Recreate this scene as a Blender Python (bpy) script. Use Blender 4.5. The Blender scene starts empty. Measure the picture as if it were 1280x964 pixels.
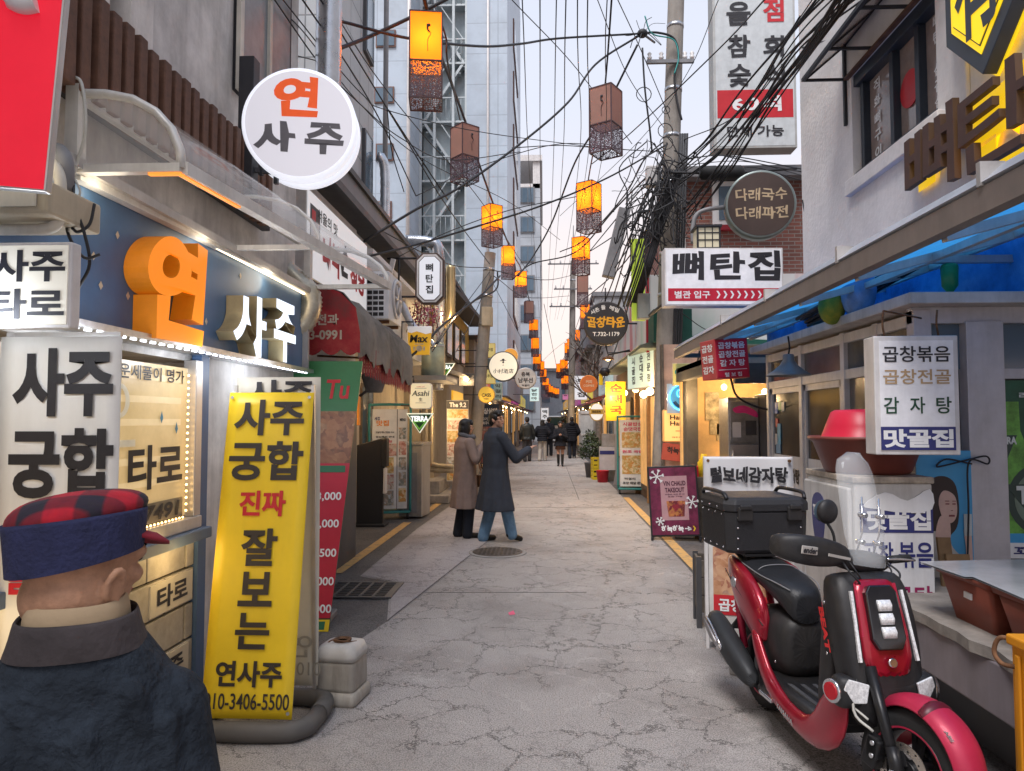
import bpy,bmesh,math,random
from mathutils import Vector,Matrix
random.seed(7)
R=math.radians
SC=bpy.context.scene
COL=SC.collection
# ------------------------------------------------------------ camera, sky, sun, exposure
FPX,CAMH,VPX,VPY=900.0,1.65,680.0,525.0
PITCH=math.atan((VPY-482)/FPX)
YAW=math.atan((VPX-640)/FPX*math.cos(PITCH))
cd=bpy.data.cameras.new('camera')
cam=bpy.data.objects.new('camera',cd)
COL.objects.link(cam)
cd.sensor_width=36.0
cd.lens=FPX/1280*36.0
cd.clip_start=0.05
cd.clip_end=2000
cam.location=(0,0,CAMH)
cam.rotation_euler=(R(90)+PITCH,0,YAW)
SC.camera=cam
SUN_EL,SUN_AZ=R(60),R(204) # azimuth clockwise from +Y
w=bpy.data.worlds.new('World')
SC.world=w
w.use_nodes=True
nt=w.node_tree
bg=nt.nodes['Background']
sky=nt.nodes.new('ShaderNodeTexSky')
sky.sky_type='NISHITA'
sky.sun_disc=False
sky.sun_elevation=SUN_EL
sky.sun_rotation=SUN_AZ
sky.air_density=1.0
sky.dust_density=3.0
sky.ozone_density=1.5
tc=nt.nodes.new('ShaderNodeTexCoord')
sp=nt.nodes.new('ShaderNodeSeparateXYZ')
nt.links.new(tc.outputs['Generated'],sp.inputs[0])
rmp=nt.nodes.new('ShaderNodeValToRGB')
rmp.color_ramp.interpolation='EASE'
els=rmp.color_ramp.elements
els[0].position=0.0
els[0].color=(9.6,7.2,6.1,1)
els[1].position=0.9
els[1].color=(4.4,5.4,7.4,1)
e_=els.new(0.16);e_.color=(8.6,7.5,7.1,1)
e_=els.new(0.42);e_.color=(6.6,6.9,7.9,1)
nt.links.new(sp.outputs['Z'],rmp.inputs[0])
mx=nt.nodes.new('ShaderNodeMixRGB')
mx.inputs[0].default_value=0.9
nt.links.new(sky.outputs[0],mx.inputs[1])
nt.links.new(rmp.outputs[0],mx.inputs[2])
nt.links.new(mx.outputs[0],bg.inputs[0])
bg.inputs[1].default_value=0.053
sd=bpy.data.lights.new('sun','SUN')
sd.energy=1.5
sd.angle=R(28)
sd.color=(1.0,0.95,0.93)
sun=bpy.data.objects.new('sun',sd)
COL.objects.link(sun)
dirv=Vector((math.sin(SUN_AZ)*math.cos(SUN_EL),math.cos(SUN_AZ)*math.cos(SUN_EL),math.sin(SUN_EL)))
sun.rotation_euler=dirv.to_track_quat('Z','Y').to_euler()
vs=SC.view_settings
vs.view_transform='Standard'
vs.look='None'
vs.gamma=1
vs.use_curve_mapping=False
vs.exposure=1.36
SC.cycles.max_bounces=6
SC.cycles.transparent_max_bounces=24
SC.cycles.sample_clamp_indirect=4.0
# ------------------------------------------------------------ pixel -> world
CR=Matrix.Rotation(YAW,3,'Z')@Matrix.Rotation(R(90)+PITCH,3,'X')
def ray(px,py):
    return CR@Vector(((px-640)/FPX,(482-py)/FPX,-1))
def A(px,py,Y):
    d=ray(px,py);t=Y/d.y
    return Vector((d.x*t,Y,CAMH+d.z*t))
def AX(px,py,X):
    d=ray(px,py);t=X/d.x
    return Vector((X,d.y*t,CAMH+d.z*t))
def G(px,py,z=0.0):
    d=ray(px,py);t=(z-CAMH)/d.z
    return Vector((d.x*t,d.y*t,z))
# ------------------------------------------------------------ mesh builder
class MB:
    def __init__(s):
        s.v=[];s.f=[];s.mi=[];s.sm=[];s.cur=0
    def add(s,vs,fs,smooth=False,M=None):
        b=len(s.v)
        for p in vs:
            p=Vector(p)
            s.v.append(M@p if M else p)
        for f in fs:
            s.f.append([b+i for i in f]);s.mi.append(s.cur);s.sm.append(smooth)
        return s
    def bb(s,x0,x1,y0,y1,z0,z1,M=None):
        if x0>x1:x0,x1=x1,x0
        if y0>y1:y0,y1=y1,y0
        if z0>z1:z0,z1=z1,z0
        v=[(x0,y0,z0),(x1,y0,z0),(x1,y1,z0),(x0,y1,z0),(x0,y0,z1),(x1,y0,z1),(x1,y1,z1),(x0,y1,z1)]
        return s.add(v,[(0,3,2,1),(4,5,6,7),(0,1,5,4),(1,2,6,5),(2,3,7,6),(3,0,4,7)],M=M)
    def box(s,c,d,M=None):
        return s.bb(c[0]-d[0]/2,c[0]+d[0]/2,c[1]-d[1]/2,c[1]+d[1]/2,c[2]-d[2]/2,c[2]+d[2]/2,M)
    def beam(s,a,b,w,h,up=(0,0,1)):
        a=Vector(a);b=Vector(b);d=(b-a).normalized()
        x=d.cross(Vector(up))
        if x.length<1e-4:x=d.cross(Vector((0,1,0)))
        x.normalize();y=x.cross(d).normalized()
        v=[]
        for p in (a,b):
            for i,j in ((-1,-1),(1,-1),(1,1),(-1,1)):
                v.append(p+x*(i*w/2)+y*(j*h/2))
        return s.add(v,[(3,2,1,0),(4,5,6,7),(0,1,5,4),(1,2,6,5),(2,3,7,6),(3,0,4,7)])
    def loft(s,rings,closed=True,caps=True,smooth=True):
        n=len(rings[0]);v=[p for r in rings for p in r];f=[]
        for k in range(len(rings)-1):
            for i in range(n if closed else n-1):
                j=(i+1)%n
                f.append((k*n+i,k*n+j,(k+1)*n+j,(k+1)*n+i))
        s.add(v,f,smooth)
        if caps and closed:
            b=len(s.v)-len(v);m=len(v)
            s.f.append([b+i for i in range(n)][::-1]);s.mi.append(s.cur);s.sm.append(False)
            s.f.append([b+m-n+i for i in range(n)]);s.mi.append(s.cur);s.sm.append(False)
        return s
    def tube(s,pts,r,n=6,caps=True):
        pts=[Vector(p) for p in pts]
        rs=r if isinstance(r,(list,tuple)) else [r]*len(pts)
        rings=[];x=None
        for i,p in enumerate(pts):
            a=pts[max(i-1,0)];b=pts[min(i+1,len(pts)-1)]
            d=(b-a)
            d=d.normalized() if d.length>1e-9 else Vector((0,0,1))
            if x is None:
                x=d.cross(Vector((0,0,1)))
                if x.length<1e-3:x=d.cross(Vector((0,1,0)))
            else:
                x=x-d*x.dot(d)
                if x.length<1e-6:x=d.cross(Vector((0.3,1,0.2)))
            x.normalize();y=d.cross(x).normalized()
            rings.append([p+(x*math.cos(2*math.pi*k/n)+y*math.sin(2*math.pi*k/n))*rs[i] for k in range(n)])
        return s.loft(rings,True,caps)
    def cyl(s,a,b,r0,r1=None,n=14):
        a=Vector(a);b=Vector(b)
        return s.tube([a,b],[r0,r0 if r1 is None else r1],n)
    def capsule(s,a,b,ra,rb,n=12):
        a=Vector(a);b=Vector(b);d=(b-a)
        d=d.normalized() if d.length>1e-6 else Vector((0,0,1))
        pts=[];rs=[]
        for t in (80,60,38,16):
            pts.append(a-d*ra*math.sin(R(t)));rs.append(ra*math.cos(R(t)))
        pts+=[a,b];rs+=[ra,rb]
        for t in (16,38,60,80):
            pts.append(b+d*rb*math.sin(R(t)));rs.append(rb*math.cos(R(t)))
        return s.tube(pts,rs,n)
    def ell(s,c,r,nu=16,nv=10,M=None):
        c=Vector(c);rings=[]
        for j in range(nv+1):
            t=-math.pi/2+math.pi*(j+0.15 if j==0 else (j-0.15 if j==nv else j))/nv
            rings.append([c+Vector((r[0]*math.cos(t)*math.cos(2*math.pi*i/nu),r[1]*math.cos(t)*math.sin(2*math.pi*i/nu),r[2]*math.sin(t))) for i in range(nu)])
        if M:rings=[[M@p for p in q] for q in rings]
        return s.loft(rings)
    def lathe(s,prof,c=(0,0,0),n=24,axis='z',smooth=True,caps=True):
        rings=[]
        for r,h in prof:
            q=[]
            for i in range(n):
                a=2*math.pi*i/n
                if axis=='z':p=(r*math.cos(a),r*math.sin(a),h)
                elif axis=='y':p=(r*math.cos(a),h,-r*math.sin(a))
                else:p=(h,r*math.cos(a),r*math.sin(a))
                q.append(Vector(c)+Vector(p))
            rings.append(q)
        return s.loft(rings,True,caps,smooth)
    def prism(s,poly,y0,y1,smooth=False,M=None):
        n=len(poly)
        area=sum(poly[i][0]*poly[(i+1)%n][1]-poly[(i+1)%n][0]*poly[i][1] for i in range(n))
        if area<0:poly=poly[::-1]
        v=[(x,y0,z) for x,z in poly]+[(x,y1,z) for x,z in poly]
        f=[tuple(range(n)),tuple(range(2*n-1,n-1,-1))]
        s.add(v,f,False,M)
        b=len(s.v)-2*n
        for i in range(n):
            j=(i+1)%n
            s.f.append([b+j,b+i,b+n+i,b+n+j]);s.mi.append(s.cur);s.sm.append(smooth)
        return s
    def build(s,name,mat,parent=None,bevel=0,M=None,seg=2,subd=0):
        me=bpy.data.meshes.new(name)
        me.from_pydata([tuple(M@p) if M else tuple(p) for p in s.v],[],s.f)
        for m in (mat if isinstance(mat,(list,tuple)) else [mat]):
            me.materials.append(m)
        me.polygons.foreach_set('material_index',s.mi)
        me.polygons.foreach_set('use_smooth',s.sm)
        me.update()
        o=bpy.data.objects.new(name,me)
        COL.objects.link(o)
        if parent:o.parent=parent
        if bevel:
            b=o.modifiers.new('bevel','BEVEL');b.width=bevel;b.segments=seg;b.limit_method='ANGLE';b.angle_limit=R(40)
            b.harden_normals=False
        if subd:
            b=o.modifiers.new('sub','SUBSURF');b.levels=subd;b.render_levels=subd
        return o
def tag(o,label,cat,group=None,kind=None):
    o['label']=label;o['category']=cat
    if group:o['group']=group
    if kind:o['kind']=kind
    return o
def thing(name,label,cat,loc=(0,0,0),rz=0,group=None,rx=0,ry=0):
    o=bpy.data.objects.new(name,None)
    o.empty_display_size=0.1
    COL.objects.link(o)
    o.location=loc;o.rotation_euler=(rx,ry,rz)
    return tag(o,label,cat,group)
def struct(name,mb,m):
    o=mb.build(name,m);o['kind']='structure';return o
def copy_tree(o,parent=None):
    c=o.copy();COL.objects.link(c)
    if parent:c.parent=parent
    for ch in list(o.children):copy_tree(ch,c)
    return c
# ------------------------------------------------------------ materials
def lin(r,g,b):
    f=lambda c:(c/255/12.92) if c/255<=0.04045 else (((c/255)+0.055)/1.055)**2.4
    return (f(r),f(g),f(b))
_mc={}
def mat(name,col,rough=0.6,metal=0.0,noise=0.10,scale=6.0,bump=0.0,emit=0.0,ecol=None,spec=0.4,bscale=None,coat=0.0,dirt=0.0):
    if name in _mc:return _mc[name]
    m=bpy.data.materials.new(name);m.use_nodes=True
    t=m.node_tree;b=t.nodes['Principled BSDF']
    b.inputs['Roughness'].default_value=rough
    b.inputs['Metallic'].default_value=metal
    b.inputs['Specular IOR Level'].default_value=spec
    b.inputs['Coat Weight'].default_value=coat
    c4=(*col,1)
    b.inputs['Base Color'].default_value=c4
    if noise>0 or dirt>0 or bump>0:
        tc=t.nodes.new('ShaderNodeTexCoord')
        nz=t.nodes.new('ShaderNodeTexNoise')
        nz.inputs['Scale'].default_value=scale;nz.inputs['Detail'].default_value=6;nz.inputs['Roughness'].default_value=0.65
        t.links.new(tc.outputs['Object'],nz.inputs['Vector'])
        rp=t.nodes.new('ShaderNodeValToRGB')
        rp.color_ramp.elements[0].position=0.28;rp.color_ramp.elements[1].position=0.72
        rp.color_ramp.elements[0].color=(*[c*(1-noise*1.6) for c in col],1)
        rp.color_ramp.elements[1].color=(*[min(1,c*(1+noise)) for c in col],1)
        t.links.new(nz.outputs['Fac'],rp.inputs[0])
        out=rp.outputs[0]
        if dirt>0:
            mp=t.nodes.new('ShaderNodeMapping');mp.inputs['Scale'].default_value=(5,5,0.7)
            n2=t.nodes.new('ShaderNodeTexNoise');n2.inputs['Scale'].default_value=1.4;n2.inputs['Detail'].default_value=8;n2.inputs['Roughness'].default_value=0.7
            t.links.new(tc.outputs['Object'],mp.inputs[0]);t.links.new(mp.outputs[0],n2.inputs['Vector'])
            r2=t.nodes.new('ShaderNodeValToRGB')
            r2.color_ramp.elements[0].position=0.45;r2.color_ramp.elements[1].position=0.75
            r2.color_ramp.elements[0].color=(0,0,0,1);r2.color_ramp.elements[1].color=(dirt,dirt,dirt,1)
            t.links.new(n2.outputs['Fac'],r2.inputs[0])
            mix=t.nodes.new('ShaderNodeMixRGB');mix.inputs[2].default_value=(0.09,0.075,0.06,1)
            t.links.new(r2.outputs[0],mix.inputs[0]);t.links.new(out,mix.inputs[1])
            out=mix.outputs[0]
        t.links.new(out,b.inputs['Base Color'])
        ra=t.nodes.new('ShaderNodeMapRange')
        ra.inputs[3].default_value=max(0.03,rough-0.1);ra.inputs[4].default_value=min(1,rough+0.12)
        t.links.new(nz.outputs['Fac'],ra.inputs[0]);t.links.new(ra.outputs[0],b.inputs['Roughness'])
        if bump>0:
            bp=t.nodes.new('ShaderNodeBump');bp.inputs['Strength'].default_value=bump;bp.inputs['Distance'].default_value=0.02
            if bscale:
                n3=t.nodes.new('ShaderNodeTexNoise');n3.inputs['Scale'].default_value=bscale;n3.inputs['Detail'].default_value=5
                t.links.new(tc.outputs['Object'],n3.inputs['Vector']);t.links.new(n3.outputs['Fac'],bp.inputs['Height'])
            else:
                t.links.new(nz.outputs['Fac'],bp.inputs['Height'])
            t.links.new(bp.outputs[0],b.inputs['Normal'])
    if emit>0:
        b.inputs['Emission Color'].default_value=(*(ecol or col),1)
        b.inputs['Emission Strength'].default_value=emit*0.62
    _mc[name]=m
    return m
def glass(name,col=(0.8,0.9,0.9),alpha=0.25,rough=0.05):
    if name in _mc:return _mc[name]
    m=mat(name,col,rough,0,0,spec=0.6)
    m.node_tree.nodes['Principled BSDF'].inputs['Alpha'].default_value=alpha
    return m
def nodemat(name):
    m=bpy.data.materials.new(name);m.use_nodes=True;_mc[name]=m
    t=m.node_tree
    def N(k,**kw):
        n=t.nodes.new('ShaderNode'+k)
        for a,v in kw.items():setattr(n,a,v)
        return n
    return m,t,t.nodes['Principled BSDF'],N,t.links.new
def ramp(N,stops,interp='LINEAR'):
    r=N('ValToRGB');r.color_ramp.interpolation=interp
    e=r.color_ramp.elements
    e[0].position=stops[0][0];e[0].color=(*stops[0][1],1)
    e[1].position=stops[-1][0];e[1].color=(*stops[-1][1],1)
    for p,c in stops[1:-1]:
        k=e.new(p);k.color=(*c,1)
    return r
def food(name,cols,scale=14.0,emit=0.0):
    "printed photograph of a dish: blotchy food colours"
    if name in _mc:return _mc[name]
    m,t,b,N,L=nodemat(name)
    tc=N('TexCoord');nz=N('TexNoise');nz.inputs['Scale'].default_value=scale*0.6;nz.inputs['Detail'].default_value=4
    L(tc.outputs['Object'],nz.inputs['Vector'])
    ad=N('MixRGB');ad.inputs[0].default_value=0.12;L(tc.outputs['Object'],ad.inputs[1]);L(nz.outputs['Color'],ad.inputs[2])
    vo=N('TexVoronoi');vo.inputs['Scale'].default_value=scale;L(ad.outputs[0],vo.inputs['Vector'])
    sx=N('SeparateColor');L(vo.outputs['Color'],sx.inputs[0])
    mt=N('Math',operation='MULTIPLY_ADD');mt.inputs[1].default_value=0.5;L(sx.outputs[0],mt.inputs[0])
    m2=N('Math',operation='MULTIPLY');m2.inputs[1].default_value=0.6;L(nz.outputs['Fac'],m2.inputs[0]);L(m2.outputs[0],mt.inputs[2])
    n=len(cols)
    rp=ramp(N,[(0.15+0.7*i/(n-1),c) for i,c in enumerate(cols)]);L(mt.outputs[0],rp.inputs[0])
    L(rp.outputs[0],b.inputs['Base Color']);b.inputs['Roughness'].default_value=0.45
    if emit:L(rp.outputs[0],b.inputs['Emission Color']);b.inputs['Emission Strength'].default_value=emit
    return m
# ------------------------------------------------------------ lettering
_tc={}
def glyph_data(s,bold,extrude):
    k=(s,bold,extrude)
    if k in _tc:return _tc[k]
    c=bpy.data.curves.new('lettering','FONT');c.body=s;c.resolution_u=9 if extrude else 4
    c.offset=bold;c.extrude=extrude
    o=bpy.data.objects.new('lettering',c)
    me=bpy.data.meshes.new_from_object(o)
    vs=[v.co.copy() for v in me.vertices];fs=[list(p.vertices) for p in me.polygons]
    ns=[p.normal.z for p in me.polygons]
    bpy.data.objects.remove(o);bpy.data.curves.remove(c);bpy.data.meshes.remove(me)
    x0=min(v.x for v in vs);x1=max(v.x for v in vs);y0=min(v.y for v in vs);y1=max(v.y for v in vs)
    _tc[k]=(vs,fs,ns,x0,x1,y0,y1)
    return _tc[k]
def write(mb,s,cx,cz,h,w=None,bold=0.015,y=-0.003,depth=0.0,rot=0.0,shear=0.0,mirror=False,wob=0.0,sidemat=None):
    "one line of lettering centred on (cx, cz) in the local x-z plane, facing -y; h is the height of its tallest character"
    vs,fs,ns,x0,x1,y0,y1=glyph_data(s,bold,0.5 if depth else 0.0)
    k=h/(y1-y0);kx=w/(x1-x0) if w else k
    ca,sa=math.cos(rot),math.sin(rot);out=[]
    for v in vs:
        X=(v.x-(x0+x1)/2)*kx;Z=(v.y-(y0+y1)/2)*k
        X+=shear*Z
        if wob:
            X+=wob*h*math.sin(Z/h*5.1+X/h*2.3);Z+=wob*h*math.sin(X/h*3.7+1.3)
        if mirror:X=-X
        out.append((cx+X*ca-Z*sa,y-(v.z+0.5)*depth if depth else y,cz+X*sa+Z*ca))
    if mirror:fs=[f[::-1] for f in fs]
    if sidemat is None:mb.add(out,fs)
    else:
        c0=mb.cur
        mb.add(out,[f for f,n in zip(fs,ns) if n>0.7])
        mb.cur=sidemat;mb.add(out,[f for f,n in zip(fs,ns) if n<=0.7]);mb.cur=c0
    return mb
# ------------------------------------------------------------ shared materials
def ground_mat(name,base,crack=1.0,warm=0.0,speck=0.25):
    m,t,b,N,L=nodemat(name)
    tc=N('TexCoord')
    nz=N('TexNoise');nz.inputs['Scale'].default_value=0.9;nz.inputs['Detail'].default_value=8;nz.inputs['Roughness'].default_value=0.6
    L(tc.outputs['Object'],nz.inputs['Vector'])
    big=ramp(N,[(0.3,tuple(c*0.86 for c in base)),(0.52,base),(0.75,tuple(c*1.09 for c in base))]);L(nz.outputs['Fac'],big.inputs[0])
    fine=N('TexNoise');fine.inputs['Scale'].default_value=130;fine.inputs['Detail'].default_value=3;L(tc.outputs['Object'],fine.inputs['Vector'])
    fr=ramp(N,[(0.36,(1-speck*1.9,)*3),(0.5,(1,1,1)),(0.68,(1+speck,)*3)]);L(fine.outputs['Fac'],fr.inputs[0])
    mul=N('MixRGB',blend_type='MULTIPLY');mul.inputs[0].default_value=1;L(big.outputs[0],mul.inputs[1]);L(fr.outputs[0],mul.inputs[2])
    def cracks(scale,width,dist,thr,off):
        mp=N('Mapping');mp.inputs['Location'].default_value=(off,off*0.7,0);L(tc.outputs['Object'],mp.inputs[0])
        dn=N('TexNoise');dn.inputs['Scale'].default_value=3.2;dn.inputs['Detail'].default_value=9;dn.inputs['Roughness'].default_value=0.72;L(mp.outputs[0],dn.inputs['Vector'])
        ad=N('MixRGB',blend_type='LINEAR_LIGHT');ad.inputs[0].default_value=dist;L(mp.outputs[0],ad.inputs[1]);L(dn.outputs['Color'],ad.inputs[2])
        vo=N('TexVoronoi',feature='DISTANCE_TO_EDGE');vo.inputs['Scale'].default_value=scale;L(ad.outputs[0],vo.inputs['Vector'])
        mr=N('MapRange');mr.inputs[1].default_value=0;mr.inputs[2].default_value=width;mr.inputs[3].default_value=2.2;mr.inputs[4].default_value=0
        L(vo.outputs['Distance'],mr.inputs[0])
        mn=N('TexNoise');mn.inputs['Scale'].default_value=1.3;mn.inputs['Detail'].default_value=3;L(mp.outputs[0],mn.inputs['Vector'])
        mm=N('MapRange');mm.inputs[1].default_value=thr;mm.inputs[2].default_value=thr+0.1;L(mn.outputs['Fac'],mm.inputs[0])
        mu=N('Math',operation='MULTIPLY');mu.use_clamp=True;L(mr.outputs[0],mu.inputs[0]);L(mm.outputs[0],mu.inputs[1])
        return mu.outputs[0]
    c1=cracks(2.2,0.013,0.27,0.40,0.0);c2=cracks(5.4,0.020,0.20,0.45,5.3);c3=cracks(1.8,0.013,0.26,0.47,11.0)
    k1=N('MixRGB');k1.inputs[2].default_value=(*[c*0.16 for c in base],1);L(mul.outputs[0],k1.inputs[1])
    s1=N('Math',operation='MULTIPLY');s1.inputs[1].default_value=0.95*crack;L(c1,s1.inputs[0]);L(s1.outputs[0],k1.inputs[0])
    k2=N('MixRGB');k2.inputs[2].default_value=(*[c*0.28 for c in base],1);L(k1.outputs[0],k2.inputs[1])
    s2=N('Math',operation='MULTIPLY');s2.inputs[1].default_value=0.5*crack;L(c2,s2.inputs[0]);L(s2.outputs[0],k2.inputs[0])
    k3=N('MixRGB');k3.inputs[2].default_value=(*[min(1,c*1.7) for c in base],1);L(k2.outputs[0],k3.inputs[1])
    s3=N('Math',operation='MULTIPLY');s3.inputs[1].default_value=0.30*crack;L(c3,s3.inputs[0]);L(s3.outputs[0],k3.inputs[0])
    # worn pits
    pn=N('TexNoise');pn.inputs['Scale'].default_value=38;pn.inputs['Detail'].default_value=4;pn.inputs['Roughness'].default_value=0.7;L(tc.outputs['Object'],pn.inputs['Vector'])
    pr=ramp(N,[(0.30,(0.62,0.62,0.62)),(0.38,(1,1,1))]);L(pn.outputs['Fac'],pr.inputs[0])
    pm=N('MixRGB',blend_type='MULTIPLY');pm.inputs[0].default_value=1;L(k3.outputs[0],pm.inputs[1]);L(pr.outputs[0],pm.inputs[2])
    # broad stains
    sn=N('TexNoise');sn.inputs['Scale'].default_value=0.45;sn.inputs['Detail'].default_value=7;sn.inputs['Roughness'].default_value=0.62;L(tc.outputs['Object'],sn.inputs['Vector'])
    sr=ramp(N,[(0.36,(0.78,0.76,0.75)),(0.5,(1,1,1))]);L(sn.outputs['Fac'],sr.inputs[0])
    sm=N('MixRGB',blend_type='MULTIPLY');sm.inputs[0].default_value=0.9;L(pm.outputs[0],sm.inputs[1]);L(sr.outputs[0],sm.inputs[2])
    L(sm.outputs[0],b.inputs['Base Color'])
    b.inputs['Roughness'].default_value=0.72
    bp=N('Bump');bp.inputs['Strength'].default_value=0.35;bp.inputs['Distance'].default_value=0.01
    hs=N('Math',operation='SUBTRACT');L(fine.outputs['Fac'],hs.inputs[0]);L(c1,hs.inputs[1]);L(hs.outputs[0],bp.inputs['Height'])
    L(bp.outputs[0],b.inputs['Normal'])
    return m
concrete_road=ground_mat('worn concrete road',(0.355,0.333,0.318),speck=0.26)
asphalt=ground_mat('old asphalt',(0.12,0.115,0.115),crack=0.5,speck=0.35)
gutter_m=ground_mat('kerb concrete',(0.20,0.19,0.185),crack=0.6)
W={}
W['white']=mat('white paint',(0.74,0.74,0.75),0.5,dirt=0.25,noise=0.05)
W['clean']=mat('clean white acrylic',(0.80,0.80,0.80),0.35,noise=0.04,dirt=0.12)
W['black']=mat('black paint',(0.018,0.018,0.02),0.45,noise=0.1)
W['ink']=mat('black lettering',(0.022,0.021,0.026),0.55,noise=0.08)
W['gray']=mat('grey paint',(0.22,0.22,0.23),0.5,dirt=0.2)
W['dgray']=mat('dark grey paint',(0.07,0.07,0.075),0.5)
W['red']=mat('red lettering',(0.52,0.02,0.03),0.45,noise=0.06)
W['dred']=mat('deep red paint',(0.33,0.02,0.035),0.45,noise=0.08)
W['navy']=mat('navy print',(0.03,0.035,0.16),0.45)
W['green']=mat('green print',(0.03,0.16,0.08),0.45)
W['dgreen']=mat('dark green print',(0.012,0.06,0.03),0.4)
W['yellow']=mat('yellow vinyl',(0.80,0.56,0.02),0.42,noise=0.06,scale=3,bump=0.25,bscale=4,dirt=0.10)
W['gold']=mat('gold lettering',(0.62,0.36,0.06),0.45)
W['orange']=mat('orange print',(0.72,0.24,0.03),0.45)
W['brown']=mat('brown paint',(0.075,0.045,0.038),0.5)
W['cream']=mat('cream paint',(0.55,0.47,0.34),0.6,dirt=0.3)
W['beige']=mat('beige plaster wall',(0.52,0.46,0.36),0.8,dirt=0.35,bump=0.2)
W['plaster']=mat('grey stained plaster',(0.64,0.605,0.57),0.85,noise=0.2,scale=3.2,dirt=0.35,bump=0.35)
W['whitewall']=mat('white rendered wall',(0.80,0.775,0.755),0.8,noise=0.08,scale=2.5,dirt=0.10,bump=0.3,bscale=20)
W['steel']=mat('brushed steel',(0.52,0.53,0.55),0.32,0.85,noise=0.15,scale=20)
W['alu']=mat('anodised aluminium',(0.55,0.53,0.51),0.38,0.6,dirt=0.25)
W['alup']=mat('off white aluminium frame',(0.66,0.64,0.63),0.45,0.1,dirt=0.25)
W['iron']=mat('dark iron',(0.035,0.035,0.04),0.5,0.4)
W['rust']=mat('rusty steel',(0.20,0.10,0.05),0.8,0.2,noise=0.5,scale=12)
W['rubber']=mat('black rubber',(0.02,0.02,0.021),0.75,bump=0.15,scale=40)
W['wood']=mat('brown stained timber',(0.15,0.072,0.045),0.7,noise=0.35,scale=9,bump=0.2)
W['dwood']=mat('weathered dark timber',(0.12,0.10,0.08),0.8,noise=0.3,scale=9,bump=0.3)
W['conc']=mat('cast concrete',(0.33,0.315,0.30),0.85,noise=0.2,scale=7,bump=0.3,dirt=0.3)
W['dark']=mat('dark interior',(0.03,0.027,0.025),0.8)
W['pvc']=mat('aged white pipe',(0.62,0.58,0.50),0.45,dirt=0.35)
W['teal']=mat('teal painted steel',(0.03,0.22,0.22),0.4,noise=0.1,dirt=0.2)
W['glassdark']=glass('dark window glass',(0.05,0.06,0.07),0.75,0.04)
W['glassclear']=glass('clear sheet',(0.75,0.8,0.82),0.16,0.05)
W['glassblue']=mat('blue grey window glass',(0.10,0.15,0.20),0.08,0.0,noise=0.15,scale=0.6,spec=0.8)
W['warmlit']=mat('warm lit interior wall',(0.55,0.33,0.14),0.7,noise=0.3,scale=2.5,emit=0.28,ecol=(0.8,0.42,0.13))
W['bulb']=mat('warm light bulb',(1,0.8,0.5),0.3,noise=0,emit=9,ecol=(1.0,0.62,0.26))
W['led']=mat('cold white lamp',(1,1,1),0.3,noise=0,emit=4,ecol=(0.82,0.90,1.0))
W['ledwarm']=mat('warm white lamp',(1,1,1),0.3,noise=0,emit=2.2,ecol=(1.0,0.80,0.52))
# ------------------------------------------------------------ ground
mb=MB();mb.add([(-150,-60,-0.004),(150,-60,-0.004),(150,400,-0.004),(-150,400,-0.004)],[(0,1,2,3)])
struct('ground',mb,asphalt)
left=[(-2.3,-4),(-2.2,2.6),(-1.95,3.6),(-1.72,4.2),(-1.48,4.95),(-1.29,5.94),(-1.47,6.85),(-1.55,7.35),(-1.95,7.62),(-1.93,11.0),(-1.80,14.1),(-1.75,22),(-1.7,70)]
right=[(2.05,-4),(2.05,5.2),(1.55,6.4),(1.60,8.2),(1.62,12.5),(1.7,17),(1.75,24),(1.8,70)]
mb=MB();mb.add([(x,y,0.0) for x,y in left]+[(x,y,0.0) for x,y in right[::-1]],[tuple(range(len(left)+len(right)))[::-1]])
struct('road',mb,concrete_road)
mb=MB();mb.add([(x,y,0.004) for x,y in ((-1.27,5.97),(-0.70,10.2),(-0.62,13.5),(-1.79,13.6),(-1.91,10.5),(-1.93,7.66),(-1.53,7.38),(-1.45,6.87))],[(0,1,2,3,4,5,6,7)]);struct('road_patch',mb,ground_mat('smoother patched concrete',(0.40,0.372,0.375),crack=0.7,speck=0.15))
mb=MB();mb.add([(x,y,0.004) for x,y in ((1.15,-3),(2.04,-3),(2.04,5.1),(1.5,6.3),(1.22,5.4),(1.30,3.6))],[(0,1,2,3,4,5)]);struct('road_edge',mb,ground_mat('brown stained concrete',(0.25,0.225,0.21),speck=0.3))
# a few joints cut across the concrete
mb=MB()
mb.beam((-1.62,6.9,0.003),(0.4,7.0,0.003),0.006,0.002)
mb.beam((-1.29,5.94,0.003),(-0.72,10.2,0.003),0.012,0.002)
mb.beam((0.72,15.0,0.003),(0.78,26,0.003),0.012,0.002)
for y in (13.6,17.4,21.5):mb.beam((-1.75,y,0.003),(1.6,y+0.2,0.003),0.008,0.002)
struct('road_joints',mb,mat('dark joint filler',(0.13,0.12,0.12),0.9))
def worn_line(name):
    m,t,b,N,L=nodemat(name)
    tc=N('TexCoord');nz=N('TexNoise');nz.inputs['Scale'].default_value=9;nz.inputs['Detail'].default_value=9;nz.inputs['Roughness'].default_value=0.75
    L(tc.outputs['Object'],nz.inputs['Vector'])
    rp=ramp(N,[(0.36,(0.26,0.21,0.15)),(0.5,(0.56,0.34,0.12)),(0.7,(0.62,0.38,0.13))]);L(nz.outputs['Fac'],rp.inputs[0])
    L(rp.outputs[0],b.inputs['Base Color']);b.inputs['Roughness'].default_value=0.75
    return m
wl=worn_line('worn yellow road paint')
mb=MB();z=0.004
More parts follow.
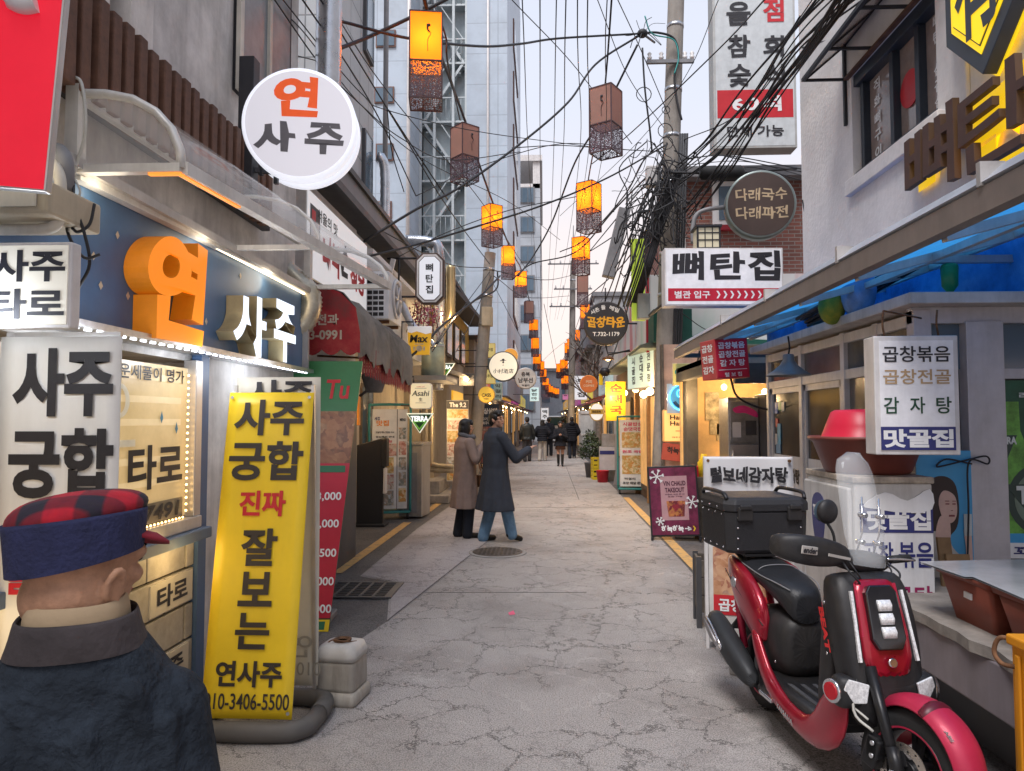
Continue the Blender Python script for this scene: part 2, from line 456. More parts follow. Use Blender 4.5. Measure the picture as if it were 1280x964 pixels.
for pts in ([(-2.24,7.75),(-2.22,9.5),(-2.20,11.6)],[(-2.1,13),(-2.05,17)],[(1.70,5.6),(1.69,8.0),(1.71,10.2),(1.72,12.4),(1.74,15.5)]):
    v=[(x-0.065,y,z) for x,y in pts]+[(x+0.065,y,z) for x,y in pts[::-1]]
    mb.add(v,[tuple(range(len(v)))[::-1]])
struct('road_markings',mb,wl)
t=thing('drain_grate','dark slotted drain grate set in the asphalt at the left road edge','drain grate',(-1.78,6.98,0),0)
mb=MB();mb.bb(-0.34,0.34,-0.29,0.29,0.001,0.004);mb.build('pit',W['dark'],t)
mb=MB()
for i in range(6):
    x=-0.31+i*0.124;mb.bb(x-0.012,x+0.012,-0.29,0.29,0.005,0.016)
for i in range(9):
    y=-0.27+i*0.0675;mb.bb(-0.33,0.33,y-0.006,y+0.006,0.005,0.012)
for x in (-0.345,0.345):mb.bb(x-0.02,x+0.02,-0.31,0.31,0.004,0.018)
for y in (-0.3,0.3):mb.bb(-0.32,0.32,y-0.018,y+0.018,0.004,0.018)
mb.build('bars',mat('grey galvanised bar',(0.15,0.15,0.155),0.5,0.4,dirt=0.3),t)
t=thing('manhole_cover','round brown cast manhole cover in the road beside the couple','manhole cover',G(622,691))
mb=MB();mb.lathe([(0.36,0.001),(0.36,0.010),(0.335,0.012)],n=40);mb.build('frame',W['conc'],t)
mb=MB();mb.lathe([(0.315,0.008),(0.31,0.018),(0.30,0.020)],n=40)
for i in range(-5,6):
    for j in range(-5,6):
        if i*i+j*j<26:mb.box((i*0.052,j*0.052,0.022),(0.03,0.03,0.006))
mb.build('lid',mat('rusty cast iron',(0.13,0.11,0.095),0.6,0.5,noise=0.3,scale=10),t)
mb=MB()
mb.add([G(*p,0.004) for p in ((635,766),(642,763),(644,768),(637,769))],[(0,1,2,3)])
tag(mb.build('paper_scrap',mat('pink paper',(0.75,0.12,0.22),0.6,noise=0)),'small pink scrap of paper lying in the middle of the road','paper scrap')
# ------------------------------------------------------------ sign builder
def vt(s,u,v0,v1,h,w=None,**k):
    n=len(s)
    return [(c,u,v0+(v1-v0)*i/max(1,n-1),h,w,k) for i,c in enumerate(s) if c!=' ']
def sign2(name,label,cat,loc,w,h,d=0.1,rz=0,face=None,frame=None,border=0.02,texts=(),bands=(),group=None,rx=0,ry=0,bevel=0.006,back=True):
    t=thing(name,label,cat,loc,rz,group,rx,ry)
    face=face or W['clean'];frame=frame or W['alu']
    mb=MB();mb.bb(-w/2,w/2,0,d,-h/2,h/2);mb.build('frame',frame,t,bevel)
    b=border
    mb=MB();mb.bb(-w/2+b,w/2-b,-0.004,0.001,-h/2+b,h/2-b);mb.build('panel',face,t)
    for i,(m,u0,u1,v0,v1) in enumerate(bands):
        mb=MB();y=-0.0062-0.0006*i;mb.bb(u0*w,u1*w,y,-0.0042,v0*h,v1*h);mb.build('printed_band',m,t)
    for m,L in texts:
        mb=MB()
        for e in L:
            s,u,v,hh=e[:4];ww=e[4] if len(e)>4 else None;k=e[5] if len(e)>5 else {}
            write(mb,s,u*w,v*h,hh*h,ww*w if ww else None,y=-0.0062-0.0008*len(bands),**k)
        mb.build('lettering',m,t)
    return t
def sign(name,label,cat,box,Y,d=0.1,**k):
    p=A((box[0]+box[1])/2,(box[2]+box[3])/2,Y)
    return sign2(name,label,cat,p,(box[1]-box[0])/FPX*Y,(box[3]-box[2])/FPX*Y,d,**k)
def round_sign(name,label,cat,c,r,Y,d,face,rim,texts=(),rz=0,n=40,group=None):
    p=A(c[0],c[1],Y);rad=r/FPX*Y
    t=thing(name,label,cat,p,rz,group)
    mb=MB();mb.lathe([(rad*0.97,d),(rad,d*0.93),(rad,0.012),(rad*0.975,0.0),(rad*0.93,0.0)],n=n,axis='y');mb.build('rim',rim,t)
    mb=MB();mb.lathe([(rad*0.93,-0.001),(rad*0.928,-0.006)],n=n,axis='y',smooth=False);mb.build('panel',face,t)
    for m,L in texts:
        mb=MB()
        for e in L:
            s,u,v,hh=e[:4];ww=e[4] if len(e)>4 else None;k=e[5] if len(e)>5 else {}
            write(mb,s,u*rad,v*rad,hh*rad,ww*rad if ww else None,y=-0.0078,**k)
        mb.build('lettering',m,t)
    return t,rad
def lit(name,col,e=0.9,noise=0.03):
    return mat(name,col,0.4,noise=noise,emit=e)
# ================================================================ LEFT, NEAR: the fortune teller's shop
XL=-2.0
t=thing('plaster_building','grey stained plaster building above the blue fortune teller shop','building',(-4.0,2.0,0))
B=Matrix.Translation((4.0,-2.0,0))
mb=MB();mb.bb(-6,-2.12,-3,6.0,2.0,9.5);mb.bb(-6,-2.12,4.28,6.0,0,2.0);mb.bb(-6,-2.12,-3,1.2,0,2.0);mb.bb(-6,-2.9,1.2,4.28,0,2.0)
mb.build('wall',W['plaster'],t,M=B)
mb=MB();mb.bb(-2.9,-2.10,1.2,4.28,0,1.03);mb.build('backing',mat('black mortar joint',(0.03,0.025,0.02),0.9),t,M=B)
blockm=mat('pale split stone block',(0.40,0.35,0.27),0.8,noise=0.2,scale=7,bump=0.35)
mb=MB();rng=random.Random(3)
for r in range(5):
    z0=1.0-(r+1)*0.205
    y=1.3+(0.18 if r%2 else 0)
    while y<4.2:
        y1=min(y+0.40,4.2)
        mb.bb(-2.1,-2.065+rng.uniform(0,0.006),y+0.006,y1-0.006,z0+0.007,z0+0.198)
        y=y1
mb.build('stone_skirt',blockm,t,0.006,M=B)
mb=MB();mb.bb(-2.1,-2.04,4.2,4.30,0,2.05);mb.build('corner_post',mat('faded blue paint',(0.07,0.13,0.25),0.5,dirt=0.2),t,M=B)
paperm=mat('pasted paper label',(0.56,0.49,0.36),0.7,noise=0.08)
for (y0,y1,z0,z1,s,m) in ((3.72,4.17,0.61,0.78,'타로',W['ink']),(3.12,3.66,0.42,0.57,'운세',W['red']),(3.68,4.14,0.22,0.37,'사주',W['ink'])):
    mb=MB();mb.bb(-2.064,-2.054,y0,y1,z0,z1);pl=mb.build('paper_label',paperm,t,M=B)
    mb=MB();write(mb,s,(y0+y1)/2,(z0+z1)/2,(z1-z0)*0.72,(y1-y0)*0.72,bold=0.03,y=0)
    o=mb.build('lettering',m,pl,M=B@Matrix.Translation((-2.050,0,0))@Matrix.Rotation(R(90),4,'Z'))
# upper window of the plaster building with its concrete hood
mb=MB();mb.bb(-2.13,-2.09,4.72,5.75,3.9,6.4);fr=mb.build('window',W['iron'],t,M=B)
mb=MB()
for y0,y1 in ((4.78,5.22),(5.27,5.70)):mb.bb(-2.10,-2.082,y0,y1,3.98,6.3)
mb.build('pane',mat('dusty grey green glass',(0.22,0.25,0.26),0.4,noise=0.3,scale=3),fr,M=B)
mb=MB();mb.bb(-2.09,-2.06,4.70,4.76,3.9,6.4);mb.bb(-2.09,-2.06,5.22,5.27,3.9,6.4);mb.build('frame',W['pvc'],fr,M=B)
mb=MB();mb.prism([(-2.12,5.45),(-1.85,5.6),(-1.85,5.75),(-2.12,5.75)],4.6,5.9);mb.build('concrete_hood',W['conc'],t,M=B)
mb=MB();mb.bb(-2.12,-2.0,3.32,3.52,3.5,9);mb.bb(-2.12,-2.03,3.0,3.20,3.5,9);mb.build('pilaster',W['plaster'],t,M=B)
mb=MB();mb.bb(-2.13,-2.09,2.2,3.3,3.6,6.5);w2=mb.build('window',W['alu'],t,M=B)
mb=MB();mb.bb(-2.10,-2.08,2.25,2.75,3.7,6.4);mb.bb(-2.10,-2.08,2.8,3.25,3.7,6.4);mb.build('pane',W['glassblue'],w2,M=B)
# lit window
t=thing('shop_window','warm lit fortune teller window with string lights beside the yellow banner','window',(XL-0.06,2.9,1.03))
B=Matrix.Translation((-(XL-0.06),-2.9,-1.03))
filmm=mat('backlit beige window film',(0.42,0.34,0.20),0.35,noise=0.25,scale=2.0,emit=0.25,ecol=(0.80,0.52,0.20),spec=0.6)
mb=MB();mb.bb(-2.10,-2.085,1.5,4.12,1.10,1.95);mb.build('pane',filmm,t,M=B)
mb=MB()
for i,z in enumerate((1.30,1.42,1.62,1.74,1.86)):mb.bb(-2.0855,-2.0835,1.6,4.05,z,z+0.035)
mb.build('blind_band',mat('backlit cream band',(0.5,0.42,0.28),0.4,noise=0.1,emit=0.32,ecol=(0.85,0.60,0.28)),t,M=B)
mb=MB();mb.bb(-2.11,-2.02,1.3,4.2,1.02,1.09);mb.bb(-2.11,-2.03,4.12,4.2,1.09,2.0);mb.bb(-2.11,-2.04,2.55,2.6,1.09,2.0);mb.build('frame',W['alu'],t,0.005,M=B)
mb=MB();mb.bb(-2.10,-1.98,1.3,4.25,0.955,1.018);mb.build('sill',mat('slate blue paint',(0.10,0.14,0.2),0.5,dirt=0.3),t,0.006,M=B)
LM=B@Matrix.Translation((-2.078,0,0))@Matrix.Rotation(R(90),4,'Z')
mb=MB();write(mb,'새로된 운세풀이 명가',3.58,1.895,0.075,0.98,bold=0.02,y=0);write(mb,'사주 타로',3.46,1.40,0.235,1.22,bold=0.03,y=0);write(mb,'010-5918-7491',3.45,1.155,0.085,1.16,bold=0.03,y=-0.004,shear=0.2)
mb.build('lettering',W['ink'],t,M=LM)
mb=MB();mb.bb(2.75,4.08,0,0.003,1.10,1.21);mb.build('grey_strip',mat('grey film strip',(0.2,0.17,0.12),0.5),t,M=B@Matrix.Translation((-2.078,0,0))@Matrix.Rotation(R(90),4,'Z'))
ringm=mat('white cut out shape',(0.62,0.56,0.42),0.5,emit=0.1)
mb=MB()
v=[];n=28
for i in range(n):
    a=2*math.pi*i/n;v.append((3.44+0.085*math.cos(a),-0.001,1.745+0.085*math.sin(a)))
for i in range(n):
    a=2*math.pi*i/n;v.append((3.44+0.048*math.cos(a),-0.001,1.745+0.062*math.sin(a)))
mb.add(v,[(i,(i+1)%n,n+(i+1)%n,n+i) for i in range(n)])
mb.bb(3.36,3.40,-0.003,0,1.545,1.65);mb.bb(3.36,3.58,-0.003,0,1.515,1.55)
mb.build('cutout_shape',ringm,t,M=LM)
mb=MB()
for y,z in ((3.30,1.72),(3.27,1.58),(3.83,1.66),(3.99,1.60),(3.32,1.50)):
    mb.add([(y,-0.002,z+0.04),(y+0.016,-0.002,z),(y,-0.002,z-0.03),(y-0.016,-0.002,z)],[(0,1,2,3)])
mb.build('blue_sticker',mat('blue sticker',(0.05,0.2,0.3),0.5),t,M=LM)
mb=MB()
for i in range(22):mb.ell((-2.06,4.085,1.13+i*0.037),(0.007,0.007,0.007),8,5)
for i in range(34):mb.ell((-2.045,2.8+i*0.037,1.10),(0.006,0.006,0.006),8,5)
mb.build('string_lights',mat('amber string light',(1,.7,.3),.3,noise=0,emit=4.5,ecol=(1.0,0.60,0.20)),t,M=B)
def plamp(name,loc,e,col=(1.0,0.66,0.32),r=0.04,parent=None):
    d=bpy.data.lights.new(name,'POINT');d.energy=e;d.color=col;d.shadow_soft_size=r;d.specular_factor=0.15
    o=bpy.data.objects.new(name,d);COL.objects.link(o);o.location=loc
    if parent:o.parent=parent
    return o
# warm strip under the sill washing the stone
mb=MB();mb.bb(-2.035,-2.02,1.4,4.2,0.945,0.953);mb.build('sill_strip',W['ledwarm'],t,M=B)
for y in (2.3,3.1,3.85):plamp('sill_glow',(-1.93,y,0.90),1.3,(1.0,0.70,0.30),0.16)
# fascia sign
t=thing('fascia_sign','long blue fascia with orange and white channel letters over the fortune shop','shop sign',(XL,4.0,2.05),R(90))
bluem=mat('blue fascia panel',(0.075,0.165,0.32),0.38,noise=0.25,scale=1.2,dirt=0.15)
mb=MB();mb.bb(-2.4,1.86,0,0.1,0.02,0.64);mb.build('panel',bluem,t)
mb=MB();mb.bb(-2.4,1.88,-0.08,0.1,0.645,0.69);mb.bb(1.862,1.89,-0.05,0.1,0.0,0.645);mb.build('trim',W['alu'],t)
mb=MB();mb.bb(-2.4,1.86,-0.035,-0.02,0.632,0.643);mb.build('top_light_strip',W['ledwarm'],t)
mb=MB();mb.bb(-2.4,1.86,-0.10,0.1,-0.015,0.015);mb.build('soffit',W['steel'],t)
for i in range(44):
    x=-1.9+i*0.085;MB().bb(x,x+0.030,-0.070,-0.055,-0.022,-0.016).build('led_module',W['led'],t)
mb=MB();rng=random.Random(5)
for (px,py) in ((146,294),(125,357),(159,370),(179,389),(179,401),(253,348),(246,378),(245,398),(257,402),(116,320),(300,345)):
    p=AX(px,py,XL);x=p.y-4.0;z=p.z-2.05;s=rng.uniform(0.011,0.018)
    mb.add([(x-s,-0.004,z),(x,-0.004,z-s*1.3),(x+s,-0.004,z),(x,-0.004,z+s*1.3)],[(0,1,2,3)])
mb.build('sparkle',mat('pale sparkle vinyl',(0.6,0.5,0.35),0.4),t)
orl=mat('glowing orange letter face',(0.75,0.22,0.01),0.35,noise=0.03,emit=0.42,ecol=(1.0,0.26,0.005))
ors=mat('orange letter side',(0.62,0.19,0.01),0.4,noise=0.12,emit=0.10,ecol=(1.0,0.3,0.01))
mb=MB();write(mb,'연',-0.39,0.275,0.55,0.60,bold=0.045,y=-0.003,depth=0.12,sidemat=1,shear=0.10,wob=0.03);mb.build('orange_letter',[orl,ors],t)
wl_f=mat('lit white letter face',(0.8,0.85,0.9),0.35,noise=0.02,emit=0.75,ecol=(0.74,0.85,1.0));wl_s=mat('brass letter side',(0.50,0.40,0.22),0.35,0.4,noise=0.15)
for s,x,z,h,wd in (('사',0.54,0.215,0.40,0.52),('주',1.16,0.24,0.44,0.44)):
    mb=MB();write(mb,s,x,z,h,wd,bold=0.035,y=-0.003,depth=0.11,sidemat=1);mb.build('white_letter',[wl_f,wl_s],t)
for yy,e in ((2.25,2.2),(2.9,1.6),(3.9,2.0),(4.9,2.5)):
    pl=plamp('strip_glow',(0,0,0),e,(0.80,0.88,1.0),0.08,t);pl.location=(yy-4.0,-0.16,-0.07)
    pl=plamp('top_glow',(0,0,0),0.9,(1.0,0.85,0.62),0.12,t);pl.location=(yy-3.9,-0.07,0.60)
# timber slats above the shop
t=thing('timber_screen','row of upright brown timber slats above the clear awning','screen',(-1.98,3.7,2.75))
for i in range(27):
    y=2.15+i*0.108
    mb=MB();h=3.5+random.uniform(-0.012,0.012)
    mb.bb(-0.045,0.045,-0.034,0.034,0.28,h-2.75)
    o=mb.build('slat',W['wood'],t,0.006);o.location=(random.uniform(-0.006,0.006),y-3.7,0)
mb=MB();mb.bb(-0.11,-0.05,-1.7,1.5,0.30,0.36);mb.bb(-0.11,-0.05,-1.7,1.5,0.6,0.66);mb.build('rail',W['iron'],t)
# clear awning
t=thing('clear_awning','curved clear plastic awning with white aluminium frame over the blue sign','awning',(-2.0,4.4,2.7))
alw=mat('white aluminium profile',(0.72,0.70,0.66),0.4,0.2,dirt=0.25)
cl=glass('clear plastic with white reflection',(0.70,0.69,0.69),0.30,0.05)  # whitish partial opacity stands in for reflections on the clear sheet
Y0,Y1=-1.5,1.5
def prof(k):
    return [(0.03,0.33),(0.16*k,0.325),(0.28*k,0.30),(0.38*k,0.245),(0.45*k,0.17),(0.49*k,0.08),(0.50*k,0.0)]
def arch(y,k,zo):
    return [Vector((x,y,z+zo)) for x,z in prof(k)]
pa,pb=arch(Y0,0.98,0.0),arch(Y1,1.42,0.06)
mb=MB();n=len(pa);mb.add(pa+pb,[(i,i+1,n+i+1,n+i) for i in range(n-1)],True)
mb.add([(0.03,Y0,0.0),pa[-1]]+pa[:-1][::-1],[tuple(range(len(pa)+1))])
mb.build('clear_sheet',cl,t)
for a,y,zo in ((pa,Y0,0),(pb,Y1,0.06)):
    mb=MB();mb.tube(a,0.019,6);mb.bb(0.0,0.055,y-0.03,y+0.03,-0.02+zo,0.36+zo)
    mb.beam((0.02,y,zo),a[-1],0.045,0.035);mb.build('end_frame',alw,t)
mid=arch(0.0,1.2,0.03)
mb=MB();mb.tube(mid,0.012,6);mb.beam((0.02,0,0.03),mid[-1],0.03,0.03)
mb.build('rib',alw,t)
mb=MB();mb.beam(pa[-1],pb[-1],0.05,0.055);mb.beam((0.03,Y0,-0.02),(0.03,Y1,0.03),0.05,0.04);mb.build('front_rail',alw,t)
mb=MB();mb.beam((0.02,Y0,0.33),(0.02,Y1,0.39),0.035,0.035);mb.build('wall_rail',alw,t)
mb=MB();mb.beam(pa[-1]+Vector((0.0,0,-0.028)),pa[-1].lerp(pb[-1],0.16)+Vector((0.0,0,-0.030)),0.022,0.010)
mb.beam((0.35,Y0,-0.022),pa[-1]+Vector((0,0,-0.022)),0.022,0.012);mb.build('orange_reflection',mat('painted orange reflection',(1,.4,.1),.4,noise=0,emit=0.6,ecol=(1.0,0.28,0.03)),t)  # glowing bars stand in for an orange reflection on the awning edge
cable_m=mat('black cable',(0.022,0.022,0.025),0.55,noise=0.1)
wcab=mat('grey white cable',(0.5,0.49,0.45),0.5)
def bez(pts,n=14):
    "Catmull-Rom through the points"
    P=[Vector(p) for p in pts];P=[P[0]*2-P[1]]+P+[P[-1]*2-P[-2]];out=[]
    for i in range(1,len(P)-2):
        for k in range(n):
            s=k/n;a,b,c,d=P[i-1],P[i],P[i+1],P[i+2]
            out.append(0.5*((2*b)+(c-a)*s+(2*a-5*b+4*c-d)*s*s+(3*b-a-3*c+d)*s**3))
    out.append(P[-2]);return out
mb=MB();mb.tube(bez([A(88,95,2.85),A(102,105,2.83),A(107,160,2.82),A(96,205,2.84),A(86,240,2.83),A(84,262,2.8)],6),0.007,6)
tag(mb.build('white_cable',wcab),'pale cable looping down the near end of the clear awning','cable')
# round lit sign
rimw=lit('glowing white sign rim',(0.75,0.77,0.85),0.5,0)
def radial_panel(name):
    m,tt,b,N,L=nodemat(name)
    b.inputs['Base Color'].default_value=(0.55,0.54,0.58,1);b.inputs['Roughness'].default_value=0.35
    b.inputs['Emission Color'].default_value=(0.86,0.84,0.92,1);b.inputs['Emission Strength'].default_value=0.20
    return m
t,rad=round_sign('round_sign','large round lit white sign with orange and grey brush letters','round sign',(374,155),73,4.5,0.09,radial_panel('backlit grey white acrylic'),rimw,n=64,
    texts=((mat('vermilion letter',(0.72,0.10,0.02),0.4,emit=0.25,ecol=(1.0,0.12,0.02)),[('연',-0.04,0.47,0.70,0.78,{'bold':0.045,'shear':0.05,'wob':0.03})]),
           (mat('grey letter',(0.16,0.155,0.17),0.4),[('사',-0.43,-0.26,0.54,0.70,{'bold':0.045,'rot':0.06,'wob':0.04}),('주',0.44,-0.26,0.58,0.64,{'bold':0.045,'rot':-0.04,'wob':0.04})])))
t.rotation_euler=(R(3),0,R(8))
mb=MB();mb.lathe([(rad*0.9,0.09),(rad*0.9,0.14)],n=48,axis='y');mb.build('core',W['dgray'],t)
mb=MB();mb.lathe([(rad*0.9,0.235),(rad,0.23),(rad,0.15),(rad*0.9,0.14)],n=64,axis='y');mb.build('rear_rim',rimw,t)
t=thing('sign_bracket','black steel bracket holding the large round lit sign to the wall','bracket',(-1.93,4.55,3.0))
mb=MB();mb.bb(-0.05,0.05,-0.05,0.05,0.0,1.02);mb.build('post',W['iron'],t,0.004)
mb=MB();mb.beam((0.03,0,0.72),(0.22,0.06,0.72),0.03,0.03);mb.beam((0.03,0,0.28),(0.22,0.06,0.28),0.03,0.03);mb.bb(0.07,0.095,0,0.03,0.25,0.75);mb.bb(0.16,0.185,0.03,0.06,0.2,0.78);mb.build('arm',W['iron'],t)
# red sign top left, boxes, pipes
t=sign2('red_sign','tall bright red sign board with white brush mark at the upper left','sign',A(-42,82,2.15),0.54,0.76,0.04,face=mat('bright red vinyl',(0.62,0.012,0.03),0.4,noise=0.05,emit=0.3,ecol=(1,0.015,0.045)),frame=W['alu'],border=0.006,rz=R(9),ry=R(3.5))
mb=MB();mb.tube(bez([(0.06,-0.012,0.36),(0.13,-0.012,0.33),(0.19,-0.012,0.325),(0.235,-0.012,0.30)],8),[0.022]*24+[0.012],8)
mb.tube(bez([(0.05,-0.012,0.30),(0.10,-0.012,0.245),(0.15,-0.012,0.215),(0.195,-0.012,0.225)],8),[0.024]*12+[0.034]*13,8)
mb.build('brush_mark',W['clean'],t)
t=thing('meter_box','beige metal box under the bright red sign','meter box',A(15,252,2.45))
mb=MB();mb.box((-0.04,0.1,0.0),(0.42,0.3,0.12));mb.build('case',W['cream'],t,0.012)
mb=MB();mb.box((-0.04,-0.055,0.0),(0.34,0.006,0.07));mb.build('cover',W['pvc'],t)
mb=MB();mb.tube(bez([A(-40,287,2.5),A(20,287,2.5),A(58,286,2.5),A(72,278,2.5),A(75,258,2.5),A(75,225,2.52),A(66,200,2.6)],5),0.021,10)
tag(mb.build('white_pipe',W['pvc']),'aged white pipe bending up beside the small black on white sign','pipe')
mb=MB();mb.tube(bez([A(60,200,2.7),A(72,190,2.65),A(80,205,2.6),A(80,240,2.6)],6),0.035,10)
tag(mb.build('grey_conduit',W['gray']),'grey dusty conduit elbow right of the bright red sign','pipe')
for k,pts in enumerate(([A(88,215,2.62),A(100,240,2.6),A(88,262,2.6),A(86,290,2.58)],[A(92,225,2.62),A(93,255,2.58),A(105,290,2.58),A(112,330,2.6),A(98,360,2.65)],[A(82,262,2.6),A(86,295,2.58),A(105,322,2.58),A(125,318,2.6)],[A(118,255,2.62),A(112,280,2.6),A(98,290,2.58),A(90,285,2.58)])):
    mb=MB();mb.tube(bez(pts,6),0.006 if k else 0.004,5);tag(mb.build('loose_wire',cable_m if k!=0 else wcab),'loose wire dangling beside the left end of the blue fascia','wire','loose wires by the blue fascia')
sign('wall_sign','small white box sign with two lines of black letters at the left edge','sign',(-26,93,300,413),2.32,0.05,face=lit('cream backlit acrylic',(0.70,0.66,0.56),0.16),frame=W['alup'],border=0.012,
     texts=((W['ink'],[('사주',0.02,0.22,0.37,0.84,{'bold':0.03}),('타로',0.02,-0.22,0.35,0.84,{'bold':0.03})]),))
# banners
cloth_w=mat('white banner cloth',(0.78,0.755,0.70),0.6,noise=0.05,scale=2,dirt=0.1)
def cloth(mb,w,h,nx=8,nz=22,amp=0.0035,thick=0.004,seed=0,top=None):
    f=lambda u,v:amp*math.sin(u*5+seed)*math.sin(v*3.3+seed*2)+amp*0.6*math.sin(u*9+v*4+seed)
    P=[]
    for s in (0,1):
        for j in range(nz+1):
            for i in range(nx+1):
                u,v=i/nx,j/nz
                ww=w if top is None else w+(top-w)*v
                P.append(((u-0.5)*ww,f(u,v)+s*thick,v*h))
    n=(nx+1)*(nz+1);F=[]
    for j in range(nz):
        for i in range(nx):
            a=j*(nx+1)+i;F.append((a,a+1,a+nx+2,a+nx+1));F.append((n+a,n+a+nx+1,n+a+nx+2,n+a+1))
    for i in range(nx):
        F.append((i+1,i,n+i,n+i+1));a=nz*(nx+1)+i;F.append((a,a+1,n+a+1,n+a))
    for j in range(nz):
        a=j*(nx+1);F.append((a,a+nx+1,n+a+nx+1,n+a));a+=nx;F.append((a+nx+1,a,n+a,n+a+nx+1))
    return mb.add(P,F,True)
t=thing('white_banner','large white cloth banner with bold black letters behind the man in a cap','banner',(-1.80,2.6,0.36),R(0))
mb=MB();cloth(mb,0.46,1.60,seed=1);mb.build('cloth',cloth_w,t)
mb=MB();write(mb,'사주',0.015,1.43,0.255,0.385,bold=0.04,y=-0.0065);write(mb,'궁합',0.015,1.13,0.26,0.40,bold=0.04,y=-0.0065)
write(mb,'잘',-0.15,0.32,0.1,0.11,bold=0.03,y=-0.012);write(mb,'보는',-0.13,0.14,0.1,0.15,bold=0.03,y=-0.012);mb.build('lettering',W['ink'],t)
mb=MB();write(mb,'진짜',0.0,0.895,0.15,0.23,bold=0.03,y=-0.012);write(mb,'잘',-0.12,0.72,0.14,0.13,bold=0.03,y=-0.012);mb.build('red_lettering',W['red'],t)
mb=MB()
for x in (-0.2,0.2):mb.beam((x,0.03,-0.3),(x,0.02,1.62),0.02,0.02)
mb.beam((-0.22,0.02,1.61),(0.22,0.02,1.61),0.018,0.018);mb.build('stand',W['alu'],t)
mb=MB();mb.bb(-0.25,0.25,-0.15,0.25,-0.32,-0.28);mb.build('base',W['dgray'],t,0.01)
# yellow A-frame banner
t=thing('yellow_banner','tall yellow banner with black and red letters on a grey tube base','banner',(-1.55,3.75,0.0))
lean=math.atan2(0.30,1.78)
Mf=Matrix.Translation((0,0,0.10))@Matrix.Rotation(-lean,4,'X')
mb=MB();cloth(mb,0.485,1.73,seed=2,amp=0.003);mb.build('yellow_sheet',W['yellow'],t,M=Mf)
bk=mat('dark brown lettering',(0.035,0.028,0.025),0.5,noise=0.08)
mb=MB()
for s,z,h,wd in (('사주',1.585,0.205,0.40),('궁합',1.34,0.22,0.42),('잘',0.87,0.20,0.20),('보',0.65,0.18,0.185),('는',0.435,0.185,0.185),('연사주',0.22,0.13,0.355),('010-3406-5500',0.085,0.08,0.45)):
    write(mb,s,0.0,z,h,wd,bold=0.032 if s[0]!='0' else 0.012,y=-0.008)
mb.build('lettering',bk,t,M=Mf)
mb=MB();write(mb,'진짜',0.0,1.105,0.14,0.26,bold=0.032,y=-0.008);mb.build('red_lettering',W['red'],t,M=Mf)
mb=MB()
for x in (-0.222,0.222):
    for z in (0.03,1.70):mb.lathe([(0.009,-0.011),(0.009,-0.009)],(x,0,z),10,'y')
mb.build('eyelet',W['steel'],t,M=Mf)
Mr=Matrix.Translation((-0.005,0.42,0.12))@Matrix.Rotation(R(0.5),4,'X')
mb=MB();cloth(mb,0.50,1.78,seed=4,amp=0.003);mb.build('white_sheet',mat('white translucent sheet',(0.60,0.57,0.48),0.6,noise=0.05),t,M=Mr)
mb=MB();write(mb,'사주',0.02,1.69,0.15,0.40,bold=0.03,y=-0.012);mb.build('lettering',W['ink'],t,M=Mr)
mb=MB();write(mb,'010',0.20,0.10,0.075,0.14,bold=0.005,y=-0.012,mirror=True);write(mb,'연',0.15,0.23,0.13,0.14,bold=0.005,y=-0.012,mirror=True);mb.build('faint_lettering',mat('faint show-through lettering',(0.33,0.31,0.26),0.6),t,M=Mr)
mb=MB()
for sx in (-0.225,0.225):mb.beam((sx,0.012,0.05),(sx,0.31,1.81),0.018,0.018);mb.beam((sx,0.43,0.1),(sx,0.33,1.85),0.018,0.018)
mb.build('stand',W['alu'],t)
mb=MB();loop=[]
for a in range(0,33):
    th=2*math.pi*a/32;c,s=math.cos(th),math.sin(th)
    loop.append((0.02+0.30*math.copysign(abs(c)**0.45,c),0.20+0.24*math.copysign(abs(s)**0.45,s),0.05))
mb.tube(loop,[0.05+(0.004 if i%3==0 else 0) for i in range(33)],12);mb.build('tube_base',mat('dusty grey plastic',(0.10,0.095,0.09),0.6,dirt=0.35),t)
# green and red price banner
t=thing('price_banner','tall green and red price banner with fried food photo at the left edge','banner',(-1.92,5.62,0.0),R(4))
lean=math.atan2(0.45,2.15);Mf=Matrix.Rotation(-lean,4,'X')
def strip(v0,v1,y=0.0,d=0.012,l=-0.34,r0=0.235,r1=0.40,H=2.2):
    a,b=r0+(r1-r0)*v0,r0+(r1-r0)*v1
    return MB().prism([(l,v0*H),(a,v0*H),(b,v1*H),(l,v1*H)],y,y+d)
strip(0,1,0.004,0.02).build('board',W['dgreen'],t,M=Mf)
strip(0.045,0.60,0.0,0.005,l=-0.335).build('red_panel',mat('crimson print',(0.47,0.012,0.04),0.4,noise=0.06),t,M=Mf)
strip(0.60,0.80,0.0,0.005,l=-0.335).build('food_photo',food('fried meat photograph',[(0.05,0.02,0.012),(0.22,0.08,0.035),(0.36,0.16,0.07),(0.16,0.06,0.03),(0.45,0.26,0.13)],16),t,M=Mf)
strip(0.80,1.0,0.0,0.005,l=-0.335).build('green_panel',mat('green shop print',(0.035,0.16,0.06),0.4,noise=0.08,emit=0.03),t,M=Mf)
mb=MB()
for i,(s,v) in enumerate((('3,000',0.475),('3,000',0.375),('2,500',0.27),('2,000',0.17),('5,000',0.075))):write(mb,s,0.15+0.03*(4-i)/4,v*2.2,0.075,0.20,bold=0.02,y=-0.006)
mb.build('lettering',W['clean'],t,M=Mf)
MB().bb(0.06,0.30,-0.004,0.0,1.245,1.30).build('green_bar',W['green'],t,M=Mf)
mb=MB();write(mb,'Tu',0.20,1.95,0.17,0.2,bold=0.02,y=-0.006,shear=0.1);mb.build('red_lettering',W['red'],t,M=Mf)
strip(0.0,0.04,-0.002,0.004,l=-0.1).build('yellow_frame',W['yellow'],t,M=Mf)
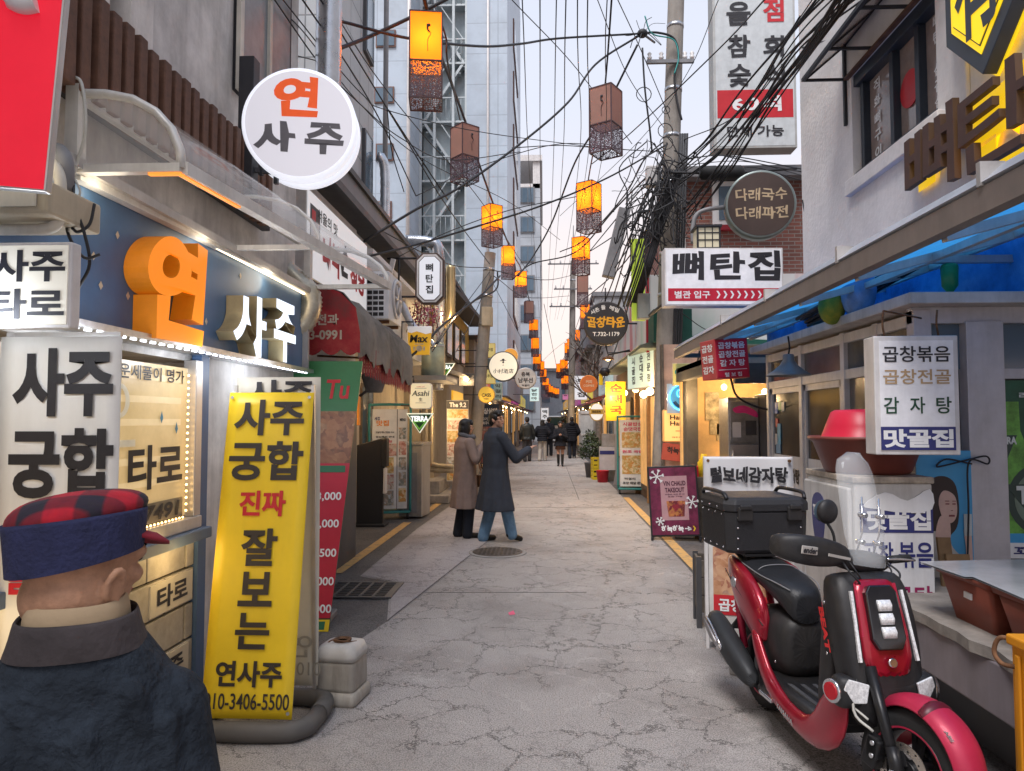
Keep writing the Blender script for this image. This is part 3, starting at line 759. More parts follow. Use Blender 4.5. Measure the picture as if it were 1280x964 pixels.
strip(0.006,0.034,-0.004,0.002,l=-0.08,r0=0.2).build('green_patch',W['green'],t,M=Mf)
mb=MB();mb.bb(-0.3,0.2,0.03,0.5,0.0,0.05);mb.beam((0.1,0.46,0.04),(0.1,0.46,1.7),0.03,0.03);mb.build('stand',W['gray'],t,0.008)
# plastic canister
t=thing('water_canister','dirty white plastic water canister holding down the yellow banner','canister',(-1.20,4.30,0.0),R(-8))
canm=mat('dirty white plastic',(0.38,0.355,0.31),0.5,noise=0.12,dirt=0.65)
def rrect(x,y,r,n=5):
    o=[]
    for cx,cy,a0 in ((x-r,y-r,0),(-x+r,y-r,90),(-x+r,-y+r,180),(x-r,-y+r,270)):
        for i in range(n+1):
            a=R(a0+90*i/n);o.append((cx+r*math.cos(a),cy+r*math.sin(a)))
    return o
def rloft(mb,secs):
    mb.loft([[Vector((x,y,z)) for x,y in rrect(a,b,r)] for a,b,r,z in secs])
mb=MB();rloft(mb,[(0.115,0.115,0.03,0.075),(0.12,0.12,0.035,0.10),(0.118,0.118,0.035,0.22),(0.118,0.118,0.04,0.235),(0.112,0.112,0.04,0.25)]);mb.build('body',canm,t)
mb=MB();rloft(mb,[(0.128,0.128,0.03,0.0),(0.135,0.135,0.03,0.02),(0.132,0.132,0.03,0.06),(0.118,0.118,0.03,0.078)]);mb.build('foot',canm,t)
mb=MB();rloft(mb,[(0.122,0.122,0.045,0.25),(0.125,0.125,0.05,0.28),(0.11,0.11,0.05,0.325),(0.07,0.07,0.04,0.34)]);mb.build('shoulder',mat('cleaner white plastic',(0.5,0.485,0.455),0.45,dirt=0.3),t)
mb=MB();mb.lathe([(0.05,0.335),(0.055,0.35),(0.04,0.352),(0.035,0.34)],n=18);mb.build('cap_ring',W['rust'],t)
mb=MB();mb.tube(bez([(-0.08,-0.04,0.33),(-0.03,-0.06,0.36),(0.04,-0.05,0.35),(0.08,0.02,0.335)],6),0.004,5);mb.build('wire',W['rust'],t)
def panelmat(name,c1,c2,mortar,bw,bh,ms=0.01,offset=0.0,rough=0.6,bump=0.2,dirt=True):
    m,t,b,N,L=nodemat(name)
    tc=N('TexCoord');sx=N('SeparateXYZ');L(tc.outputs['Object'],sx.inputs[0])
    ad=N('Math',operation='ADD');L(sx.outputs[0],ad.inputs[0]);L(sx.outputs[1],ad.inputs[1])
    cb=N('CombineXYZ');L(ad.outputs[0],cb.inputs[0]);L(sx.outputs[2],cb.inputs[1])
    br=N('TexBrick');br.offset=offset
    br.inputs['Color1'].default_value=(*c1,1);br.inputs['Color2'].default_value=(*c2,1);br.inputs['Mortar'].default_value=(*mortar,1)
    br.inputs['Scale'].default_value=1;br.inputs['Mortar Size'].default_value=ms;br.inputs['Brick Width'].default_value=bw;br.inputs['Row Height'].default_value=bh;br.inputs['Mortar Smooth'].default_value=0.2
    L(cb.outputs[0],br.inputs['Vector'])
    nz=N('TexNoise');nz.inputs['Scale'].default_value=0.7;nz.inputs['Detail'].default_value=8;nz.inputs['Roughness'].default_value=0.7;L(tc.outputs['Object'],nz.inputs['Vector'])
    rp=ramp(N,[(0.3,(0.78,0.77,0.76)),(0.6,(1,1,1))]);L(nz.outputs['Fac'],rp.inputs[0])
    mu=N('MixRGB',blend_type='MULTIPLY');mu.inputs[0].default_value=1;L(br.outputs['Color'],mu.inputs[1]);L(rp.outputs[0],mu.inputs[2])
    L(mu.outputs[0],b.inputs['Base Color']);b.inputs['Roughness'].default_value=rough
    bp=N('Bump');bp.inputs['Strength'].default_value=bump;bp.inputs['Distance'].default_value=0.02;bp.invert=True;L(br.outputs['Fac'],bp.inputs['Height']);L(bp.outputs[0],b.inputs['Normal'])
    return m
tile_m=panelmat('grey glazed wall tile',(0.40,0.42,0.43),(0.36,0.38,0.40),(0.16,0.17,0.18),0.62,0.62,0.012)
tower_m=panelmat('white metal panel with painted sky tint',(0.45,0.53,0.62),(0.43,0.51,0.60),(0.34,0.40,0.47),1.6,1.25,0.022,rough=0.45)  # blue cast of the sky on the white tower, put into panel colour
tower2_m=panelmat('light grey far tower panel',(0.44,0.48,0.53),(0.42,0.46,0.5),(0.3,0.33,0.37),2.5,1.7,0.05)
brick_m=panelmat('red brown brick',(0.27,0.10,0.075),(0.17,0.075,0.06),(0.27,0.24,0.22),0.23,0.075,0.009,0.5,0.85,0.5)
def corrugated(pts,r,name,m,parent=None,n=12,rib=0.02,ramp_=0.12):
    mb=MB();P=bez(pts,10);D=[P[0]];acc=0;out=[P[0]]
    step=rib/2
    for a,b in zip(P[:-1],P[1:]):
        L_=(b-a).length;k=step-acc
        while k<L_:out.append(a+(b-a)*(k/L_));k+=step
        acc=L_-(k-step)
    mb.tube(out,[r*(1+(ramp_ if i%2 else 0)) for i in range(len(out))],n)
    return mb.build(name,m,parent)
silver=mat('galvanised duct',(0.55,0.57,0.60),0.28,0.9,noise=0.12,scale=8)
foil=mat('crinkled foil duct',(0.58,0.53,0.42),0.35,0.75,noise=0.15,scale=20)
o=corrugated([(-1.93,6.25,4.2),(-1.93,6.25,6),(-1.93,6.25,9)],0.115,'exhaust_duct',silver,rib=0.12,ramp_=0.04)
tag(o,'tall shiny silver exhaust duct rising behind the large round lit sign','duct')
o=corrugated([A(345,330,5.95),A(372,352,5.9),A(388,372,5.9),A(382,400,5.9),A(360,413,5.9),A(330,418,5.95)],0.088,'foil_duct',foil,rib=0.026,ramp_=0.12)
tag(o,'crinkled tan foil duct elbow at the right end of the blue fascia','duct')
# white noodle shop building
t=thing('noodle_shop_building','low white shop building with dark eave, red brush sign and side awning','building',(-4,8,0))
B=Matrix.Translation((4,-8,0))
mb=MB();mb.bb(-7,-2.32,6.02,8.75,0,4.0);mb.build('wall',W['whitewall'],t,M=B)
mb=MB();mb.bb(-7,-2.35,8.75,14.6,2.75,4.0);mb.build('upper_wall',mat('white wall panel',(0.62,0.63,0.62),0.6,dirt=0.25),t,M=B)
mb=MB();mb.bb(-7,-3.0,8.75,15.3,0,2.75);mb.build('lower_wall',W['beige'],t,M=B)
mb=MB();mb.bb(-2.32,-2.28,6.1,8.7,0.0,2.2);mb.build('shutter',W['dgray'],t,M=B)
mb=MB();mb.bb(-7,-2.06,6.3,13.6,4.0,4.08);mb.bb(-2.34,-2.2,6.0,13.7,4.48,4.55);mb.build('eave',W['black'],t,M=B)
mb=MB();mb.bb(-7,-2.24,6.02,13.6,4.08,4.48);mb.build('parapet',mat('grey sheet parapet',(0.20,0.205,0.215),0.5,noise=0.12,dirt=0.2),t,M=B)
mb=MB();mb.bb(-2.36,-2.12,8.78,13.5,3.72,3.78);mb.beam((-2.30,9.9,3.0),(-2.1,9.9,3.9),0.06,0.06);mb.bb(-2.35,-2.30,9.0,9.06,2.8,3.9);mb.build('soffit_board',W['whitewall'],t,M=B)
for y0,y1,z0,z1 in ((9.1,9.9,1.0,2.2),(10.2,11.0,1.1,2.2),(11.6,12.4,1.1,2.25)):
    mb=MB();mb.bb(-3.01,-2.96,y0,y1,z0,z1);f=mb.build('window',W['dwood'],t,M=B)
    mb=MB();mb.bb(-2.97,-2.955,y0+0.06,(y0+y1)/2-0.03,z0+0.06,z1-0.06);mb.bb(-2.97,-2.955,(y0+y1)/2+0.03,y1-0.06,z0+0.06,z1-0.06);mb.build('pane',W['glassblue'],f,M=B)
sg=sign2('noodle_shop_sign','white fascia sign with red brush lettering under the dark eave','shop sign',(-2.17,7.55,3.38),2.25,0.82,0.12,R(90),face=lit('white lit sign sheet',(0.74,0.74,0.75),0.30),frame=W['alu'],border=0.012,group=None,
    texts=((W['ink'],[('서울의 맛',-0.22,0.30,0.15,0.30,{'bold':0.02}),('순',0.06,-0.02,0.42,0.14,{'bold':0.05,'wob':0.04})]),(W['red'],[('나니',-0.16,-0.08,0.42,0.26,{'bold':0.05,'wob':0.05}),('식당',0.30,-0.12,0.40,0.28,{'bold':0.05,'wob':0.05})]),),
    bands=((W['dgray'],-0.46,-0.33,-0.15,0.35),(W['clean'],-0.45,-0.34,-0.10,0.18),(W['red'],-0.44,-0.39,0.17,0.30)))
# burgundy awning
t=thing('burgundy_awning','torn burgundy and grey fabric awning with scalloped edge over the price banner','awning',(-2.3,7.3,2.1))
B=Matrix.Translation((2.3,-7.3,-2.1))
def fabric(name,base,fade,stain):
    m,tt,b,N,L=nodemat(name)
    tc=N('TexCoord');nz=N('TexNoise');nz.inputs['Scale'].default_value=2.2;nz.inputs['Detail'].default_value=9;nz.inputs['Roughness'].default_value=0.68;L(tc.outputs['Object'],nz.inputs['Vector'])
    rp=ramp(N,[(0.34,stain),(0.5,base),(0.68,fade)]);L(nz.outputs['Fac'],rp.inputs[0]);L(rp.outputs[0],b.inputs['Base Color']);b.inputs['Roughness'].default_value=0.85
    bp=N('Bump');bp.inputs['Strength'].default_value=0.5;bp.inputs['Distance'].default_value=0.03;L(nz.outputs['Fac'],bp.inputs['Height']);L(bp.outputs[0],b.inputs['Normal'])
    return m
burg=fabric('burgundy canvas',(0.30,0.018,0.024),(0.42,0.07,0.055),(0.13,0.04,0.035))
gcan=fabric('grey weathered canvas',(0.15,0.14,0.125),(0.22,0.20,0.18),(0.075,0.07,0.06))
y0,y1=6.25,8.75
pt=[(-2.30,2.87),(-2.02,2.86),(-1.80,2.78),(-1.66,2.64),(-1.62,2.42),(-1.62,2.24)]
sc=[(-1.62-0.68*i/12,2.24+(0.055 if i%4==2 else (0.03 if i%2 else 0.0))-0.0) for i in range(1,13)]
sc=[]
for k in range(4):
    for j in range(1,7):
        u=(k+j/6)/4;sc.append((-1.62-0.68*u,2.25-0.05*math.sin(math.pi*j/6)+0.02))
mb=MB();mb.prism(pt+sc,y0,y0+0.012);mb.build('side_valance',burg,t,M=B)
mb=MB();rings=[]
ny=26;rng=random.Random(11)
for i in range(ny+1):
    y=y0+0.012+(y1-y0)*i/ny;sag=0.02*math.sin(i*1.3);dz=-0.10*(i/ny)
    rings.append([Vector((x+0.02*math.sin(i*0.9+k),y,z+dz+(sag if 0<k<5 else 0)+(rng.uniform(-0.10,0.03) if k==5 else 0))) for k,(x,z) in enumerate(pt)])
mb.loft(rings,closed=False,caps=False);mb.build('slope',gcan,t,M=B)
mb=MB()
for i in range(ny):
    y=y0+0.05+(y1-y0)*i/ny;mb.add([(-1.635,y,2.35-0.10*i/ny),(-1.635,y+0.1,2.35-0.10*i/ny),(-1.64,y+0.09,2.1-0.1*i/ny-rng.uniform(0,0.05)),(-1.64,y+0.05,2.06-0.1*i/ny),(-1.64,y+0.01,2.1-0.1*i/ny)],[(0,1,2,3,4)])
mb.build('front_valance',mat('crimson valance cloth',(0.23,0.012,0.022),0.8,noise=0.2,scale=5),t,M=B)
mb=MB()
for y in (6.4,7.2,8.0,8.6):mb.tube([(-2.3,y,2.3),(-1.66,y,2.3-0.04*(y-6.4))],0.012,6);mb.tube([(-2.3,y,2.8),(-1.66,y,2.3)],0.012,6)
mb.tube([(-1.66,6.3,2.3),(-1.66,8.7,2.2)],0.012,6);mb.build('frame',W['rust'],t,M=B)
mb=MB();write(mb,'전과',-1.91,2.535,0.10,0.20,bold=0.03,y=0);write(mb,'733-0991',-1.98,2.40,0.085,0.40,bold=0.03,y=0);mb.build('lettering',mat('worn pale lettering',(0.5,0.42,0.33),0.7),t,M=B@Matrix.Translation((0,y0-0.004,0)))
# air conditioner
t=thing('air_conditioner','white outdoor air conditioner with round fan on the white wall','air conditioner',(-2.06,9.2,2.9))
mb=MB();mb.bb(-0.15,0.14,-0.4,0.4,0,0.60);mb.build('case',mat('white enamel',(0.68,0.70,0.72),0.4,dirt=0.2),t,0.012)
mb=MB();mb.lathe([(0.255,0.141),(0.255,0.165),(0.22,0.17),(0.22,0.146)],(0,0.03,0.31),30,'x');mb.build('fan_ring',W['alup'],t)
mb=MB();mb.lathe([(0.218,0.150),(0.217,0.153)],(0,0.03,0.31),30,'x',False);mb.build('fan_recess',W['gray'],t)
mb=MB()
for k in range(6):mb.tube([(0.158,0.03,0.31),(0.158,0.03+0.2*math.cos(k*1.047),0.31+0.2*math.sin(k*1.047))],0.02,5)
mb.lathe([(0.06,0.155),(0.05,0.168)],(0,0.03,0.31),16,'x');mb.build('fan_blade',W['alup'],t)
mb=MB()
for i in range(3):
    for j in range(8):mb.bb(-0.13+i*0.072,-0.07+i*0.072,-0.404,-0.40,0.04+j*0.068,0.085+j*0.068)
mb.build('grille',W['black'],t)
mb=MB();mb.bb(-0.2,0.12,-0.3,-0.26,-0.04,0);mb.bb(-0.2,0.12,0.26,0.3,-0.04,0);mb.build('bracket',W['rust'],t)
# octagonal hanging sign
p=A(537,348,10.0);t=thing('octagonal_sign','white octagonal hanging sign with brown frame and three black letters','hanging sign',p)
def octo(w,h,c):return [(-w,-h+c),(-w+c,-h),(w-c,-h),(w,-h+c),(w,h-c),(w-c,h),(-w+c,h),(-w,h-c)]
mb=MB();mb.prism(octo(0.205,0.365,0.10),0.0,0.12);mb.build('frame',W['brown'],t,0.008)
mb=MB();mb.prism(octo(0.18,0.34,0.09),-0.008,0.0);mb.build('border',W['alup'],t)
mb=MB();mb.prism(octo(0.155,0.315,0.08),-0.012,-0.008);mb.build('inner_border',W['brown'],t)
mb=MB();mb.prism(octo(0.145,0.305,0.075),-0.018,-0.012);mb.build('panel',lit('soft white lit panel',(0.68,0.70,0.75),0.28),t)
mb=MB()
for i,c in enumerate('뼈탄집'):write(mb,c,0.0,0.15-0.155*i,0.115,0.105,bold=0.025,y=-0.022)
mb.build('lettering',W['ink'],t)
mb=MB();mb.tube([(-0.19,0.06,0.30),(-0.62,0.06,0.30)],0.016,6);mb.tube([(-0.19,0.06,-0.25),(-0.62,0.06,-0.25)],0.016,6);mb.tube([(-0.45,0.06,0.30),(-0.45,0.06,-0.25)],0.014,6);mb.build('bracket',W['iron'],t)
# beer glass sign
p=A(524,426,11.0);t=thing('beer_glass_sign','yellow beer glass shaped sign with white foam reading Max','hanging sign',p)
mb=MB();mb.prism([(-0.185,0.21),(0.185,0.21),(0.15,-0.215),(-0.165,-0.215)],0.0,0.09);mb.build('body',lit('amber lit acrylic',(0.55,0.30,0.02),0.35,0.1),t,0.008)
mb=MB();mb.prism([(-0.187,0.225),(0.187,0.225),(0.18,0.12),(0.10,0.10),(0.03,0.125),(-0.04,0.145),(-0.12,0.12),(-0.178,0.135)],-0.006,0.095);mb.build('foam',lit('white foam acrylic',(0.7,0.7,0.72),0.2),t,0.006)
mb=MB();write(mb,'Max',0.0,0.03,0.12,0.28,bold=0.03,y=-0.009,shear=0.12);mb.build('lettering',W['ink'],t)
mb=MB();mb.lathe([(0.05,-0.006),(0.049,-0.001)],(0.0,0,-0.12),8,'y',False);mb.bb(-0.09,-0.06,-0.006,0,-0.15,-0.09);mb.bb(0.06,0.09,-0.006,0,-0.15,-0.09);mb.bb(-0.07,0.07,-0.006,0,-0.06,-0.045);mb.build('emblem',W['cream'],t)
mb=MB();mb.tube([(-0.1,0.045,0.22),(-0.1,0.045,0.3),(-0.6,0.045,0.3)],0.012,6);mb.tube([(-0.19,0.045,-0.1),(-0.6,0.045,-0.1)],0.012,6);mb.tube([(-0.28,0.045,0.3),(-0.28,0.045,-0.3)],0.01,6);mb.build('bracket',W['iron'],t)
def tri_sign(name,label,c,wpx,hpx,Y,e):
    p=A(c[0],c[1],Y);w=wpx/FPX*Y/2;h=hpx/FPX*Y/2
    t=thing(name,label,'hanging sign',p)
    T=lambda k:[(-w*k,h*k),(w*k,h*k),(0,-h*k)]
    sh=Matrix.Translation((0,0,h*0.12))
    MB().prism(T(1.0),0.0,0.07).build('frame',lit('pale lit edge',(0.7,0.75,0.62),0.5*e),t)
    MB().prism(T(0.88),-0.006,0.0).build('dark_panel',mat('deep green acrylic',(0.015,0.07,0.03),0.3,emit=0.02),t)
    MB().prism([(-w*0.55,h*0.2),(w*0.55,h*0.2),(0,-h*0.72)],-0.010,-0.006).build('bright_panel',lit('bright green acrylic',(0.12,0.36,0.05),0.4*e),t)
    MB().prism([(-w*0.36,h*0.1),(w*0.36,h*0.1),(0,-h*0.5)],-0.014,-0.010).build('core_panel',mat('deep green acrylic',(0.015,0.07,0.03),0.3),t)
    mb=MB();write(mb,'TERRA',0,h*0.45,h*0.55,w*1.32,bold=0.05,y=-0.018);mb.build('lettering',lit('white neon letter',(0.8,0.84,0.82),0.75*e),t)
    MB().tube([(0,0.03,h),(0,0.03,h+0.12),(-0.3,0.03,h+0.12)],0.01,6).build('bracket',W['iron'],t)
tri_sign('triangle_sign','lit green triangular beer sign hanging below the white pillow shaped sign',(524.5,529),34,25,11.0,1.0)
tri_sign('triangle_sign','small unlit green triangular beer sign high below the amber lit duct',(556,463),25,18,14.0,0.35)
# pillow sign
p=A(526,495,11.0);t=thing('pillow_sign','cream lit pillow shaped sign with black script lettering above the green triangle','hanging sign',p)
mb=MB();rr=rrect(0.172,0.20,0.06,5);mb.prism(rr,0,0.10);mb.build('frame',W['alup'],t,0.01)
mb=MB();mb.prism(rrect(0.163,0.19,0.055,5),-0.008,0);mb.build('panel',lit('cream lit acrylic',(0.70,0.63,0.42),0.36),t)
mb=MB();write(mb,'Asahi',0,0.04,0.085,0.26,bold=0.012,y=-0.012,shear=0.2,wob=0.02);write(mb,'生',0,-0.055,0.055,y=-0.012,bold=0.02);mb.bb(-0.08,0.08,-0.011,-0.009,-0.11,-0.105);mb.bb(-0.09,0.09,-0.011,-0.009,0.115,0.12);mb.build('lettering',W['ink'],t)
mb=MB();write(mb,'SUPER DRY',0,0.14,0.014,0.13,y=-0.012);mb.build('small_lettering',W['red'],t)
mb=MB();mb.tube([(-0.12,0.05,0.20),(-0.12,0.05,0.3),(-0.6,0.05,0.3)],0.012,6);mb.build('bracket',W['iron'],t)
# kiosk, menu board, cabinet, steps on the left pavement
t=thing('order_kiosk','tall black order kiosk seen from behind by the teal menu board','kiosk',(-2.72,11.2,0))
mb=MB();mb.prism([(-0.20,0.0),(0.20,0.0),(0.24,1.38),(-0.20,1.26)],-0.05,0.12);mb.build('body',mat('matt black plastic',(0.012,0.012,0.014),0.5),t,0.01,M=Matrix.Rotation(R(8),4,'Z'))
mb=MB();mb.bb(0.18,0.27,-0.04,0.14,0.92,1.36);mb.build('screen_edge',W['black'],t,0.01)
mb=MB();mb.bb(0.17,0.25,-0.02,0.12,0.5,0.9);mb.build('printer',W['alup'],t,0.01)
mb=MB();mb.bb(-0.24,0.26,-0.12,0.2,0,0.04);mb.build('base',W['iron'],t,0.008)
def menu_stand(name,label,loc,rz,w,h,frame_m,pics,title,side=True):
    t=thing(name,label,'menu stand',loc,rz)
    mb=MB();mb.bb(-w/2,w/2,-0.16,0.16,0.10,0.14);mb.build('base',frame_m,t,0.01)
    mb=MB();mb.tube(bez([(-w/2,-0.12,0.12),(-w/2,-0.12,h*0.6),(-w/2,-0.12,h-0.06),(-w/2+0.06,-0.12,h),(w/2-0.06,-0.12,h),(w/2,-0.12,h-0.06),(w/2,-0.12,h*0.6),(w/2,-0.12,0.12)],6),0.022,8);mb.build('hoop',frame_m,t)
    mb=MB();mb.bb(-w/2+0.05,w/2-0.05,-0.10,0.12,0.17,h-0.07);mb.build('board',mat('white menu board',(0.68,0.69,0.70),0.4,dirt=0.1),t,0.006)
    for m,u0,u1,v0,v1 in pics:
        mb=MB();mb.bb(u0*w,u1*w,-0.106,-0.101,v0*h,v1*h);mb.build('food_photo',m,t)
    for m,L in title:
        mb=MB()
        for s,u,v,hh,ww in L:write(mb,s,u*w,v*h,hh*h,ww*w,bold=0.03,y=-0.110)
        mb.build('lettering',m,t)
    for x in (-w/2+0.04,w/2-0.04):
        for y in (-0.12,0.12):
            c=MB().lathe([(0.045,-0.015),(0.045,0.015)],(x,y,0.046),14,'x').build('caster',W['rubber'],t)
    return t
fA=food('orange stew photograph',[(0.25,0.10,0.03),(0.55,0.25,0.06),(0.40,0.30,0.10),(0.70,0.55,0.35),(0.30,0.30,0.10)],22)
fB=food('pink meat photograph',[(0.45,0.22,0.20),(0.6,0.4,0.36),(0.35,0.13,0.10),(0.6,0.55,0.5),(0.25,0.2,0.14)],22)
fC=food('blue fish photograph',[(0.25,0.32,0.36),(0.5,0.55,0.58),(0.35,0.25,0.18),(0.15,0.2,0.2),(0.55,0.45,0.35)],22)
t=menu_stand('menu_stand','teal framed menu board with food photographs beside the black kiosk',(-2.60,12.05,0),R(16),0.68,1.90,W['teal'],
    [(fB,-0.38,0.16,0.55,0.66),(fA,-0.38,0.10,0.40,0.54),(fB,-0.38,0.10,0.26,0.39),(fC,-0.38,0.10,0.12,0.25),(fC,0.22,0.40,0.70,0.80),(fB,0.22,0.40,0.56,0.68),(fC,0.22,0.40,0.43,0.54),(fC,0.22,0.40,0.29,0.41),(fA,0.22,0.40,0.15,0.27)],
    [(W['orange'],[('맛집',-0.18,0.84,0.05,0.3)]),(W['navy'],[('세종',-0.31,0.88,0.03,0.14)]),(W['ink'],[('오늘의 메뉴 맛있는 식사',-0.12,0.76,0.018,0.45),('점심특선 안내',-0.12,0.72,0.018,0.45),('MENU',0.31,0.87,0.025,0.14)]),(W['red'],[('우리집',-0.1,0.68,0.02,0.3)])])
mb=MB();mb.bb(0.115,0.125,-0.104,-0.10,0.17,1.83);mb.build('divider',W['dgray'],t)
t=thing('metal_cabinet','grey stainless cabinet standing beside the teal menu board','cabinet',(-2.22,12.3,0),R(-6))
mb=MB();mb.bb(-0.2,0.2,-0.25,0.3,0.03,1.22);mb.build('body',mat('dull stainless sheet',(0.36,0.35,0.33),0.45,0.5,dirt=0.4),t,0.01)
mb=MB();mb.bb(-0.22,0.22,-0.27,0.32,1.22,1.27);mb.build('top',W['steel'],t,0.008)
mb=MB();mb.bb(-0.10,0.12,-0.258,-0.25,0.1,1.1);mb.build('door',W['gray'],t)
t=thing('concrete_step','two low concrete steps at the shop entrance behind the couple','steps',(-2.4,15.0,0))
mb=MB();mb.bb(-0.5,0.52,-0.8,1.6,0,0.16);mb.build('lower_step',W['conc'],t,0.015)
mb=MB();mb.bb(-0.6,0.3,-0.55,1.8,0.16,0.42);mb.build('upper_step',W['conc'],t,0.015)
t=thing('drain_pipes','pair of old cream drain pipes running down the wall behind the steps','pipe',(-2.45,14.55,0.4))
for dx in (0,0.15):
    mb=MB();mb.tube(bez([(dx,0,2.4),(dx,0,1.2),(dx,0,0.35+dx*0.6),(dx+0.08,0,0.25+dx*0.6),(0.62,0,0.22+dx*0.5)],6),0.05,10);mb.build('pipe',mat('cream drain pipe',(0.40,0.33,0.22),0.5,dirt=0.4),t)
sign('orange_sign','narrow orange lit sign with vertical letters left of the teal menu board','sign',(436,449,493,532),10.3,0.08,face=lit('orange lit acrylic',(0.75,0.22,0.02),0.45),frame=W['orange'],border=0.006,texts=((W['clean'],vt('착한가',0,0.3,-0.3,0.22,0.7,bold=0.03)),))
o=thing('flower_pot','rusty hanging pot under the torn burgundy awning','pot',A(468,478,8.3))
mb=MB();mb.lathe([(0.09,-0.12),(0.16,0.08),(0.17,0.10),(0.14,0.10)],n=16);mb.build('pot',W['conc'],o);mb=MB();mb.tube([(0,0,0.1),(0,0,0.55)],0.006,5);mb.build('hanger',W['iron'],o)
# beige shop front with banners, Y 15..20
t=thing('yellow_gable_shop','shop with ochre gable wall and dark tiled roof left of the leaning pole','building',(-4,18,0))
B=Matrix.Translation((4,-18,0))
mb=MB();mb.bb(-7,-2.35,15.3,21.0,0,3.3);mb.build('wall',mat('grey beige render',(0.36,0.32,0.26),0.8,dirt=0.4),t,M=B)
mb=MB();mb.bb(-7,-2.2,15.35,21.0,3.3,4.35);mb.build('gable',mat('ochre render',(0.42,0.26,0.04),0.75,noise=0.2,dirt=0.2),t,M=B)
mb=MB();mb.beam((-2.1,15.0,4.42),(-1.95,21.2,4.46),0.5,0.10);mb.beam((-3.5,15.0,4.8),(-3.5,21.2,4.8),3.0,0.1);mb.build('roof',mat('dark roof tile',(0.06,0.06,0.065),0.7),t,M=B)
for y in (15.9,17.3,18.7):
    mb=MB();mb.bb(-2.21,-2.16,y,y+0.9,3.1,4.0);f=mb.build('window',W['dwood'],t,M=B);MB().bb(-2.165,-2.15,y+0.07,y+0.83,3.16,3.94).build('pane',W['glassblue'],f,M=B)
mb=MB();mb.prism([(-2.4,2.9),(-1.55,2.55),(-1.55,2.48),(-2.4,2.78)],14.6,17.8);mb.build('canopy',mat('grey canopy sheet',(0.2,0.19,0.18),0.6,dirt=0.3),t,M=B)
mb=MB();mb.bb(-2.36,-2.30,18.2,20.4,0.1,2.4);mb.build('lit_door',mat('yellow lit door',(0.6,0.32,0.03),0.5,emit=0.45,ecol=(1.0,0.5,0.05)),t,M=B)
for pts,r,m,lb in (([(-1.95,13.2,2.2),(-1.95,13.2,3.2),(-1.95,13.2,4.7),(-2.1,13.2,4.95),(-2.6,13.2,5.0)],0.10,silver,'silver vent duct rising beside the white octagonal sign'),([(-1.78,13.6,4.6),(-1.78,13.6,3.9),(-1.80,13.6,3.6),(-1.95,13.6,3.35),(-1.97,13.6,2.4)],0.09,mat('duct with painted amber light',(0.62,0.50,0.28),0.3,0.8),'silver duct with painted amber light bending beside the silver vent duct'),([(-2.45,11.6,3.75),(-2.3,11.6,3.5),(-2.15,11.6,3.2),(-1.9,11.6,2.95),(-1.75,11.6,2.8)],0.06,silver,'thin silver duct slanting down above the beer glass sign')):  # second duct is silver too; warm lamplight is put into its colour
    tag(corrugated(pts,r,'vent_duct',m,rib=0.10,ramp_=0.05),lb,'duct')
plamp('duct_glow',(-1.6,13.0,3.6),10)
t=thing('water_drum','pale green metal drum on the ledge behind the beer glass sign','drum',A(541,470,12.4))
mb=MB();mb.lathe([(0.20,0),(0.20,0.55),(0.19,0.57)],n=20);mb.build('shell',mat('pale green tank',(0.42,0.5,0.42),0.4,0.2,dirt=0.3),t);mb=MB();mb.lathe([(0.205,0.5),(0.205,0.53)],n=20);mb.build('hoop',W['steel'],t)
mb=MB();mb.bb(-1.0,0.3,-0.5,1.0,-0.1,-0.02);mb.build('ledge',W['gray'],t)
def leaves(mb,c,r,n,s,rng,flat=1.0):
    for i in range(n):
        u=Vector((rng.gauss(0,1),rng.gauss(0,1),rng.gauss(0,1))).normalized()
        p=Vector(c)+Vector((u.x*r[0],u.y*r[1],u.z*r[2]))*(rng.uniform(0.25,1)**0.6)
        a=Vector((rng.gauss(0,1),rng.gauss(0,1),rng.gauss(0,0.7))).normalized();b=a.cross(u);b=b.normalized() if b.length>0.01 else Vector((1,0,0))
        l=s*rng.uniform(0.6,1.3)
        mb.add([p-a*l,p+b*l*0.4+u*l*0.1,p+a*l,p-b*l*0.4+u*l*0.1],[(0,1,2,3)])
pinkl=mat('pink blossom',(0.42,0.10,0.16),0.7,noise=0.4,scale=30)
t=thing('blossom_plant','pink artificial blossom hanging under the octagonal sign','plant',A(532,398,12.2))
mb=MB();leaves(mb,(0,0,0),(0.36,0.3,0.36),420,0.035,random.Random(2));mb.build('blossom',pinkl,t)
mb=MB()
for k in range(7):mb.tube(bez([(0.05*k-0.2,0.1,0.5),(0.06*k-0.2,0,0.1),(0.1*k-0.35,-0.05,-0.3)],5),0.008,4)
mb.build('stem',W['dwood'],t)
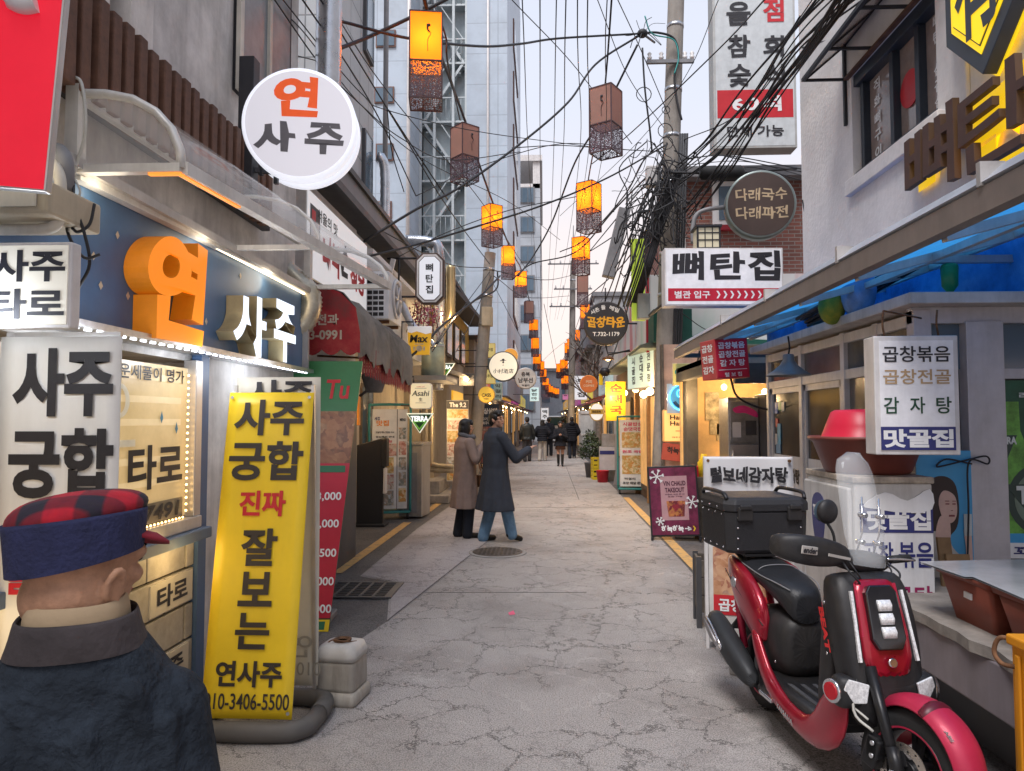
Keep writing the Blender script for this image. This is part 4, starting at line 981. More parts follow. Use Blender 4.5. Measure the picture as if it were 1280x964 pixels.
# utility pole left
def pole(name,label,base,top,r0,r1,arms=(),fittings=()):
    t=thing(name,label,'utility pole',base)
    d=Vector(top)-Vector(base)
    mb=MB();mb.tube([d*(i/8) for i in range(9)],[r0+(r1-r0)*i/8 for i in range(9)],18);mb.build('shaft',mat('weathered concrete pole',(0.30,0.275,0.245),0.85,noise=0.15,scale=5,bump=0.2,dirt=0.5),t)
    for f,l,dz in arms:
        c=d*f;mb=MB();mb.beam(c+Vector((-l[0],-r0-0.03,0)),c+Vector((l[1],-r0-0.03,dz)),0.06,0.06)
        a=mb.build('crossarm',W['gray'],t)
        mb=MB()
        for k in (-l[0]*0.9,-l[0]*0.5,l[1]*0.5,l[1]*0.9):mb.lathe([(0.03,0.03),(0.045,0.08),(0.02,0.1),(0.04,0.14),(0.015,0.17)],c+Vector((k,-r0-0.03,0)),8)
        mb.build('insulator',W['alup'],a)
    for f in fittings:
        mb=MB();rr_=r0+(r1-r0)*f+0.008;mb.lathe([(rr_,-0.03),(rr_,0.03)],d*f,18);mb.build('clamp_band',W['steel'],t)
    return t
lp=pole('utility_pole','leaning concrete utility pole on the left with a pale transformer box',(-1.62,16.0,0),(-1.20,16.0,5.4),0.15,0.125,fittings=(0.7,0.82,0.93))
mb=MB();mb.box((0.36,-0.05,3.95),(0.24,0.24,0.42));mb.build('junction_box',W['cream'],lp,0.01)
# hanging signs on the left row further on
def bracket(t,x0,x1,z=0.0,y=0.04,r=0.012):
    MB().tube([(x0,y,z),(x1,y,z)],r,6).build('bracket',W['iron'],t)
t,r=round_sign('round_sign','white round lit sign with black script and a blossom mark','round sign',(629,458),19,15.5,0.16,lit('warm white lit disc',(0.74,0.70,0.58),0.34),W['dgray'],texts=((W['ink'],[('小村酒店',0,-0.32,0.30,1.35,{'bold':0.01,'wob':0.05}),('✿',0,0.28,0.45,None,{})]),));bracket(t,-r,-r-0.5)
t,r=round_sign('round_sign','grey white round sign with black letters right of the blossom sign','round sign',(657,473),13.5,21,0.14,mat('grey white disc',(0.55,0.55,0.54),0.5),W['alu'],texts=((W['ink'],[('충북',0,0.38,0.42,0.8,{'bold':0.03}),('남부선',0,-0.18,0.48,1.35,{'bold':0.03}),('막걸리',0,-0.66,0.2,0.7,{'bold':0.03})]),));bracket(t,-r,-r-0.6)
t,r=round_sign('round_sign','small orange round sign peeking from behind the blossom sign','round sign',(638,445),10,18,0.12,lit('orange lit disc',(0.7,0.33,0.06),0.35),W['clean']);bracket(t,-r,-r-0.6)
t,r=round_sign('round_sign','gold round sign with dark lettering on the leaning pole','round sign',(608,493.5),10.5,15.2,0.12,lit('gold lit disc',(0.55,0.36,0.05),0.3),W['gold'],texts=((W['ink'],[('CASS',0,-0.05,0.42,1.1,{'bold':0.03}),('BEER',0,-0.5,0.16,0.6,{'bold':0.02})]),));bracket(t,-r,-r-0.3)
ylit=lit('pale yellow lit acrylic',(0.70,0.58,0.22),0.3)
for i,(y0_,y1_,lb) in enumerate(((429,447,'upper pale yellow box sign right of the leaning pole'),(462,480,'lower pale yellow box sign right of the leaning pole'))):
    t=sign('box_sign',lb,'sign',(599,619,y0_,y1_),16.6,0.14,face=ylit,frame=W['yellow'],border=0.01,texts=((W['ink'],[('민속주점',0,0.05,0.22,0.7,{'bold':0.02})]),));bracket(t,-0.15,-0.7)
t=sign('box_sign','teal grey box sign between the two pale yellow signs','sign',(600,617,448,461),16.6,0.12,face=mat('teal grey panel',(0.16,0.22,0.22),0.5),frame=W['gray'],border=0.01);bracket(t,-0.15,-0.7)
sign('menu_banner','tall food photo banner headed The 9.2 behind the woman','banner',(558,586,500,602),15.2,0.06,rz=R(12),face=mat('white print',(0.6,0.58,0.55),0.5),frame=W['gray'],border=0.01,
     bands=((W['dgray'],-0.48,0.48,0.39,0.49),(fA,-0.46,0.46,0.28,0.385),(fB,-0.46,0.46,0.14,0.25),(fA,-0.46,0.46,-0.02,0.12),(fB,-0.46,0.46,-0.18,-0.04),(fC,-0.46,0.46,-0.34,-0.2),(fA,-0.46,0.46,-0.48,-0.36)),texts=((W['clean'],[('The 9.2',0,0.44,0.06,0.75,{'bold':0.03})]),))
sign('menu_banner','dark navy food banner behind the man in the long dark coat','banner',(596,624,505,580),17.0,0.06,face=mat('dark navy print',(0.03,0.045,0.07),0.45),frame=W['dgray'],border=0.01,
     bands=((food('dark red stew photograph',[(0.02,0.02,0.03),(0.25,0.05,0.05),(0.35,0.15,0.12),(0.08,0.03,0.03),(0.4,0.3,0.25)],18),-0.45,0.45,-0.48,0.12),),texts=((W['clean'],[('갱상살미',0,0.38,0.10,0.8,{'bold':0.03}),('생고기 전문점',0,0.25,0.05,0.8,{}),('직화구이 맛집',0,0.18,0.05,0.8,{})]),))
t=thing('wall_lamp','small bright bulkhead lamp on the wall left of the leaning pole','lamp',A(583,474,14.8))
MB().ell((0,-0.05,0),(0.06,0.06,0.05)).build('bulb',W['bulb'],t);mb=MB();mb.bb(-0.16,0.16,0.0,0.1,-0.14,0.12);mb.build('housing',W['dgray'],t,0.01);plamp('glow',(0,-0.2,-0.02),12,parent=t)
for i,(px,py,Y) in enumerate(((449,505,10.6),(560,525,14.6))):
    plamp('shop_glow',A(px,py,Y),8)
# tall buildings behind, left
t=thing('tiled_building','grey tiled upper building rising behind the dark eave on the left','building',(-5,11.5,0))
B=Matrix.Translation((5,-11.5,0))
MB().bb(-8,-3.2,9.9,13.2,0.5,16).build('wall',tile_m,t,M=B)
for z in (5.6,8.2):
    f=MB().bb(-3.21,-3.14,12.35,12.95,z,z+1.2).build('window',W['dgray'],t,M=B);MB().bb(-3.15,-3.13,12.4,12.9,z+0.06,z+1.14).build('pane',W['glassblue'],f,M=B)
o=corrugated([(-2.95,13.1,3.9),(-2.95,13.1,5.2),(-2.95,13.1,6.2),(-3.0,13.05,6.5),(-3.15,13.0,6.55)],0.09,'exhaust_duct',silver,rib=0.16,ramp_=0.08);tag(o,'ribbed silver duct on the corner of the grey tiled building','duct')
mb=MB();mb.tube([(-3.02,13.4,3),(-3.02,13.4,15)],0.05,8);tag(mb.build('downpipe',W['gray']),'long grey downpipe beside the ribbed silver duct','pipe')
wfr=mat('reddish window frame',(0.16,0.08,0.06),0.5)
t=thing('white_tower','tall white tower block with painted-in sky tint and outside steel stairs on the left','building',(-5,28,0))
B=Matrix.Translation((5,-28,0))
mb=MB();mb.bb(-12,-4.95,26.0,44,0,27);mb.build('rear_wing',tower_m,t,M=B)
mb=MB();mb.bb(-3.05,-1.43,28.0,44,2.6,27);mb.bb(-4.95,-3.05,31,44,0,27);mb.build('wall',tower_m,t,M=B)
for i,(xa,xb,ya,yb) in enumerate(((470,495,38,60),(468,493,109,130),(470,492,180,202),(466,490,252,274))):
    a=A(xa,yb,26.0);b=A(xb,ya,26.0)
    f=MB().bb(a.x,b.x,25.94,26.0,a.z,b.z).build('window',wfr,t,M=B);m_=(a.x+b.x)/2
    mb=MB();mb.bb(a.x+0.05,m_-0.03,25.92,25.945,a.z+0.05,b.z-0.05);mb.bb(m_+0.03,b.x-0.05,25.92,25.945,a.z+0.05,b.z-0.05);mb.build('pane',W['glassblue'],f,M=B)
for k in range(7):
    z=3.9+k*2.55
    f=MB().bb(-1.44,-1.37,33.2,38.5,z,z+1.45).build('window',wfr,t,M=B);mb=MB()
    for j in range(3):mb.bb(-1.375,-1.355,33.35+j*1.72,34.85+j*1.72,z+0.1,z+1.35)
    mb.build('pane',W['glassblue'],f,M=B)
stm=mat('pale green grey steel',(0.50,0.55,0.57),0.5,0.3)
for k in range(10):
    z=1.6+k*2.4;fl=1 if k%2 else -1
    mb=MB();mb.beam((-4.0-0.8*fl,28.35,z),(-4.0+0.8*fl,28.35,z+2.4),0.35,0.10);mb.bb(-4.9,-3.1,28.15,28.6,z+2.34,z+2.42)
    for s in range(9):mb.bb(-4.02-0.8*fl+fl*0.2*s-0.1,-4.02-0.8*fl+fl*0.2*s+0.1,28.2,28.5,z+0.1+s*0.267,z+0.13+s*0.267)
    mb.beam((-4.0-0.8*fl,28.2,z+0.95),(-4.0+0.8*fl,28.2,z+3.35),0.04,0.04)
    for s in range(10):mb.tube([(-4.9+s*0.2,28.15,z+2.4),(-4.9+s*0.2,28.15,z+3.35)],0.012,4)
    mb.bb(-4.9,-3.1,28.13,28.17,z+3.33,z+3.38);mb.build('stair_flight',stm,t,M=B)
mb=MB()
for x in (-4.9,-4.35,-3.6,-3.08):mb.bb(x-0.05,x+0.05,28.05,28.15,0,27)
mb.build('stair_frame',stm,t,M=B)
MB().bb(-4.88,-3.1,28.6,28.75,0,27).build('glazing',mat('grey green glazing',(0.38,0.45,0.48),0.2,noise=0.2,scale=1),t,M=B)
mb=MB();mb.tube([(-2.2,27.96,2),(-2.2,27.96,26)],0.05,8);mb.tube([(-4.98,25.9,2),(-4.98,25.9,26)],0.07,8);mb.build('downpipe',W['alup'],t,M=B)
t=thing('far_office_block','distant pale office block with an open roof frame at the street end','building',(-0.5,62,0))
B=Matrix.Translation((0.5,-62,0))
MB().bb(-5,-0.3,60,90,0,21.2).build('wall',tower2_m,t,M=B)
mb=MB();mb.bb(-2.2,-0.3,60,60.6,21.2,21.6);mb.bb(-0.9,-0.3,60,80,21.2,23.5);mb.bb(-5,-0.1,59.8,80,23.5,24.0);mb.build('roof_frame',W['alup'],t,M=B)
for k in range(8):
    z=2.4+k*2.5
    f=MB().bb(-2.4,-0.75,59.9,60.0,z,z+1.4).build('window',W['gray'],t,M=B);mb=MB()
    for j in range(3):mb.bb(-2.3+j*0.5,-1.85+j*0.5,59.87,59.91,z+0.08,z+1.3)
    mb.build('pane',W['glassblue'],f,M=B)
    f=MB().bb(-0.31,-0.22,62,88,z+0.2,z+1.2).build('window',W['alup'],t,M=B)
# the row of low shops further along the left
rng=random.Random(21)
rows=[(21.0,25.5,-2.05,4.0,(0.30,0.27,0.24),'김치찌개',(0.6,0.1,0.05),'low taupe shop with a red lit sign board on the left'),(25.5,30,-1.9,3.6,(0.36,0.34,0.33),'전집',(0.05,0.2,0.3),'low grey shop with a blue lit sign board on the left'),
        (30,36,-1.8,4.2,(0.28,0.2,0.16),'호프',(0.65,0.32,0.04),'low brown shop with an orange lit sign board on the left'),(36,44,-1.7,3.9,(0.34,0.35,0.38),'노래방',(0.4,0.05,0.25),'far grey blue shop with a magenta lit sign board'),(44,56,-1.6,4.6,(0.38,0.36,0.33),'식당',(0.6,0.5,0.1),'farthest beige shop with a yellow lit sign board on the left')]
def shop(a,b,X,h,c,s,sc_,lb,side=-1):
    t=thing('low_shop',lb,'building',(X+side*2.5,(a+b)/2,0));B=Matrix.Translation((-(X+side*2.5),-(a+b)/2,0))
    MB().bb(X,X+side*5,a+0.02,b-0.02,0,h).build('wall',mat('shop render %.2f %.2f'%(a,X),c,0.8,dirt=0.4),t,M=B)
    MB().bb(X-side*0.25,X+side*5.1,a-0.05,b+0.03,h,h+0.14).build('eave',W['dgray'],t,M=B)
    n=max(2,int((b-a)/1.7))
    for i in range(n):
        y=a+0.3+(b-a-0.4)*i/n;f=MB().bb(X-side*0.03,X+side*0.02,y,y+1.2,0.1 if i%2 else 0.9,2.25).build('window',W['dwood'],t,M=B)
        MB().bb(X-side*0.045,X-side*0.03,y+0.08,y+1.12,0.2 if i%2 else 1.0,2.15).build('pane',W['warmlit'] if (i+int(a))%3 else W['glassblue'],f,M=B)
    f=MB().bb(X-side*0.16,X,a+0.3,b-0.3,2.5,3.2).build('sign_board',lit('sign %s%.0f'%(s,X*10),sc_,0.3),t,M=B)
    mb=MB();L_=(b-a)*0.4;write(mb,s,0,0,0.42,L_,bold=0.03,y=0);mb.build('lettering',W['clean'],f,M=B@Matrix.Translation((X-side*0.166,(a+b)/2,2.85))@Matrix.Rotation(R(90*(-side)),4,'Z'))
    MB().prism([(X,2.5),(X-side*0.7,2.28),(X-side*0.7,2.24),(X,2.42)],a+0.6,b-0.9).build('canopy',mat('canopy %.0f'%(a*X),(rng.uniform(0.05,0.25),rng.uniform(0.05,0.15),rng.uniform(0.05,0.2)),0.7),t,M=B)
    mb=MB()
    for k in range(2):mb.ell((X-side*0.4,a+1+k*(b-a)*0.5,2.15),(0.032,0.032,0.04))
    mb.build('bulb',W['bulb'],t,M=B)
for r_ in rows:shop(*r_,side=-1)
for y in (22,28,34,42):plamp('shop_glow',(-1.3,y,2.1),9)
sm=lambda n,lb,c,box,Y,col,txt,e=0.35:sign(n,lb,'sign',box,Y,0.14,face=lit('lit '+lb,col,e),frame=W['alu'],border=0.015,texts=((W['ink'],vt(txt,0,0.28,-0.28,0.2,0.6,bold=0.03)),))
t=sm('vertical_sign','pale turquoise vertical sign hanging at mid street over the walkers',0,(662,674,484,502),30,(0.5,0.68,0.68),'닭한마');bracket(t,-0.2,-0.9)
t=sm('vertical_sign','white vertical sign at street level behind the walkers',0,(676,686,510,532),34,(0.62,0.66,0.72),'맥주집')
t=sm('vertical_sign','pale vertical sign with red letters in the far right distance',0,(718,734,470,500),30,(0.55,0.58,0.62),'횟집')
t=sm('vertical_sign','small magenta lit sign in the far distance of the street',0,(703,711,493,500),48,(0.7,0.25,0.45),'밥');bracket(t,0.3,1.5)
sign('teal_banner','pale teal printed banner hanging beside the gold round sign','banner',(617,628,478,500),18.5,0.05,face=mat('pale teal print',(0.35,0.5,0.48),0.6),frame=W['alu'],border=0.01,texts=((W['ink'],vt('막걸리',0,0.3,-0.3,0.2,0.6)),))
# ================================================================ RIGHT, NEAR: white building, tarpaulin roof, bone grill shop
XR=3.2
t=thing('white_building','white rendered two storey building with brown letters and a dark upper window','building',(5,5.5,0))
B=Matrix.Translation((-5,-5.5,0))
wy0,wy1,wz0,wz1=5.88,7.48,4.13,5.22
mb=MB();mb.bb(XR,9,-2,wy0,2.5,9.5);mb.bb(XR,9,wy1,8.95,2.5,9.5);mb.bb(XR,9,wy0,wy1,2.5,wz0);mb.bb(XR,9,wy0,wy1,wz1,9.5);mb.bb(XR+0.3,9,wy0,wy1,wz0,wz1);mb.bb(XR+0.25,9,4.95,8.95,0,2.5)
mb.build('wall',W['whitewall'],t,M=B)
dkf=mat('dark slate window frame',(0.03,0.04,0.055),0.4)
mb=MB();z0,z1=wz0,wz1
mb.bb(XR+0.02,XR+0.22,wy0+0.005,wy1-0.005,z0,z0+0.07);mb.bb(XR+0.02,XR+0.22,wy0+0.005,wy1-0.005,z1-0.12,z1)
for y in (wy0+0.035,wy0+0.42,wy0+0.88,wy1-0.1):mb.bb(XR+0.06,XR+0.22,y-0.03,y+0.04,z0+0.07,z1-0.12)
f=mb.build('window',dkf,t,0.004,M=B)
mb=MB();mb.bb(XR+0.13,XR+0.145,wy0+0.02,wy1-0.02,z0+0.05,z1-0.1);mb.build('pane',mat('glass with painted brown reflections',(0.34,0.27,0.24),0.06,noise=0.3,scale=1.5,spec=0.9),f,M=B)  # pane colour stands in for orange-brown reflections in the glass
MB().lathe([(0.17,XR+0.115),(0.165,XR+0.128)],(0,wy0+0.66,z0+0.52),20,'x',False).build('red_lantern_print',W['red'],f,M=B@Matrix.Diagonal((1,1,1,1)))
LR=lambda x,y,z:Matrix.Translation((x,y,z))@Matrix.Rotation(R(-90),4,'Z')
mb=MB()
for i,c in enumerate('직화뼈구이'):write(mb,c,0,0.36-0.17*i,0.12,0.13,bold=0.03,y=0,wob=0.03)
mb.build('lettering',W['clean'],f,M=B@LR(XR+0.12,wy1-0.30,z0+0.5))
mb=MB()
for i,c in enumerate('뼈탄 삼겹살'):
    if c!=' ':write(mb,c,0,0.38-0.14*i,0.11,0.12,bold=0.03,y=0,wob=0.03)
mb.build('lettering',W['clean'],f,M=B@LR(XR+0.12,wy0+0.2,z0+0.52))
mb=MB();mb.bb(XR-0.06,XR+0.02,wy0-0.1,wy1+0.08,wz0-0.16,wz0-0.002);mb.build('sill',W['whitewall'],t,0.008,M=B)
mb=MB();mb.bb(XR-0.035,XR,wy0-0.45,wy0-0.25,wz0-0.4,9);mb.build('pilaster',W['whitewall'],t,0.01,M=B)
# canopy over the window
t=thing('window_canopy','brown translucent canopy with black frame above the dark upper window','canopy',(XR,6.6,5.3))
pbr=glass('smoked brown plastic',(0.22,0.11,0.07),0.72,0.15)
yy=(-1.1,-0.35,0.35,1.0)
for a,b in zip(yy[:-1],yy[1:]):
    MB().prism([(-0.44,-0.06),(-0.02,0.30),(-0.02,0.31),(-0.44,-0.05)],a+0.015,b-0.015).build('sheet',pbr,t)
mb=MB()
for y in yy:mb.beam((-0.44,y,-0.055),(-0.01,y,0.315),0.03,0.03);mb.beam((-0.44,y,-0.055),(-0.01,y,-0.055),0.025,0.025)
mb.beam((-0.45,yy[0],-0.055),(-0.45,yy[-1],-0.055),0.035,0.035);mb.beam((-0.012,yy[0],0.32),(-0.012,yy[-1],0.32),0.03,0.03);mb.bb(-0.03,-0.001,yy[-1]-0.02,yy[-1]+0.02,-0.55,0.3);mb.build('frame',W['iron'],t)
MB().bb(-0.05,-0.0,yy[0]-0.4,yy[-1]-0.05,-0.09,-0.065).build('timber_strip',W['wood'],t)
# emblem
t=thing('hexagon_emblem','dark grey hexagonal emblem with yellow lit lines on the white wall','emblem',(XR,5.02,4.76),R(-90))
hexa=lambda s:[(-0.43*s,-0.30*s),(0,-0.72*s),(0.43*s,-0.30*s),(0.43*s,0.30*s),(0,0.72*s),(-0.43*s,0.30*s)]
ylw=lit('yellow lit acrylic',(0.75,0.50,0.01),0.7)
slate=mat('slate grey metal',(0.06,0.07,0.085),0.45)
MB().prism(hexa(1.0),-0.16,-0.06).build('body',slate,t,0.006)
MB().prism(hexa(1.03),-0.06,-0.045).build('halo',ylw,t)
MB().prism(hexa(0.80),-0.166,-0.16).build('lit_line',ylw,t)
MB().prism(hexa(0.72),-0.172,-0.166).build('inner_panel',slate,t)
MB().prism(hexa(0.70),-0.178,-0.172).build('lit_panel',ylw,t)
mb=MB();write(mb,'有',0,-0.02,0.80,0.54,bold=0.025,y=-0.182);mb.build('lettering',slate,t)
yl2=lit('halo yellow side',(0.8,0.50,0.01),0.55)
t=thing('channel_letters','big brown brush letters with yellow halo light on the white wall','channel letters',(XR,5.0,3.75),R(-90))
for s,x,wd,dz in (('뼈',-0.77,0.74,0.0),('탄',0.04,0.78,-0.03),('집',0.85,0.74,-0.03)):
    mb=MB();write(mb,s,x,dz,0.61,wd,bold=0.012,y=-0.10,depth=0.05,sidemat=1,wob=0.012);o=mb.build('letter',[mat('rust brown letter',(0.085,0.045,0.035),0.6,noise=0.15),mat('rust brown letter side',(0.09,0.05,0.03),0.6)],t)
    mb=MB();write(mb,s,x,dz,0.61,wd*1.03,bold=0.06,y=-0.03,wob=0.012);mb.build('halo',yl2,o)
# lean-to roof with blue tarpaulin lining
t=thing('tarpaulin_roof','long metal edged lean-to roof lined with bright blue tarpaulin over the grill shop','roof',(2.5,6.0,2.6))
B=Matrix.Translation((-2.5,-6.0,-2.6))
ya,yb=1.2,10.4
def tarp(name):
    m,tt,b,N,L=nodemat(name)
    tc=N('TexCoord');nz=N('TexNoise');nz.inputs['Scale'].default_value=1.6;nz.inputs['Detail'].default_value=8;nz.inputs['Roughness'].default_value=0.6;nz.inputs['Distortion'].default_value=1.2;L(tc.outputs['Object'],nz.inputs['Vector'])
    rp=ramp(N,[(0.3,(0.008,0.05,0.20)),(0.5,(0.012,0.14,0.50)),(0.7,(0.05,0.27,0.75))]);L(nz.outputs['Fac'],rp.inputs[0]);L(rp.outputs[0],b.inputs['Base Color']);b.inputs['Roughness'].default_value=0.4
    bp=N('Bump');bp.inputs['Strength'].default_value=0.8;bp.inputs['Distance'].default_value=0.06;L(nz.outputs['Fac'],bp.inputs['Height']);L(bp.outputs[0],b.inputs['Normal'])
    b.inputs['Transmission Weight'].default_value=0.0
    b.inputs['Emission Strength'].default_value=0.0
    return m
def translucent(name,col,fac=0.6):
    m=tarp(name);tt=m.node_tree;b=tt.nodes['Principled BSDF']
    tr=tt.nodes.new('ShaderNodeBsdfTranslucent');tr.inputs[0].default_value=(*col,1);mx_=tt.nodes.new('ShaderNodeMixShader');mx_.inputs[0].default_value=fac
    out=tt.nodes['Material Output'];tt.links.new(b.outputs[0],mx_.inputs[1]);tt.links.new(tr.outputs[0],mx_.inputs[2]);tt.links.new(mx_.outputs[0],out.inputs[0])
    return m
tarpm=translucent('blue tarpaulin',(0.05,0.36,0.85),0.5)
mb=MB();nx,ny=6,30;P=[];rng=random.Random(4)
for i in range(ny+1):
    for j in range(nx+1):
        x=1.95+(XR-1.95)*j/nx;P.append((x,ya+(yb-ya)*i/ny,2.62+0.36*j/nx-0.03*math.sin(math.pi*j/nx)-0.02*abs(math.sin(i*0.9))*math.sin(math.pi*j/nx)+rng.uniform(-0.012,0.012)*(0<j<nx)))
mb.add(P,[(i*(nx+1)+j,i*(nx+1)+j+1,(i+1)*(nx+1)+j+1,(i+1)*(nx+1)+j) for i in range(ny) for j in range(nx)],True);mb.build('tarpaulin',tarpm,t,M=B)
mb=MB();P=[]
for i in range(61):
    for j in range(5):P.append((3.17-0.02*math.sin(i*1.1+j)*(0<j),ya+(yb-ya)*i/60,2.97-0.13*j))
mb.add(P,[(i*5+j,i*5+j+1,i*5+j+6,i*5+j+5) for i in range(60) for j in range(4)],True);mb.build('hanging_lining',fabric('blue lining with painted brightness',(0.03,0.22,0.60),(0.08,0.36,0.80),(0.015,0.11,0.34)),t,M=B)  # lining colour brightened in place of light coming through the sheet
for i,x in enumerate((2.45,2.95)):
    mb=MB();zz=2.62+0.36*(x-1.95)/1.25-0.07;mb.bb(x-0.02,x+0.02,ya,yb,zz-0.05,zz-0.005);mb.build('purlin',W['alu'],t,M=B)
for y in (2.2,3.6,4.6,5.6,6.8,8.0,9.2):
    mb=MB();mb.beam((1.97,y,2.55),(3.18,y,2.87),0.05,0.05);mb.build('rafter',W['alu'],t,M=B)
guttop=mat('blue grey metal flashing',(0.44,0.47,0.53),0.35,0.5,dirt=0.2)
mb=MB();mb.prism([(1.86,2.66),(1.95,2.74),(1.95,2.70),(1.90,2.64)],ya,yb);mb.build('flashing',guttop,t,M=B)
mb=MB();mb.bb(1.868,1.94,ya,yb,2.53,2.645);mb.bb(1.87,3.2,yb-0.05,yb,2.54,2.60);mb.build('gutter',mat('brown grey gutter',(0.22,0.185,0.165),0.5,0.2,dirt=0.3),t,M=B)
mb=MB()
for y in (3.1,4.6,6.1,7.6):mb.bb(1.855,1.96,y,y+0.03,2.645,2.75)
mb.build('flashing_joint',W['alu'],t,M=B)
# shop porch
t=thing('grill_shop','off white aluminium framed shop front with sliding doors under the blue tarpaulin','shop front',(2.8,6.5,0))
B=Matrix.Translation((-2.8,-6.5,0))
XF,YN=2.5,4.9
al=W['alup']
mb=MB()
for y in (8.18,7.15,6.15,5.55,4.95):mb.bb(XF,XF+0.09,y-0.04,y+0.04,0,2.38)
for z in (2.03,2.33):mb.bb(XF+0.005,XF+0.085,YN,8.2,z-0.04,z+0.04)
mb.bb(XF+0.01,XF+0.08,YN,6.15,0,0.95)
mb.build('street_frame',al,t,0.004,M=B)
MB().bb(XF+0.035,XF+0.045,YN,8.15,2.05,2.32).build('transom_pane',mat('dull shop glass',(0.12,0.11,0.10),0.12,noise=0.25,scale=2,spec=0.7),t,M=B)
for y0_,y1_ in ((6.2,7.12),(7.18,8.14)):
    mb=MB();mb.bb(XF+0.02,XF+0.07,y0_,y0_+0.06,0.02,2.0);mb.bb(XF+0.02,XF+0.07,y1_-0.06,y1_,0.02,2.0);mb.bb(XF+0.02,XF+0.07,y0_,y1_,1.93,2.0);mb.bb(XF+0.02,XF+0.07,y0_,y1_,0.02,0.12);dr=mb.build('sliding_door',al,t,0.003,M=B)
    MB().bb(XF+0.04,XF+0.05,y0_+0.06,y1_-0.06,0.12,1.93).build('pane',mat('dark shop glass',(0.045,0.042,0.04),0.08,noise=0.4,scale=2.5,spec=0.8),dr,M=B)
    MB().bb(XF+0.032,XF+0.037,y0_+0.065,y1_-0.065,0.15,1.28).build('white_poster',W['white'],dr,M=B)
    mb=MB();write(mb,'털보네감자탕',0,0,0.15,0.74,bold=0.05,y=0,wob=0.05);mb.build('lettering',W['ink'],dr,M=B@LR(XF+0.028,(y0_+y1_)/2,1.08))
rng=random.Random(9);
for i,(y,z,w_,h_,c) in enumerate(((7.98,1.78,0.10,0.12,(0.1,0.2,0.5)),(7.86,1.80,0.09,0.10,(0.15,0.4,0.15)),(7.76,1.79,0.09,0.1,(0.5,0.5,0.45)),(7.97,1.62,0.07,0.09,(0.6,0.05,0.08)),(7.90,1.50,0.10,0.22,(0.1,0.4,0.6)),(8.0,1.44,0.06,0.12,(0.6,0.6,0.6)),(7.93,1.34,0.14,0.10,(0.15,0.35,0.55)))):
    MB().bb(XF+0.030,XF+0.036,y-w_/2,y+w_/2,z-h_/2,z+h_/2).build('sticker',mat('sticker print %d'%i,c,0.4),t,M=B)
MB().bb(XF+0.045,XF+0.055,4.98,6.12,0.95,2.0).build('side_pane',mat('dull shop glass',(0.1,0.1,0.1)),t,M=B)
mb=MB();mb.bb(2.45,2.56,YN-0.04,YN+0.06,0,2.38);mb.bb(2.78,3.02,YN-0.05,YN+0.05,0,2.3);mb.bb(2.45,4.6,YN-0.02,YN+0.06,2.29,2.40);mb.bb(3.02,4.6,YN-0.01,YN+0.05,1.92,1.99);mb.bb(3.9,4.0,YN-0.03,YN+0.05,0,2.3);mb.build('near_frame',mat('lilac grey aluminium',(0.52,0.50,0.52),0.45,0.15,dirt=0.2),t,0.004,M=B)
MB().bb(2.5,4.6,YN+0.065,YN+0.10,0.0,2.29).build('back_panel',W['dgray'],t,M=B)
MB().bb(2.56,4.6,YN+0.03,YN+0.06,1.99,2.29).build('near_transom',W['glassblue'],t,M=B)
mb=MB();mb.bb(2.36,5,4.72,8.35,2.40,2.475);mb.build('roof_slab',mat('stained off white board',(0.60,0.56,0.52),0.6,dirt=0.4),t,0.006,M=B)
# posters on the near face
t=thing('beer_poster','large dark green beer bottle poster beside the lilac post','poster',(3.25,YN-0.02,1.35))
MB().bb(-0.36,0.5,0.0,0.012,-0.60,0.56).build('sheet',mat('dark green poster print',(0.018,0.09,0.05),0.4,noise=0.35,scale=4),t)
btl=[(-0.075,0.0),(0.075,0.0),(0.08,0.18),(0.13,0.30),(0.20,0.42),(0.22,0.9),(-0.22,0.9),(-0.20,0.42),(-0.13,0.30),(-0.08,0.18)]
bm=mat('green bottle print',(0.14,0.40,0.06),0.35,noise=0.5,scale=7)
MB().prism([(-0.20+x*0.9,0.42-z*1.05) for x,z in btl],-0.003,0).build('bottle_print',bm,t)
mb=MB();mb.prism([(-0.28,0.20),(-0.15,0.20),(-0.215,0.05)],-0.005,-0.003);mb.lathe([(0.245,-0.004),(0.24,-0.003)],(0.02,0,-0.22),30,'y',False);mb.build('label_print',mat('dark label print',(0.03,0.06,0.05),0.4),t)
mb=MB();mb.lathe([(0.20,-0.006),(0.195,-0.004)],(0.02,0,-0.22),30,'y',False);mb.build('label_ring',mat('grey green label print',(0.16,0.22,0.17),0.4),t)
mb=MB();mb.prism([(-0.24,-0.12),(0.28,-0.12),(0.02,-0.46)],-0.008,-0.006);mb.build('label_triangle',mat('dark label print',(0.03,0.06,0.05),0.4),t)
mb=MB();write(mb,'TERRA',0.03,-0.19,0.12,0.40,bold=0.05,y=-0.012);write(mb,'ERRA',-0.215,0.165,0.05,0.12,bold=0.05,y=-0.009);write(mb,'TERRA',0.17,0.24,0.14,0.42,bold=0.05,y=-0.006);write(mb,'리얼탄산 100%',0.08,0.46,0.045,0.42,bold=0.03,y=-0.006);write(mb,'청정맥아 100%',0.10,0.40,0.045,0.36,bold=0.03,y=-0.006);mb.build('lettering',mat('silver white print',(0.62,0.66,0.64),0.4),t)
MB().bb(-0.30,0.5,-0.004,0.0,-0.60,-0.44).build('blue_strip',mat('cyan poster print',(0.04,0.32,0.62),0.4),t)
MB().bb(-0.24,0.5,-0.008,-0.004,-0.60,-0.50).build('white_strip',W['clean'],t)
mb=MB();write(mb,'꼬마시리',-0.02,-0.55,0.06,0.36,bold=0.04,y=-0.011);mb.build('blue_lettering',W['navy'],t)
